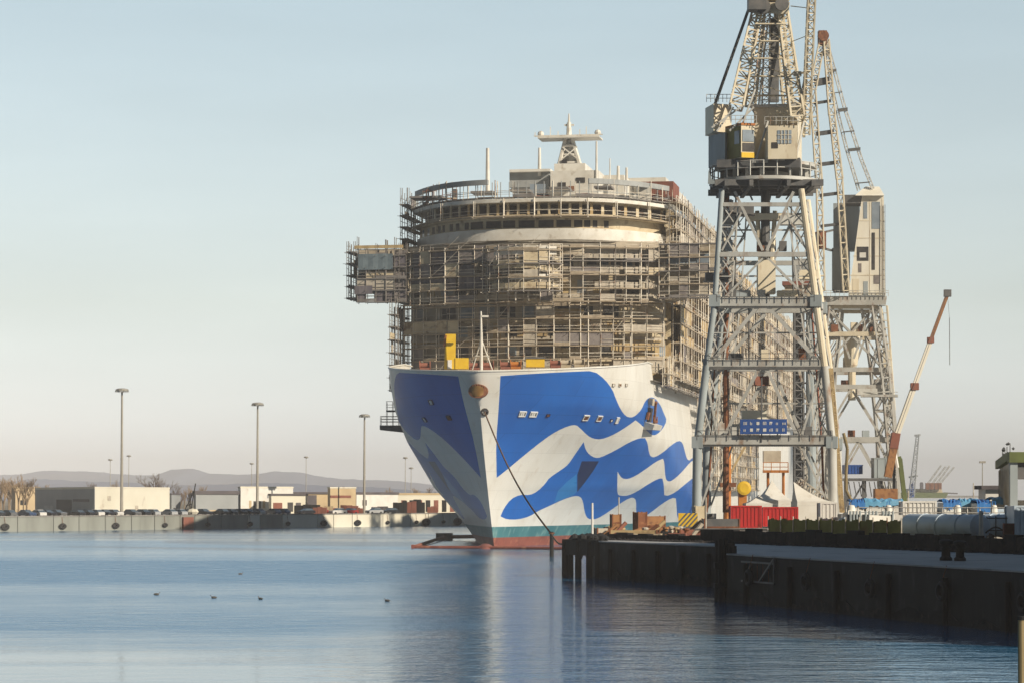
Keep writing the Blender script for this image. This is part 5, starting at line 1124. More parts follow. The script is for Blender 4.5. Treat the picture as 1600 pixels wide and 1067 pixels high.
# bollards and dark tackle on the apron
def stump(px, py, D, label, w_, h_):
    b = P(px, py, D); b.z = QZ; o = thing('bollard', label, 'bollard', b)
    m = MB(); m.lathe(b, [(w_*.5, 0), (w_*.5, .15), (w_*.36, .25), (w_*.33, h_*.7), (w_*.55, h_*.8), (w_*.55, h_*.95), (w_*.3, h_)], 14); m.build('post', 'rubber', o)
    m = MB(); m.tube(b+Vector((0, 0, h_*.45)), b+Vector((0, 0, h_*.52)), w_*.45, n=12); m.tube(b+Vector((0, 0, h_*.54)), b+Vector((0, 0, h_*.6)), w_*.44, n=12); m.build('rope_coil', 'timber_dark', o); return o
stump(1478, 872, 152, 'left of the two fat black bollards on the edge of the pale quay strip', .75, 1.25); stump(1500, 874, 151, 'right of the two fat black bollards on the edge of the pale quay strip', .7, 1.2)
# the step of the quay: cluster of dark piles and a ladder frame
o = thing('pile_cluster', 'tall cluster of dark piles at the step in the quay wall', 'dolphin', (14.0, 170.3, 0))
for k in range(6):
    m = MB(); x, y = 13.75+.36*(k % 3)+.08*k, 171.2-.5*(k//3); m.tube((x, y, -1), (x+rw.uniform(-.1, .1), y, 3.9+rw.uniform(-.3, .5)), .24, .2, 8); m.build('pile', 'timber_dark', o)
m = MB(); m.box(13.5, 15.0, 170.5, 171.4, 2.2, 2.6); m.box(13.5, 15.0, 170.45, 171.45, .9, 1.2); m.build('waling', 'timber_dark', o)
o = thing('ladder', 'rusty ladder frame hanging on the dark quay wall right of the pile cluster', 'ladder', (15.2, 167, 1))
ea = along(QP[2], QP[4], .045); eb_ = along(QP[2], QP[4], .13); nn = Vector((-.95, -.29, 0))*.16
m = MB()
for z in (1.5, 2.75): m.bar(ea+nn+Vector((0, 0, z)), eb_+nn+Vector((0, 0, z)), .1, .12)
m.bar(ea.lerp(eb_, .55)+nn+Vector((0, 0, 1.5)), eb_+nn+Vector((0, 0, 3.05)), .14, .14); m.bar(eb_+nn+Vector((0, 0, 1.5)), eb_+nn+Vector((0, 0, 3.05)), .12, .12); m.bar(ea.lerp(eb_, .1)+nn+Vector((0, 0, 1.5)), ea.lerp(eb_, .3)+nn+Vector((0, 0, 2.75)), .08, .08)
m.build('frame', 'crane_dark', o); m = MB()
for k in range(5): e = ea.lerp(eb_, .15+.17*k)+nn; m.tube(e+Vector((0, 0, 1.5)), e+Vector((0, 0, 2.75)), .03, n=4)
m.build('rung', 'rust', o)
# timber dolphin at the tip of the quay
o = thing('dolphin', 'dark timber dolphin with open legs and tyres at the tip of the quay', 'dolphin', (4.8, 224, 0))
for k, (x, y) in enumerate(((4.9, 224.6), (6.0, 222.2), (6.9, 220.2), (7.6, 218.6), (5.4, 226.5))):
    m = MB(); m.tube((x-.25, y, -1), (x-.25, y, 3.1), .3, .28, 9); m.build('pile', 'timber_dark', o)
m = MB(); m.hexa([Vector(p_) for p_ in ((4.4, 224.9, 1.9), (7.6, 218.2, 1.9), (8.2, 218.6, 1.9), (5.6, 226.8, 1.9), (4.4, 224.9, 3.25), (7.6, 218.2, 3.25), (8.2, 218.6, 3.25), (5.6, 226.8, 3.25))]); m.build('cap', 'timber_dark', o)
for k in range(3):
    m = MB(); c_ = Vector((5.7+k*.85, 222.2-k*1.75, 2.05+.1*k)); i0 = len(m.v); n1, n2 = 16, 7
    ax = Vector((-.93, -.37, 0)); u_ = Vector((.37, -.93, 0))
    for a_ in range(n1):
        t = 2*math.pi*a_/n1; rd = u_*math.cos(t)+Vector((0, 0, math.sin(t)))
        for b_ in range(n2): s_ = 2*math.pi*b_/n2; m.v.append(c_+rd*(.5+.17*math.cos(s_))+ax*(.17*math.sin(s_)-.12))
    for a_ in range(n1):
        for b_ in range(n2): m.face((i0+a_*n2+b_, i0+((a_+1) % n1)*n2+b_, i0+((a_+1) % n1)*n2+(b_+1) % n2, i0+a_*n2+(b_+1) % n2))
    m.build('tyre', 'rubber', o, smooth=True)
m = MB()
for k in range(40): m.ball(Vector((5.2+rw.random()*3.4, 225-rw.random()*4.5, QZ+.1+rw.random()*.25)), rw.uniform(.15, .45), 6, 1, 1, .8)
tag(m.build('scrap_heap', 'rubber'), 'black heap of old rubber and rope on the quay tip', 'heap')
# junk on the tip, sunlit
def jp(px, D): p_ = P(px, 800, D); p_.z = QZ+.004; return p_
def junkbox(name, label, px, D, w_, d_, h_, mt, cat, rz=.2, frame=None, z0=0):
    b = jp(px, D); b.z += z0; o = thing(name, label, cat, b)
    fr = lambda x, y, z: b+Vector((x*math.cos(rz)-y*math.sin(rz), x*math.sin(rz)+y*math.cos(rz), z))
    m = MB(); m.box(-w_/2, w_/2, -d_/2, d_/2, .12, h_, fr); m.build('body', mt, o)
    m = MB()
    for x in (-w_/2, w_/2):
        for y in (-d_/2, d_/2): m.box(x-.06, x+.06, y-.06, y+.06, 0, h_+.06, fr)
    m.box(-w_/2-.05, w_/2+.05, -d_/2-.05, -d_/2+.03, h_*.45, h_*.55, fr); m.build('frame', frame or mt, o); return o, fr
junkbox('skid_tank', 'rusty orange machine skid in the middle of the sunlit clutter on the quay tip', 1018, 246, 2.2, 1.6, 1.9, 'rust_orange', 'machine', .25, 'rust')
junkbox('crate', 'small rusty crate left of the orange skid on the quay tip', 1000, 243, .9, .9, 2.3, 'rust', 'crate', .5)
junkbox('crate', 'brown timber crate at the left end of the quay clutter', 962, 240, .8, .8, 1.5, 'rust_orange', 'crate', .2, 'rust', .6)
junkbox('pallet_stack', 'long stack of pale timber beams lying on the quay tip', 990, 231, 4.2, 1.2, .75, 'tan_panel', 'timber stack', -.1, 'rust')
junkbox('pallet_stack', 'low stack of planks in front of the orange skid', 1012, 229, 2.4, 1.0, .45, 'ship_cream', 'timber stack', -.2, 'plank')
junkbox('generator', 'grey machine box near the white pole on the quay tip', 940, 233, 1.1, .9, .9, 'netting', 'machine', .3, 'rust')
junkbox('crate', 'red scrap box by the foot of the striped board', 1078, 232, 2.0, 1.2, .8, 'rust_red', 'crate', .1, 'rust')
junkbox('cabinet', 'pale cabinet standing right of the striped hazard board', 1094, 262, 1.0, .9, 2.8, 'ship_cream', 'cabinet', .1)
junkbox('cage', 'dark steel cage left of the red containers', 1126, 250, 3.4, 2, 1.6, 'crane_dark', 'cage', .05, 'rust')
for k in range(34):
    px = rw.uniform(930, 1098); D = rw.uniform(226, 246); b = jp(px, D); zb_ = b.z; o = thing('scrap_piece', 'rusty piece of scrap ironwork in the sunlit clutter on the quay tip', 'scrap', b, 'scrap ironwork on the quay tip')
    m = MB(); m.lathe(b, [(.3, 0), (.42, .1), (.2, .2), (.16, .7), (.3, .8), (.3, .95), (.1, 1.0)], 9) if k % 3 == 0 else m.tube(b+Vector((-rw.uniform(.3, 1), 0, .2)), b+Vector((rw.uniform(.3, 1.2), rw.uniform(-.6, .6), rw.uniform(.3, 1.5))), rw.uniform(.08, .2), n=7)
    m.build('pipe', rw.choice(['rust', 'rust', 'rust_red', 'rust_orange', 'timber_dark', 'netting', 'tan_panel']), o)
    m = MB(); m.box(b.x-.5, b.x+.5, b.y-.4, b.y+.4, b.z, b.z+rw.uniform(.25, .6)); m.build('base_plate', rw.choice(['rust', 'timber_dark', 'brown_red']), o)
o = thing('flag_pole', 'thin white pole standing at the left end of the quay clutter', 'pole', jp(925.5, 228)); b = jp(925.5, 228)
m = MB(); m.tube(b, P(925.5, 785, 228), .11, .09, 8); m.build('pole', 'white_paint', o); m = MB(); m.lathe(b, [(.3, 0), (.3, .1), (.15, .2)], 10); m.build('base', 'rust', o)
for px, lb in ((967, 'thin brown pole behind the timber crate on the quay tip'), (1103, 'thin grey pole near the left leg of the near crane')):
    b = jp(px, 242); o = thing('pole', lb, 'pole', b); m = MB(); m.tube(b, P(px, 776, 242), .06, n=6); m.build('shaft', 'tube_steel', o); m = MB(); m.lathe(b, [(.25, 0), (.2, .15), (.08, .2)], 8); m.build('base', 'rust', o)
b = jp(1075, 250); o = thing('hazard_board', 'yellow and black diagonally striped hazard board on the quay', 'hazard board', b)
m = MB(); x0, x1 = P(1060, 800, 250).x, P(1090, 800, 250).x; zz0, zz1 = P(0, 822, 250).z, P(0, 801, 250).z; H_ = zz1-zz0
m.box(x0, x1, 250, 250.12, zz0, zz1); bo = m.build('board', 'yellow_paint', o); m = MB()
for k in range(-1, 5):
    xa = x0+k*(x1-x0)/4.2; sl_ = H_*.9
    pl_ = [(xa, zz0), (xa+.22, zz0), (xa+.22+sl_, zz1), (xa+sl_, zz1)]
    def clip(pp):
        out = []
        for (px_, pz_) in pp: out.append((min(max(px_, x0), x1), pz_ if x0 <= px_ <= x1 else pz_))
        return out
    # clip the slanted stripe to the board
    def cut(pp, lim, keep):
        out = []
        for j in range(len(pp)):
            a_, c_ = pp[j], pp[(j+1) % len(pp)]; ia, ic = keep(a_[0], lim), keep(c_[0], lim)
            if ia: out.append(a_)
            if ia != ic: t = (lim-a_[0])/(c_[0]-a_[0]); out.append((lim, a_[1]+(c_[1]-a_[1])*t))
        return out
    pl_ = cut(pl_, x0, lambda v, l_: v >= l_); pl_ = cut(pl_, x1, lambda v, l_: v <= l_) if pl_ else []
    if len(pl_) > 2: i = len(m.v); m.v += [Vector((x_, 249.99, z_)) for x_, z_ in pl_]; m.face([i+j for j in range(len(pl_))])
m.build('stripe', 'crane_dark', bo); m = MB()
for x_ in (x0+.2, x1-.2): m.box(x_-.06, x_+.06, 250.13, 250.25, QZ, zz1)
m.build('post', 'crane_dark', o)
# long pale pipe on the dark wall
m = MB(); m.tube(P(1086, 826.5, 215), P(1200, 826, 212), .09, n=6); tag(m.build('pipe', 'concrete'), 'long pale pipe lying behind the dark wall left of the red containers', 'pipe')
# red containers
def container(px0, px1, py0, py1, D, mt, label, dpt=6, group=None, cat='container'):
    a, b = P(px0, py1, D), P(px1, py1, D); z0, z1 = max(QZ+.01, a.z), P(0, py0, D).z; o = thing('shipping_container', label, cat, ((a.x+b.x)/2, D, z0), group)
    m = MB(); m.box(a.x, b.x, D, D+dpt, z0, z1); bo = m.build('body', mt, o); m = MB(); n = max(4, int((b.x-a.x)/.35))
    for k in range(n): x = a.x+(b.x-a.x)*(k+.5)/n; m.box(x-.06, x+.06, D-.05, D, z0+.15, z1-.15)
    m.build('corrugation', mt, bo); m = MB()
    for x in (a.x, b.x):
        for y in (D, D+dpt): m.box(x-.09, x+.09, y-.09, y+.09, z0, z1+.05)
    m.box(a.x, b.x, D-.08, D+.02, z1-.12, z1+.05); m.box(a.x, b.x, D-.08, D+.02, z0, z0+.14); m.build('frame', mt, o); return o
container(1143, 1189, 790, 824, 262, 'red_paint', 'left red container in front of the white tents', 2.4)
container(1193, 1246, 792, 822, 264, 'red_paint', 'right red container in front of the white tents', 2.4)
# tents
def tent(px0, px1, pxt, pyt, pye, D, label, dpt=5.0, walls=True):
    a, b = P(px0, pye, D), P(px1, pye, D); z1 = a.z; tp = P(pxt, pyt, D+dpt/2); o = thing('marquee_tent', label, 'tent', ((a.x+b.x)/2, D, QZ), 'white peaked tents by the crane')
    m = MB(); n = 8; rings = []
    cs = [Vector((a.x, D, z1)), Vector((b.x, D, z1)), Vector((b.x, D+dpt, z1)), Vector((a.x, D+dpt, z1))]
    for j in range(n+1):
        t = j/n; rw_ = []
        for c_ in cs: q_ = c_.lerp(tp, t); q_.z = z1+(tp.z-z1)*(t**1.7*.75+t*.25); rw_.append(m.vert(q_))
        rings.append(rw_)
    for r0, r1 in zip(rings, rings[1:]):
        for k in range(4): m.face((r0[k], r0[(k+1) % 4], r1[(k+1) % 4], r1[k]))
    m.build('roof', 'tent_white', o); m = MB()
    for k in range(4):
        p0, p1 = cs[k], cs[(k+1) % 4]; d = (p1-p0).normalized(); nn = Vector((d.y, -d.x, 0))*.04
        m.hexa([p0+nn-Vector((0, 0, .45)), p1+nn-Vector((0, 0, .45)), p1-nn-Vector((0, 0, .45)), p0-nn-Vector((0, 0, .45)), p0+nn, p1+nn, p1-nn, p0-nn])
    m.build('valance', 'tent_white', o)
    if walls:
        for k in (0, 1, 3):
            p0, p1 = cs[k], cs[(k+1) % 4]; d = (p1-p0); nn = Vector((d.y, -d.x, 0)).normalized()*.03; p0 = p0+d*.02; p1 = p1-d*.02; m = MB()
            q = [Vector((p_.x, p_.y, z)) for z in (QZ+.1, z1-.46) for p_ in (p0+nn, p1+nn, p1-nn, p0-nn)]; m.hexa(q); m.build('side_wall', 'tent_white', o)
    for c_ in cs:
        m = MB(); m.tube((c_.x, c_.y, QZ), (c_.x, c_.y, z1), .06, n=6); m.build('leg', 'white_paint', o)
    return o
tent(1246, 1300, 1240, 752, 783, 282, 'biggest white tent with closed walls, right of the red containers', 6)
tent(1186, 1238, 1206, 749, 781, 300, 'white peaked tent behind the red containers', 6)
tent(1166, 1206, 1186, 772, 786, 292, 'low bluish shaded tent roof directly above the left red container', 4, False)
container(1283, 1307, 785, 812, 268, 'white_paint', 'white locker box at the right end of the big tent', 3)
# truss stair behind the tent
o = thing('gangway', 'sloping lattice gangway behind the white tents', 'gangway', P(1270, 800, 315)); m = MB(); m.lattice(P(1246, 752, 315), P(1296, 788, 315), 1.0, 1.0, 9, .1); m.build('truss', 'tube_steel', o); m = MB(); m.bar(P(1296, 788, 315), P(1296, 818, 315), .4, .4, up=(0, 1, 0)); m.bar(P(1248, 756, 315), P(1248, 815, 315), .4, .4, up=(0, 1, 0)); m.build('support', 'tube_steel', o)
# olive barrier
m = MB(); oa, ob = P(1200, 800, 222), P(1408, 800, 205); n = 40; o = thing('tarp_fence', 'long olive green tarpaulin fence along the top of the dark wall', 'fence', (oa.x, oa.y, QZ))
for k in range(n):
    p0, p1 = oa.lerp(ob, k/n), oa.lerp(ob, (k+1)/n); h_ = 5.05+.08*math.sin(k*1.7)
    m.hexa([(p0.x, p0.y-.05*math.sin(k), QZ+.1), (p1.x, p1.y-.05*math.sin(k+1), QZ+.1), (p1.x, p1.y+.08, QZ+.1), (p0.x, p0.y+.08, QZ+.1), (p0.x, p0.y-.05*math.sin(k), h_), (p1.x, p1.y-.05*math.sin(k+1), h_), (p1.x, p1.y+.08, h_), (p0.x, p0.y+.08, h_)])
m.build('tarp', 'olive', o)
for k in range(0, 11):
    m = MB(); p0 = oa.lerp(ob, k/10); m.tube((p0.x, p0.y-.15, QZ), (p0.x, p0.y-.15, 5.3), .05, n=6); m.build('post', 'tube_steel', o)
# grey machinery row on top of the olive fence line
for k, (px, wd, c, lb) in enumerate(((1335, 20, 'crane_dark', 'dark pump unit behind the olive fence, leftmost of the row'), (1360, 22, 'grey_panel', 'grey pump unit in the middle of the row behind the olive fence'), (1386, 20, 'crane_dark', 'dark pump unit behind the right end of the olive fence'))):
    b = P(px, 812, 228); o = thing('pump_unit', lb, 'machine', (b.x, b.y, QZ), 'pump units behind the olive fence'); wm = wd/F*228/2
    m = MB(); m.box(b.x-wm, b.x+wm, b.y, b.y+1, QZ, 5.4); m.build('housing', c, o); m = MB()
    for j in range(4): m.tube((b.x-wm+.2+j*wm*.5, b.y-.1, 4.4), (b.x-wm+.2+j*wm*.5, b.y-.1, 5.7), .1, n=6)
    m.build('pipe', 'crane_blue_grey', o)
# light blue tanks
def tank(px0, px1, py0, py1, D0_, D1_, label):
    a, b = P(px0, (py0+py1)/2, D0_), P(px1, (py0+py1)/2, D1_); r_ = (py1-py0)/2/F*(D0_+D1_)/2; a.z = b.z = QZ+.35+r_; ax = (b-a).normalized(); L_ = (b-a).length
    o = thing('tank', label, 'tank', (a.x, a.y, QZ), 'light blue horizontal tanks'); m = MB(); m.lathe(a, [(.05, -.75*r_), (.5*r_, -.62*r_), (.85*r_, -.3*r_), (r_, 0), (r_, L_), (.8*r_, L_+.3*r_), (.05, L_+.45*r_)], 28, axis=ax); m.build('shell', 'tank_blue', o, smooth=30)
    m = MB()
    for t in (.22, .48, .76, .98): m.lathe(a+ax*L_*t, [(r_+.015, 0), (r_+.05, .02), (r_+.05, .14), (r_+.015, .16)], 28, axis=ax)
    m.build('hoop', 'tank_blue', o)
    for t in (.15, .8):
        m = MB(); c_ = a+ax*L_*t; m.box(c_.x-.25, c_.x+.25, c_.y-r_*.8, c_.y+r_*.8, QZ, QZ+.35+r_*.35); m.build('saddle', 'crane_dark', o)
    return o
tank(1422, 1532, 800, 838, 214, 206, 'big light blue horizontal tank on the quay, half in shade')
tank(1540, 1586, 803, 838, 222, 220, 'shorter pale tank right of the big blue one, behind the brown post')
# boxes, tarps and small items along the right yard
container(1412, 1462, 783, 804, 236, 'white_paint', 'white container behind the left end of the blue tank', 2.4)
container(1586, 1640, 790, 838, 216, 'tank_blue', 'pale blue cabin at the right edge of the picture', 4, cat='cabin')
def tarp(px0, px1, py0, py1, D, mt, label, dpt=4):
    a, b = P(px0, py1, D), P(px1, py1, D); o = thing('covered_stack', label, 'covered stack', ((a.x+b.x)/2, D, QZ)); z0, z1 = QZ+.01, P(0, py0, D).z
    m = MB(); m.box(a.x+.1, b.x-.1, D+.1, D+dpt-.1, z0, z1-.3); m.build('goods', 'white_paint', o); m = MB(); n = 10; rt = random.Random(int(px0))
    T = [[Vector((a.x+(b.x-a.x)*i/n, D+dpt*j/4, z1+rt.uniform(-.12, .12)-(0 if 0 < j < 4 else .25))) for j in range(5)] for i in range(n+1)]
    for i in range(n):
        for j in range(4): m.quad(T[i][j], T[i+1][j], T[i+1][j+1], T[i][j+1])
        e0, e1 = T[i][0], T[i+1][0]; dr = rt.uniform(.6, 1.0)*(z1-P(0, py1, D).z)
        m.quad((e0.x, e0.y-.05, e0.z-dr), (e1.x, e1.y-.05, e1.z-dr), e1, e0)
    m.build('tarpaulin', mt, o); return o
tarp(1330, 1352, 780, 790, 262, 'tarp_blue', 'stack under a dark blue tarpaulin right of the near crane leg'); tarp(1352, 1412, 779, 789, 262, 'tarp_cyan', 'long stack under a light blue tarpaulin behind the olive fence')
tarp(1474, 1502, 780, 792, 240, 'tarp_blue', 'stack under a dark blue tarpaulin behind the big tank'); tarp(1502, 1530, 779, 790, 242, 'tarp_cyan', 'stack under a light blue tarpaulin behind the right end of the big tank'); tarp(1527, 1548, 781, 800, 238, 'tarp_blue', 'small stack under blue tarpaulin left of the open shed'); tarp(1550, 1582, 777, 787, 250, 'tarp_cyan', 'stack under a light blue tarpaulin in front of the open shed')
for px, D, w_, lb in ((1496, 232, 10, 'left white bag on the yard behind the big tank'), (1553, 228, 10, 'white bag above the shorter tank'), (1388, 240, 10, 'white bag behind the dark pump units'), (1330, 232, 12, 'white bag right of the near crane leg by the olive fence')):
    b = P(px, 800, D); o = thing('bulk_bag', lb, 'bag', (b.x, b.y, QZ)); wm = w_/F*D/2; zt = P(0, 789, D).z; m = MB(); m.lathe((b.x, b.y, QZ), [(wm*.9, 0), (wm*1.15, .6), (wm*1.1, zt-QZ-.3), (wm*.8, zt-QZ), (.1, zt-QZ+.05)], 12); m.build('sack', 'tent_white', o, smooth=50); m = MB()
    for sx in (-1, 1): m.tube((b.x+sx*wm*.6, b.y, zt-.1), (b.x+sx*wm*.3, b.y, zt+.4), .05, n=4)
    m.build('loop', 'tarp_blue', o)
b = P(1533, 845, 205); o = thing('marker_post', 'white post with orange foot standing right of the big tank', 'post', (b.x, b.y, QZ)); m = MB(); m.tube((b.x, b.y, QZ+.5), (b.x, b.y, P(0, 802, 205).z), .2, .17, 10); m.ball((b.x, b.y, P(0, 801, 205).z), .22, 8); m.build('shaft', 'white_paint', o); m = MB(); m.lathe((b.x, b.y, QZ), [(.4, 0), (.35, .45), (.2, .6)], 10); m.build('foot', 'orange_paint', o)
b = P(1577, 845, 203); o = thing('steel_door', 'dark brown upright steel box at the right in front of the tanks', 'box', (b.x, b.y, QZ)); m = MB(); m.box(b.x-.42, b.x+.42, b.y, b.y+.6, QZ, P(0, 817, 203).z); m.build('case', 'brown_red', o); m = MB(); m.box(b.x-.3, b.x+.3, b.y-.04, b.y-.002, QZ+.3, P(0, 819, 203).z); m.build('door', 'rust', o)
o = thing('pipe_rack', 'dark pipe frame with curved hoses in front of the shorter tank', 'frame', (P(1556, 845, 206).x, 206, QZ)); m = MB()
for px in (1542, 1556, 1572): m.tube(P(px, 846, 206), P(px, 806, 206), .05, n=5)
for py in (801+8, 828): m.tube(P(1540, py, 206), P(1574, py, 206), .05, n=5)
m.build('frame', 'crane_dark', o); m = MB(); m.path([P(1540+2.2*k, 832-9*math.sin(k*.22), 205.6) for k in range(15)], .06, 5); m.path([P(1540+2.2*k, 842-5*math.sin(k*.2), 205.4) for k in range(15)], .05, 5); m.build('hose', 'rubber', o)
rb_ = random.Random(31)
for k in range(34):                      # wrapped bundles and small gear
    px = rb_.choice([rb_.uniform(1318, 1412), rb_.uniform(1440, 1600), rb_.uniform(1535, 1600)]); D = rb_.uniform(222, 258); b = P(px, 800, D); w_, d2, h_ = rb_.uniform(.8, 2.4), rb_.uniform(.8, 1.6), rb_.uniform(1.2, 2.7); c_ = rb_.choice(['tank_blue', 'tent_white', 'tank_blue', 'white_paint', 'tarp_cyan', 'grey_panel', 'primer'])
    o = thing('wrapped_bundle', '%s wrapped bundle standing in the crowded yard behind the tanks and fence' % {'tank_blue': 'pale blue', 'tent_white': 'off-white', 'white_paint': 'white', 'tarp_cyan': 'light blue', 'grey_panel': 'grey', 'primer': 'beige'}[c_], 'bundle', (b.x, b.y, QZ), 'wrapped bundles in the yard'); m = MB(); zt_ = QZ+h_; rz_ = rb_.uniform(-.5, .5)
    fr_ = lambda x, y, z: Vector((b.x+x*math.cos(rz_)-y*math.sin(rz_), b.y+x*math.sin(rz_)+y*math.cos(rz_), z))
    m.hexa([fr_(-w_/2, -d2/2, QZ+.15), fr_(w_/2, -d2/2, QZ+.15), fr_(w_/2, d2/2, QZ+.15), fr_(-w_/2, d2/2, QZ+.15)]+[fr_(x*rb_.uniform(.75, .98), y*.9, zt_*1+rb_.uniform(-.25, .1)) for x, y in ((-w_/2, -d2/2), (w_/2, -d2/2), (w_/2, d2/2), (-w_/2, d2/2))]); m.build('wrap', c_, o)
    m = MB(); m.box(-w_/2-.1, w_/2+.1, -d2/2-.1, d2/2+.1, QZ+.01, QZ+.14, fr_); m.build('pallet', 'plank', o)
# yard rail fence in front of tarps
o = thing('rail_fence', 'thin pale rail fence running behind the tanks and tarpaulins', 'fence', P(1330, 815, 232)); m = MB(); fa, fb = P(1322, 800, 234), P(1590, 800, 226)
for z in (4.7, 5.55, 6.0): m.tube((fa.x, fa.y, z), (fb.x, fb.y, z), .045, n=5)
m.build('rail', 'white_paint', o)
for k in range(15): q_ = fa.lerp(fb, k/14); m = MB(); m.tube((q_.x, q_.y, QZ), (q_.x, q_.y, 6.05), .05, n=5); m.build('post', 'white_paint', o)
for px, py, D, lb in ((1419, 778, 236, 'thin white mast by the left end of the white container'), (1521, 766, 244, 'thin dark mast above the blue tarpaulins')):
    b = P(px, 800, D); o = thing('mast', lb, 'mast', (b.x, b.y, QZ)); m = MB(); m.tube((b.x, b.y, QZ), (b.x, b.y, P(0, py-12, D).z), .06, n=6); m.build('shaft', 'tube_steel', o); m = MB(); m.lathe((b.x, b.y, QZ), [(.2, 0), (.15, .2), (.07, .25)], 8); m.build('base', 'rust', o)
# open shed with green roof beam at the right edge
D5 = 244; o = thing('open_shed', 'open-sided shed with green roof beam and tall grey end wall at the right edge', 'shed', P(1580, 800, D5)); x0, xm, x1 = P(1561, 0, D5+10).x, P(1578, 0, D5).x, P(1590, 0, D5).x; zt = P(0, 722, D5).z
a, c = Vector((x0, D5+10, 0)), Vector((xm, D5, 0)); m = MB(); m.hexa([(a.x, a.y, QZ), (c.x, c.y, QZ), (c.x+.3, c.y+.3, QZ), (a.x+.3, a.y+.3, QZ), (a.x, a.y, zt-.6), (c.x, c.y, zt), (c.x+.3, c.y+.3, zt), (a.x+.3, a.y+.3, zt-.6)]); ew = m.build('end_wall', 'primer', o)
m = MB()
for k in range(9): e = a.lerp(c, k/8.5); m.box(e.x-.06, e.x+.06, e.y-.1, e.y, QZ, zt-.7)
m.build('wall_rib', 'primer', ew)
m = MB(); m.box(xm+.02, x1, D5-.05, D5+.6, QZ, zt); m.build('column', 'crane_blue_grey', o); m = MB(); m.box(xm+20, xm+20.7, D5, D5+.6, QZ, zt); m.build('column', 'crane_blue_grey', o)
m = MB(); m.box(xm-.1, xm+21, D5-.3, D5+.9, zt, zt+1.0); m.build('roof_beam', 'green_paint', o); m = MB(); m.hexa([(xm-.1, D5+.9, zt+.2), (xm+21, D5+.9, zt+.2), (xm+21, D5+12, zt+.2), (x0, D5+12, zt-.5), (xm-.1, D5+.9, zt+1.0), (xm+21, D5+.9, zt+1.0), (xm+21, D5+12, zt+1.0), (x0, D5+12, zt+.3)]); m.build('roof', 'green_paint', o)
m = MB(); m.box(x1, xm+20, D5+.2, D5+.5, zt-1.6, zt-.02); m.build('lintel', 'crane_dark', o); m = MB(); m.box(x1+.2, xm+20, D5+6, D5+6.2, QZ, zt-3.6); m.build('back_wall', 'white_paint', o)
m = MB()
for k in range(6): e = Vector((x0+.3+rw.uniform(-.6, .9), D5+8, zt+.2)); m.tube(e, e+Vector((0, 0, rw.uniform(.5, 2.2))), .05, n=4); m.ball(e+Vector((rw.uniform(-.2, .2), 0, rw.uniform(.6, 2.0))), rw.uniform(.12, .26), 5)
m.build('roof_aerial', 'crane_dark', o)
o = thing('gate_hut', 'small hut with a flat dark roof left of the open shed', 'hut', P(1550, 800, 262)); a, b = P(1540, 0, 262), P(1566, 0, 262); m = MB(); m.box(a.x, b.x, 262, 266, QZ, P(0, 764, 262).z); m.build('wall', 'white_paint', o); m = MB(); m.box(a.x-.5, b.x+.3, 261.5, 266.5, P(0, 764, 262).z, P(0, 758, 262).z); m.build('roof', 'roof_dark', o); m = MB(); m.box(a.x+.5, a.x+1.1, 261.95, 261.995, QZ+.9, QZ+2.6); m.build('window', 'dark_opening', o)
b = P(1535, 800, 300); o = thing('street_lamp', 'thin grey street lamp left of the flat-roofed hut', 'street lamp', (b.x, b.y, QZ)); m = MB(); m.tube((b.x, b.y, QZ), (b.x, b.y, P(0, 722, 300).z), .07, .05, 6); m.build('pole', 'lamp_pole', o); m = MB(); m.box(b.x-.35, b.x+.35, b.y-.2, b.y+.2, P(0, 723, 300).z, P(0, 720, 300).z); m.build('lamp_head', 'lamp_pole', o)
# large unseen halls on the right, placed and sized to throw shade over the apron
def shade_hall(x0, x1, y0, y1, z1, label):
    o = thing('warehouse', label, 'warehouse', ((x0+x1)/2, (y0+y1)/2, QZ)); m = MB(); m.box(x0, x1, y0, y1, QZ+.008, z1); wl = m.build('wall', 'wall_grey', o); m = MB(); m.prism([(x0-.5, y0-.5), (x1+.5, y0-.5), (x1+.5, y1+.5), (x0-.5, y1+.5)], z1+.003, z1+.6); m.build('roof', 'roof_dark', o)
    m = MB(); m.box(x0-.06, x0-.002, (y0+y1)/2-3, (y0+y1)/2+3, QZ+.02, QZ+5.5); m.build('door', 'blue_paint', wl)
shade_hall(48, 62, 100, 178, 30, 'unseen tall grey building shading the quay, beyond the right edge of the picture')
shade_hall(48.5, 60, 181, 206, 13.8, 'unseen low grey building shading the tank, beyond the right edge, behind the tall one')
# yellowish mooring pole near the camera
b = P(1597, 1000, 78); o = thing('mooring_pole', 'weathered yellowish mooring pole in the water at the bottom right corner', 'pole', (b.x, b.y, 0)); m = MB(); m.tube((b.x, b.y, -2), (b.x-.02, b.y, P(0, 966, 78).z), .12, .11, 10); m.build('shaft', 'wood_yellow', o); m = MB(); m.tube((b.x-.02, b.y, P(0, 968, 78).z), (b.x-.02, b.y, P(0, 962, 78).z), .13, n=10); m.build('cap', 'timber_dark', o)
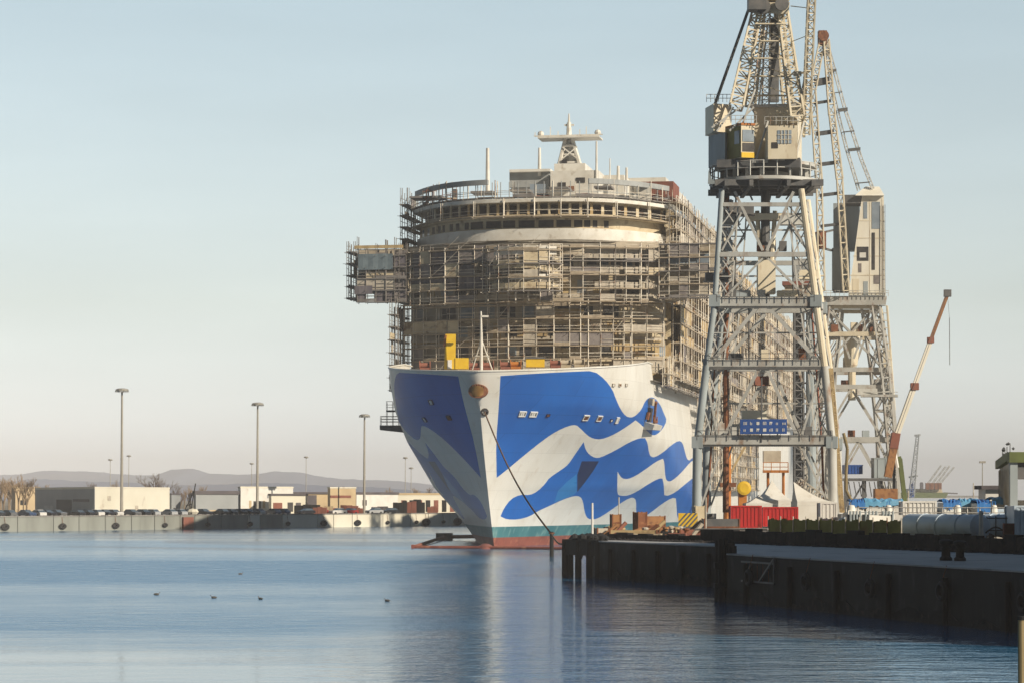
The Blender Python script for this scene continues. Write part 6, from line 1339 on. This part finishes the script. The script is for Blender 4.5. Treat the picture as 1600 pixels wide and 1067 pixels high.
# ------------------------------------------------------------------ water
m = MB(); m.quad((-6500, -60, 0), (6500, -60, 0), (6500, 6900, 0), (-6500, 6900, 0))
wm = bpy.data.materials.new('water'); wm.use_nodes = True; n = wm.node_tree.nodes; l = wm.node_tree.links; b = n['Principled BSDF']
b.inputs['Base Color'].default_value = (.012, .15, .32, 1); b.inputs['Roughness'].default_value = .12; b.inputs['IOR'].default_value = 2.6
tc = n.new('ShaderNodeTexCoord')
def noise(scale, sx, sy, det, rot=0):
    mp_ = n.new('ShaderNodeMapping'); mp_.inputs['Scale'].default_value = (sx, sy, 1); mp_.inputs['Rotation'].default_value = (0, 0, rot); l.new(tc.outputs['Object'], mp_.inputs['Vector'])
    nz = n.new('ShaderNodeTexNoise'); nz.inputs['Scale'].default_value = scale; nz.inputs['Detail'].default_value = det; nz.inputs['Roughness'].default_value = .55; l.new(mp_.outputs[0], nz.inputs['Vector']); return nz.outputs['Fac']
def mth(op, a_, b_=None):
    q = n.new('ShaderNodeMath'); q.operation = op
    for i, v in enumerate((a_, b_)):
        if v is None: continue
        if isinstance(v, (int, float)): q.inputs[i].default_value = v
        else: l.new(v, q.inputs[i])
    return q.outputs[0]
w1 = noise(1.0, .62, 1.1, 3, R(4)); w2 = noise(1.0, .10, .22, 2, R(-7)); w3 = noise(1.0, 2.4, 4.2, 2, R(9))
hgt = mth('ADD', mth('MULTIPLY', w1, .5), mth('ADD', mth('MULTIPLY', w2, 1.0), mth('MULTIPLY', w3, .13)))
# ruffled and calm patches of the surface: long streaks of breeze
sp_ = n.new('ShaderNodeSeparateXYZ'); l.new(tc.outputs['Object'], sp_.inputs[0])
big = noise(1.0, .004, .022, 4)
yy = mth('ADD', sp_.outputs['Y'], mth('MULTIPLY', mth('SUBTRACT', big, .5), 170))
rp = n.new('ShaderNodeValToRGB'); l.new(mth('DIVIDE', yy, 700), rp.inputs[0]); e = rp.color_ramp.elements
for pos, val in ((.0, .1), (.15, .1), (.185, .9), (.25, .6), (.31, 1), (.40, 1.0), (.46, .5), (.52, .75), (.58, .3), (.66, .7), (.72, .3), (1, .5)):
    if pos in (0, 1): q = e[0 if pos == 0 else -1]; q.position = pos
    else: q = e.new(pos)
    q.color = (val, val, val, 1)
bp = n.new('ShaderNodeBump'); bp.inputs['Distance'].default_value = 1.0
shl = n.new('ShaderNodeMapRange'); shl.interpolation_type = 'SMOOTHSTEP'; shl.inputs['From Min'].default_value = -14; shl.inputs['From Max'].default_value = 2; shl.inputs['To Min'].default_value = 0; shl.inputs['To Max'].default_value = 1   # broken water under the bow and the quay
l.new(mth('ADD', sp_.outputs['X'], mth('MULTIPLY', mth('SUBTRACT', noise(1.0, .02, .03, 3), .5), 20)), shl.inputs['Value'])
inv = mth('SUBTRACT', 1, shl.outputs[0]); ruf = mth('MULTIPLY', rp.outputs[0], inv)
l.new(mth('ADD', mth('MULTIPLY', ruf, .26), mth('MULTIPLY', shl.outputs[0], .17)), bp.inputs['Strength'])
fine = noise(1.0, .30, 1.3, 5); l.new(mth('ADD', mth('MULTIPLY', mth('MULTIPLY', ruf, mth('ADD', .3, mth('MULTIPLY', fine, 1.4))), .25), mth('ADD', .05, mth('MULTIPLY', shl.outputs[0], .03))), b.inputs['Roughness']); l.new(hgt, bp.inputs['Height']); l.new(bp.outputs[0], b.inputs['Normal'])
MATS['water'] = wm
wo_ = struct('water', m, 'water')

# ------------------------------------------------------------------ far quay on the left
def E(t): return Vector((-150+150*t, 449+184*t, 0))
ed = Vector((150, 184, 0)).normalized(); inn = Vector((-ed.y, ed.x, 0)); FZ = 2.8
m = MB(); m.prism([(-150, 449), (0, 633), (60, 900), (700, 6800), (-5200, 6800), (-1400, 449)], -2, FZ-.3); struct('far_ground', m, 'land')
m = MB(); m.prism([(-150, 449), (0, 633), (0-60, 633+60), (-150-110, 449+95)], FZ-.298, FZ); struct('pavement', m, 'concrete')
def px_of(v): return 800+F*v.x/v.y
def on_edge(px, off=0):            # point on the edge line (moved inland) seen at a column
    k = (px-800)/F; bx, by = -150+inn.x*off, 449+inn.y*off; t = (k*by-bx)/(150-k*184); return Vector((bx+150*t, by+184*t, 0))
cols = [-60, -20, 26, 82, 122, 163, 204, 240, 280, 303, 344, 386, 405, 440, 495, 520, 549, 580, 597, 640, 668, 702, 740]
for k, (p0, p1) in enumerate(zip(cols, cols[1:])):
    a, c = on_edge(p0), on_edge(p1-.8); o = thing('quay_block', 'concrete block of the far quay wall', 'quay wall', (a.x, a.y, 0), 'blocks of the far quay wall')
    lit = p0 >= 440 or p0 in (386,)  # sun and shade along the wall are painted: cream blocks lit, grey unlit
    m = MB(); out = -inn*.35
    m.hexa([a+out-Vector((0, 0, 1.5)), c+out-Vector((0, 0, 1.5)), c, a]+[q+Vector((0, 0, FZ+.12)) for q in (a+out, c+out, c, a)]); m.build('face', 'wall_cream' if lit else 'quay_wall_shade', o)
    m = MB(); m.hexa([q+Vector((0, 0, FZ+.13)) for q in (a+out*1.4, c+out*1.4, c+inn*.5, a+inn*.5)]+[q+Vector((0, 0, FZ+.3)) for q in (a+out*1.4, c+out*1.4, c+inn*.5, a+inn*.5)]); m.build('coping', 'concrete', o)
    o['label'] = ('painted-sunlit cream block' if lit else 'painted-shade grey block')+' of the far quay wall, %s' % ('far left under the parked cars' if p0 < 240 else 'under the long grey shed' if p0 < 386 else 'under the white building' if p0 < 500 else 'under the tan houses' if p0 < 597 else 'beside the blue bow')
for px, sc_ in ((5, 1.0), (95, .9), (178, .9), (255, .7), (322, .7), (388, .75), (447, .7), (503, 1.0), (556, 1.0), (603, .6), (648, .6), (663, 1.3), (690, .6), (712, 1.3)):
    c_ = on_edge(px)-inn*.62; c_.z = .95; o = thing('dock_bumper', 'black tyre fender hanging on the far quay wall', 'tyre', c_, 'tyre fenders on the far quay wall'); m = MB(); i0 = len(m.v); n1, n2 = 14, 7
    for a_ in range(n1):
        t = 2*math.pi*a_/n1; rd = ed*math.cos(t)*1.3+Vector((0, 0, math.sin(t)*.8))
        for b_ in range(n2): s_ = 2*math.pi*b_/n2; m.v.append(c_+(rd*(.5+.38*math.cos(s_))+inn*(.3*math.sin(s_)))*sc_)
    for a_ in range(n1):
        for b_ in range(n2): m.face((i0+a_*n2+b_, i0+((a_+1) % n1)*n2+b_, i0+((a_+1) % n1)*n2+(b_+1) % n2, i0+a_*n2+(b_+1) % n2))
    m.build('tyre', 'rubber', o, smooth=True); m = MB(); m.tube(c_+Vector((0, 0, .7*sc_)), c_+inn*.3+Vector((0, 0, 2.0)), .05, n=4); m.build('chain', 'rust', o)
# red-and-dark block by the quay
c_ = on_edge(290)-inn*.5; o = thing('dock_bumper', 'red and grey fender panel on the far quay below the boat', 'fender', (c_.x, c_.y, .4)); m = MB(); a, c = on_edge(282)-inn*.45, on_edge(298)-inn*.45
m.hexa([a-inn*.5+Vector((0, 0, .1)), c-inn*.5+Vector((0, 0, .1)), c+Vector((0, 0, .1)), a+Vector((0, 0, .1)), a-inn*.5+Vector((0, 0, 2.6)), c-inn*.5+Vector((0, 0, 2.6)), c+Vector((0, 0, 2.6)), a+Vector((0, 0, 2.6))]); m.build('panel', 'brown_red', o)

# cars
def make_car(paint, loc, rz, label, group):
    o = thing('parked_car', label, 'car', (0, 0, 0), group)
    fr = lambda x, y, z: Vector((x, y, z))
    m = MB(); prof = [(-2.1, .35), (2.1, .35), (2.15, .7), (2.0, .92), (1.0, 1.0), (-1.75, 1.02), (-2.1, .9)]
    i = len(m.v); k_ = len(prof)
    m.v += [Vector((x, -.86, z)) for x, z in prof]+[Vector((x, .86, z)) for x, z in prof]; m.face([i+j for j in range(k_)]); m.face([i+k_+j for j in range(k_)][::-1])
    for j in range(k_): q = (j+1) % k_; m.face((i+j, i+k_+j, i+k_+q, i+q))
    m.build('body', paint, o, local=True)
    m = MB(); m.hexa([fr(-1.7, -.8, 1.0), fr(1.0, -.8, .99), fr(1.0, .8, .99), fr(-1.7, .8, 1.0), fr(-1.25, -.66, 1.42), fr(.25, -.66, 1.44), fr(.25, .66, 1.44), fr(-1.25, .66, 1.42)]); m.build('window', 'window_glass', o, local=True)
    m = MB(); m.hexa([fr(-1.28, -.68, 1.425), fr(.28, -.68, 1.445), fr(.28, .68, 1.445), fr(-1.28, .68, 1.425), fr(-1.2, -.6, 1.5), fr(.2, -.6, 1.5), fr(.2, .6, 1.5), fr(-1.2, .6, 1.5)]); m.build('roof', paint, o, local=True)
    for x in (-1.3, 1.3):
        for y in (-.88, .72): m = MB(); m.lathe((x, y, .32), [(.2, 0), (.32, .01), (.32, .16), (.2, .17)], 12, axis=(0, 1, 0)); m.build('wheel', 'rubber', o, local=True)
    o.location = loc; o.rotation_euler = (0, 0, rz); return o
rc_ = random.Random(12); protos = {}
CN = {'car_dark': 'black', 'car_blue': 'dark blue', 'car_silver': 'silver', 'car_white': 'white', 'car_red': 'dark red', 'car_grey': 'grey'}
base_rz = math.atan2(inn.y, inn.x); G = 'cars parked along the far quay'
q = on_edge(-24, 5); end = on_edge(452, 5); L_ = (end-q).length; s_ = 0; kinds = ['car_dark']*5+['car_blue']*4+['car_silver']*3+['car_white']*3+['car_grey']*3+['car_red']
while s_ < L_:
    p_ = q.lerp(end, s_/L_); p_.z = FZ; px = px_of(p_); c = rc_.choice(kinds)
    where = 'in front of the bare tree thicket' if px < 50 else "in front of the warehouse's shaded wall" if px < 140 else 'in front of the sunlit cream warehouse wall' if px < 265 else 'between warehouse and long grey shed' if px < 300 else 'in front of the long grey shed' if px < 372 else 'in front of the white building'
    lb = '%s car parked on the far quay %s' % (CN[c], where); rz = base_rz+rc_.choice([0, 0, math.pi])+rc_.uniform(-.06, .06)
    if c in protos: dup(protos[c], p_, rz, lb, G)
    else: protos[c] = make_car(c, p_, rz, lb, G)
    s_ += rc_.choice([2.6, 2.7, 2.9, 5.0])
for px, c, off in ((478, 'car_dark', 9), (500, 'car_red', 12), (528, 'car_white', 9), (546, 'car_red', 9), (585, 'car_silver', 8), (610, 'car_dark', 8)):
    p_ = on_edge(px, off); p_.z = FZ; lb = '%s car parked on the far quay by the tan houses' % CN[c]
    if c in protos: dup(protos[c], p_, base_rz+1.4, lb, G)
    else: protos[c] = make_car(c, p_, base_rz+1.4, lb, G)
# red containers, crates and clutter right of the white building
for px, off, c, w_, h_, lb in ((480, 14, 'timber_dark', 6, 2.4, 'dark covered lorry load in front of the dark-roofed house'), (500, 10, 'brown_red', 3.2, 1.9, 'brown red crate stack left of the tan house'), (513, 12, 'wall_tan', 2.2, 2.0, 'tan crate between the red stacks on the far quay'), (546, 14, 'brown_red', 4.2, 2.3, 'brown red container in front of the tan house'), (560, 12, 'rust_red', 2.2, 1.5, 'rusty red bin near the third lamp mast'), (590, 12, 'roof_dark', 3, 1.8, 'dark bin left of the third lamp mast'), (625, 14, 'timber_dark', 3.4, 3.2, 'dark brown stack of timber near the bow'), (640, 14, 'brown_red', 3.4, 3.0, 'brown red stack of timber near the bow'), (655, 13, 'timber_dark', 2.8, 3.4, 'tall dark stack nearest the bow'), (676, 12, 'rust_red', 2.6, 1.8, 'rusty red drum stack beside the bow')):
    b_ = on_edge(px, off); b_.z = FZ; o = thing('crate_stack', lb, 'crates', b_); m = MB()
    for i in range(3): m.box(b_.x-w_/2+i*w_/3+.03, b_.x-w_/2+(i+1)*w_/3-.03, b_.y-1, b_.y+1, FZ+.12, FZ+h_*random.uniform(.8, 1.05))
    m.build('load', c, o); m = MB(); m.box(b_.x-w_/2-.1, b_.x+w_/2+.1, b_.y-1.1, b_.y+1.1, FZ, FZ+.11); m.build('base', 'timber_dark', o)
# small boat hoist by the quay
b_ = on_edge(297, 4); b_.z = FZ; o = thing('slipway_hoist', 'small dark hoist frame with a pale tub on the far quay', 'hoist', b_); m = MB(); m.tube(b_, b_+Vector((1.2, 0, 7)), .13, n=5); m.tube(b_+Vector((-1.8, 0, 0)), b_+Vector((.9, 0, 5.2)), .1, n=5); m.tube(b_+Vector((-.9, 0, 2.2)), b_+Vector((.5, 0, 2.6)), .1, n=5); m.build('frame', 'timber_dark', o); m = MB(); m.ball(b_+Vector((.6, -.4, .9)), .9, 8, 1.5, 1, .8); m.build('tub', 'wall_cream', o)

# ------------------------------------------------------------------ buildings behind the far quay
def house(name, label, cat, a, c, b, h, mt, roof='roof_dark', rh=.5, left=None, over=.3, wins=(), doors=(), roofm=None):
    # plan corner c towards us, left end a, right end b (world xy)
    a, c, b = Vector((*a, 0)), Vector((*c, 0)), Vector((*b, 0)); d = a+b-c; o = thing(name, label, cat, (c.x, c.y, FZ)); z0 = FZ-.4; z1 = FZ+h
    m = MB(); m.hexa([Vector((p_.x, p_.y, z)) for z in (z0, z1) for p_ in (a, c, b, d)]); wl = m.build('wall', mt, o)
    if left: wallpatch(a, c, z0, z1, .0, 1, .02, .98, 'end_wall', left, wl, .04)  # shade of the left end painted as a darker overlay
    ctr_ = (a+b)/2; m = MB(); e = [p_+(p_-ctr_).normalized()*over for p_ in (a, c, b, d)]; m.hexa([Vector((p_.x, p_.y, z)) for z in (z1+.003, z1+rh) for p_ in e]); m.build('roof', roof, o)
    for (w, f0, f1, g0, g1, mt_) in wins: wallpatch(a if w == 0 else c, c if w == 0 else b, FZ, z1, f0, f1, g0, g1, 'window', mt_, wl, .08)
    for (w, f0, f1, g1, mt_) in doors: wallpatch(a if w == 0 else c, c if w == 0 else b, FZ, z1, f0, f1, .01, g1, 'door', mt_, wl, .08)
    return o
def at(px, D): return ((px-800)/F*D, D)
house('warehouse', 'flat-roofed warehouse with an end painted shade-grey and a long cream sunlit wall', 'warehouse', at(55, 622), at(148, 566), at(265, 610), 6.0, 'wall_cream', 'wall_cream', .35, 'wall_grey', .1,
      wins=((0, .15, .33, .15, .34, 'grey_panel'), (0, .66, .92, .5, .6, 'roof_dark'), (1, .16, .2, .55, .72, 'netting')), doors=((0, .38, .64, .58, 'rubber'), (1, .52, .56, .35, 'netting')))
house('storage_shed', 'long grey shed with a dark flat eave between the hoist and the white building', 'shed', at(303, 640), at(306, 632), at(372, 640), 4.7, 'wall_grey', 'roof_dark', .9, None, .4, wins=((1, .3, .98, .02, .18, 'wall_tan'),))
house('white_building', 'white flat-roofed building behind the second lamp mast', 'building', at(372, 650), at(376, 640), at(458, 652), 6.3, 'white_paint', 'wall_cream', .4, None, .1, wins=((1, .16, .2, .2, .5, 'wall_tan'), (1, .42, .46, .2, .5, 'wall_tan'), (1, .5, .54, .6, .72, 'wall_grey')), doors=((1, .24, .38, .48, 'dark_opening'),))
house('white_annex', 'low white annex with dark doorways right of the white building', 'building', at(420, 642), at(424, 634), at(480, 640), 4.4, 'wall_cream', 'roof_dark', .5, None, .3, wins=((1, .45, .6, .1, .62, 'dark_opening'), (1, .68, .82, .1, .6, 'roof_dark')), doors=((1, .05, .3, .6, 'brown_red'),))
house('dark_house', 'tan house with a wide dark roof left of the tan house with red band', 'building', at(440, 660), at(444, 652), at(516, 660), 4.8, 'wall_tan', 'roof_dark', .55, None, .4, wins=((1, .5, .7, .4, .95, 'roof_dark'),))
house('tan_house', 'tan house with a reddish band, left of the third lamp mast', 'building', at(512, 640), at(516, 630), at(556, 640), 6.2, 'wall_tan', 'wall_cream', .35, None, .15, wins=((1, .0, .8, .62, .72, 'brown_red'), (1, .1, .9, .02, .22, 'brown_red')))
house('low_house', 'low white house with a dark roof behind the third lamp mast', 'building', at(554, 660), at(557, 650), at(622, 662), 4.7, 'white_paint', 'roof_dark', .6, None, .3, wins=((1, .14, .24, .4, .7, 'roof_dark'), (1, .5, .75, .05, .35, 'dark_opening')))
house('row_house', 'long low row of cream sheds with dark openings beside the bow', 'building', at(618, 690), at(620, 680), at(735, 690), 4.6, 'wall_cream', 'wall_tan', .5, None, .3, wins=[(1, .06+.11*k, .12+.11*k, .02, .7, 'timber_dark' if k % 2 else 'brown_red') for k in range(8)])
house('grey_shed', 'small grey shed right of the cream warehouse, behind the bare tree', 'shed', at(265, 640), at(268, 632), at(282, 640), 4.6, 'wall_grey', 'roof_dark', .4, None, .2, doors=((1, .2, .7, .3, 'dark_opening'),))
house('timber_house', 'small tan hut left of the warehouse behind the thicket', 'hut', at(18, 690), at(24, 684), at(62, 690), 6.4, 'wall_tan', 'wall_tan', .3, None, .2, wins=((1, .2, .5, .3, .5, 'timber_dark'),))
# ------------------------------------------------------------------ lamp masts
def lamp_mast(px, D, py, label, group, r=.22, hw=1.9):
    b_ = Vector((*at(px, D), FZ)); zt = P(0, py, D).z; o = thing('lamp_mast', label, 'lamp mast', b_, group); m = MB(); m.tube(b_, (b_.x+.1, b_.y, zt), r*1.3, r*.75, 8); m.build('pole', 'lamp_pole', o)
    m = MB(); m.lathe((b_.x+.1, b_.y, zt), [(hw*.35, -.35), (hw, -.1), (hw, .15), (hw*.6, .35), (.1, .4)], 14); m.build('head_ring', 'lamp_pole', o)
    if r > .15:
        for k in range(8):
            t = 2*math.pi*k/8; m = MB(); m.box(-.32, .32, -.25, .25, -.42, -.12, lambda x, y, z: Vector((b_.x+.1+hw*.8*math.cos(t)+x, b_.y+hw*.8*math.sin(t)+y, zt+z))); m.build('lamp', 'grey_panel', o)
    return o
LG_ = 'high lamp masts on the far quay'
lamp_mast(190, 545, 609, 'tallest lamp mast, in front of the cream warehouse', LG_, .27, 1.4); lamp_mast(402, 598, 631, 'lamp mast in front of the white building', LG_, .26, 1.4); lamp_mast(569, 628, 649, 'lamp mast right of the tan house, left of the bow', LG_, .26, 1.3)
for px, D, py, lb in ((172, 1000, 718, 'left of the two tiny faint lamp masts behind the warehouse'), (201, 1000, 712, 'right of the two tiny faint lamp masts behind the warehouse'), (393, 1050, 724, 'tiny faint lamp mast left of the second tall mast'), (478, 1000, 714, 'faint lamp mast above the dark-roofed house'), (633, 950, 715, 'left of the two faint lamp masts beside the bow'), (642, 1000, 731, 'right of the two faint lamp masts beside the bow')):
    lamp_mast(px, D, py, lb, 'faint distant lamp masts', .13, .95)
# ------------------------------------------------------------------ bare trees
def bare_tree(seed, h, mt_twig, spread=.55, depth=5):
    rt = random.Random(seed); tr = MB(); cw = MB()
    def grow(p_, d_, L, r, lev):
        e = p_+d_*L; (tr if lev < 2 else cw).tube(p_, e, r, r*.68, 5 if lev < 2 else 3, cap=False)
        if lev >= depth: return
        for k in range(rt.choice([2, 3, 3]) if lev else 4):
            ax = Vector((rt.uniform(-1, 1), rt.uniform(-1, 1), rt.uniform(-.3, .6))); nd = (d_+ax*spread*(1.0 if lev else .75)).normalized(); nd.z = max(nd.z, -.05)
            grow(p_.lerp(e, rt.uniform(.55, 1)), nd.normalized(), L*rt.uniform(.6, .85), max(r*.62, .02*h/9), lev+1)
    grow(Vector((0, 0, 0)), Vector((0, 0, 1)), h*.3, h*.026, 0)
    return tr, cw
def plant(seed, h, mt_twig, spread, label, group, cat='tree', mbark='bark'):
    tr, cw = bare_tree(seed, h, mt_twig, spread); o = thing('bare_tree', label, cat, (0, 0, 0), group); tr.build('trunk', mbark, o, local=True); cw.build('crown', mt_twig, o, local=True); return o
pa = [plant(1, 10, 'twig', .45, 'x', 'thin bare trees of the thicket at far left'), plant(2, 10, 'twig', .38, 'x', 'thin bare trees of the thicket at far left'), plant(3, 9, 'twig_dark', .7, 'x', 'x')]
GT = 'thin bare trees of the thicket at far left'
rt = random.Random(6); first = [True, True]
for k in range(22):
    px = -22+4.2*k+rt.uniform(-2, 2); D = rt.uniform(650, 760); i = k % 2; sc_ = rt.uniform(.85, 1.2)*(1 if px < 50 else .8); loc = (*at(px, D), FZ-.3)
    lb = 'tan leafless tree of the dense thicket left of the warehouse'
    if first[i]: first[i] = False; o = pa[i]; o.location = loc; o.rotation_euler = (0, 0, rt.uniform(0, 6)); o.scale = (sc_,)*3; o['label'] = lb; o['group'] = GT
    else: dup(pa[i], loc, rt.uniform(0, 6), lb, GT, sc_)
GS = 'bare trees standing alone behind the buildings'
o = pa[2]; o.location = (*at(237, 650), FZ-.2); o.scale = (1.35,)*3; o['label'] = 'spreading bare tree rising behind the right part of the cream warehouse'; o['group'] = GS
dup(pa[2], (*at(258, 670), FZ-.2), 2, 'smaller bare tree right of the spreading one behind the warehouse', GS, 1.15); dup(pa[2], (*at(142, 700), FZ-.2), 4, 'bare tree showing above the roof corner of the warehouse', GS, 1.1); dup(pa[0], (*at(297, 640), FZ-.2), 1, 'thin bare tree beside the small hoist', GS, .8); dup(pa[2], (*at(282, 690), FZ-.2), 5, 'low bare tree behind the small grey shed', GS, .7)
for k, px in enumerate((40, 62, 84, 106, 122, 160, 178, 215, 275, 290, 318, 345, 610, 650, 676, 700)):
    dup(pa[k % 3], (*at(px+rt.uniform(-4, 4), rt.uniform(900, 1100)), FZ-.5), rt.uniform(0, 6), 'distant low bare tree in the hazy row behind the far buildings', 'distant bare trees behind the far buildings', rt.uniform(.8, 1.25))
# ------------------------------------------------------------------ hills
def hills(D, prof, name, dz=900):
    m = MB(); i = 0; rh = random.Random(int(D)); pr = []
    px0, px1 = prof[0][0], prof[-1][0]; N = 150
    for k in range(N+1):
        px = px0+(px1-px0)*k/N
        for (a, ya), (b_, yb_) in zip(prof, prof[1:]):
            if a <= px <= b_: t = (px-a)/(b_-a); t = t*t*(3-2*t); y = ya+(yb_-ya)*t
        y += rh.uniform(-.6, .6); pr.append(P(px, y, D))
    for k in range(N):
        a, b_ = pr[k], pr[k+1]
        A = [Vector((q.x*(1-.25*j), q.y-dz*(1-f_), FZ+(q.z-FZ)*h_)) for q in (a, b_) for j, f_, h_ in ((0, 0, 0), (0, .55, .5), (0, 1, 1))]
        m.quad(A[0], A[3], A[4], A[1]); m.quad(A[1], A[4], A[5], A[2]); m.quad(A[2], A[5], Vector((b_.x, b_.y+dz, FZ)), Vector((a.x, a.y+dz, FZ)))
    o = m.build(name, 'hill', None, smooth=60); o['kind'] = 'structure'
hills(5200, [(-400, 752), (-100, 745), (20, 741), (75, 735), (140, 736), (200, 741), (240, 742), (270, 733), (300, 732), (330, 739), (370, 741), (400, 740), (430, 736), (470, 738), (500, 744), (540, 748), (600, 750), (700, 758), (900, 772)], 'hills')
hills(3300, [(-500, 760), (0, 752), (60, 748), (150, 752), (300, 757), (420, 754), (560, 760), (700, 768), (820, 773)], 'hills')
# ------------------------------------------------------------------ far port on the right
o = thing('coal_pier', 'distant pale bulk carrier at the far pier, with small deck cranes above it', 'ship', P(1445, 776, 1500)); D = 1500
def fp(x, y, dy=0): return P(x, y, D)+Vector((0, dy, 0))
m = MB(); m.hexa([fp(1406, 777.5), fp(1478, 777.5), fp(1478, 777.5, 30), fp(1406, 777.5, 30), fp(1402, 769), fp(1482, 769), fp(1482, 769, 30), fp(1402, 769, 30)]); m.build('hull', 'green_paint', o)
m = MB(); m.hexa([fp(1422, 769, 2), fp(1474, 769, 2), fp(1474, 769, 20), fp(1422, 769, 20), fp(1424, 763, 2), fp(1472, 763, 2), fp(1472, 763, 20), fp(1424, 763, 20)]); m.build('superstructure', 'ship_cream', o)
GD = 'distant harbour cranes with slanted booms'
for k, (x, tx, ty) in enumerate(((1449, 1471, 726), (1456, 1478, 728), (1463, 1484, 727), (1468, 1491, 729))):
    o = thing('dock_crane', '%s of the four distant cranes with slanted booms' % ('leftmost', 'second from left', 'third from left', 'rightmost')[k], 'crane', fp(x, 763), GD); m = MB(); m.bar(fp(x, 764), fp(x, 754), 2.2, 2.2, up=(0, 1, 0)); m.build('tower', 'rust', o); m = MB(); m.lattice(fp(x, 756), fp(tx, ty), .9, .7, 7, .18, up=(0, 1, 0)); m.build('boom', 'crane_grey', o)
for k, (x, y0) in enumerate(((1440, 754), (1452, 757))):
    o = thing('silo', ('left' if k == 0 else 'right')+' of the two small dark masts on the distant bulk carrier', 'mast', fp(x, 763)); m = MB(); m.bar(fp(x, 763), fp(x, y0), 1.8, 1.8, up=(0, 1, 0)); m.build('post', 'roof_dark', o); m = MB(); m.bar(fp(x-2, y0), fp(x+2, y0), .8, .8); m.build('arm', 'roof_dark', o)
o = thing('lattice_crane', 'very pale blue distant lattice crane standing right of the orange boom', 'crane', P(1425, 778, 1250)); m = MB(); m.lattice(P(1424, 776, 1250), P(1434, 679, 1250), 2.6, 1.2, 14, .22, up=(0, 1, 0)); m.build('mast', 'grey_panel', o); m = MB(); m.bar(P(1429, 680, 1250), P(1438, 679, 1250), 1, 1); m.bar(P(1420, 745, 1250), P(1434, 743, 1250), .8, .8); m.build('arm', 'grey_panel', o); m = MB(); m.hexa([P(1421, 777, 1250), P(1428, 777, 1250), P(1428, 777, 1256), P(1421, 777, 1256), P(1421, 758, 1250), P(1427, 752, 1250), P(1427, 752, 1256), P(1421, 758, 1256)]); m.build('base', 'blue_paint', o)
o = thing('far_breakwater', 'thin grey breakwater on the sea horizon at the right', 'breakwater', P(1500, 777, 1500)); m = MB(); m.hexa([P(1476, 777, 1600), P(1560, 777, 1600), P(1560, 777, 1620), P(1476, 777, 1620), P(1478, 773.5, 1600), P(1560, 774, 1600), P(1560, 774, 1620), P(1478, 773.5, 1620)]); m.build('wall', 'concrete', o); m = MB(); m.bar(P(1474, 769.5, 1600), P(1496, 770.5, 1600), 1.5, .8); m.build('roof', 'roof_dark', o)
# ------------------------------------------------------------------ birds on the water
def bird(px, py, label, rz, up=False):
    D = F*CAMH/(py-HZ+1e-6); loc = P(px, py, D); loc.z = 0; o = thing('water_bird', label, 'bird', loc, 'birds floating on the water', rz); o.scale = (.55,)*3
    m = MB(); N = 9; i = []
    prof = [(-.34, .03, .10), (-.26, .08, .09), (-.12, .13, .09), (.05, .14, .08), (.18, .11, .09), (.24, .07, .13), (.25, .045, .22), (.27, .05, .29), (.33, .035, .30), (.40, .012, .285)]
    rings = []
    for x, r, z in prof:
        rings.append([m.vert((x*1.25, r*1.25*math.cos(2*math.pi*k/N), (z+r*.9*math.sin(2*math.pi*k/N))*1.25)) for k in range(N)])
    for r0, r1 in zip(rings, rings[1:]):
        for k in range(N): m.face((r0[k], r0[(k+1) % N], r1[(k+1) % N], r1[k]))
    m.face(rings[0]); m.face(rings[-1]); m.build('body', 'bird_dark', o, smooth=50, local=True)
for px, py, rz, lb in ((245, 929, 0, 'leftmost dark bird floating on the water'), (334, 934, 3, 'dark bird second from left on the water'), (376, 897, .5, 'dark bird farthest out of the ones on the left water'), (407, 936, 2.4, 'dark bird third from left in the lower row on the water'), (605, 939, 2.6, 'dark bird on the water nearest to the reflection of the bow')): bird(px, py, lb, rz)
# ------------------------------------------------------------------ air
m = MB(); m.box(-6600, 6600, -120, 7000, -3.2, 106)
hz_ = bpy.data.materials.new('haze'); hz_.use_nodes = True; hn = hz_.node_tree.nodes; hl = hz_.node_tree.links; hn.clear(); ho_ = hn.new('ShaderNodeOutputMaterial'); pv = hn.new('ShaderNodeVolumePrincipled'); pv.inputs['Color'].default_value = (.95, .96, 1, 1); pv.inputs['Density'].default_value = 2.0e-4; pv.inputs['Anisotropy'].default_value = -.4; hl.new(pv.outputs[0], ho_.inputs['Volume'])
hb_ = m.build('haze', hz_); hb_['kind'] = 'stuff'; hb_['label'] = 'pale lilac haze in the air over the harbour'
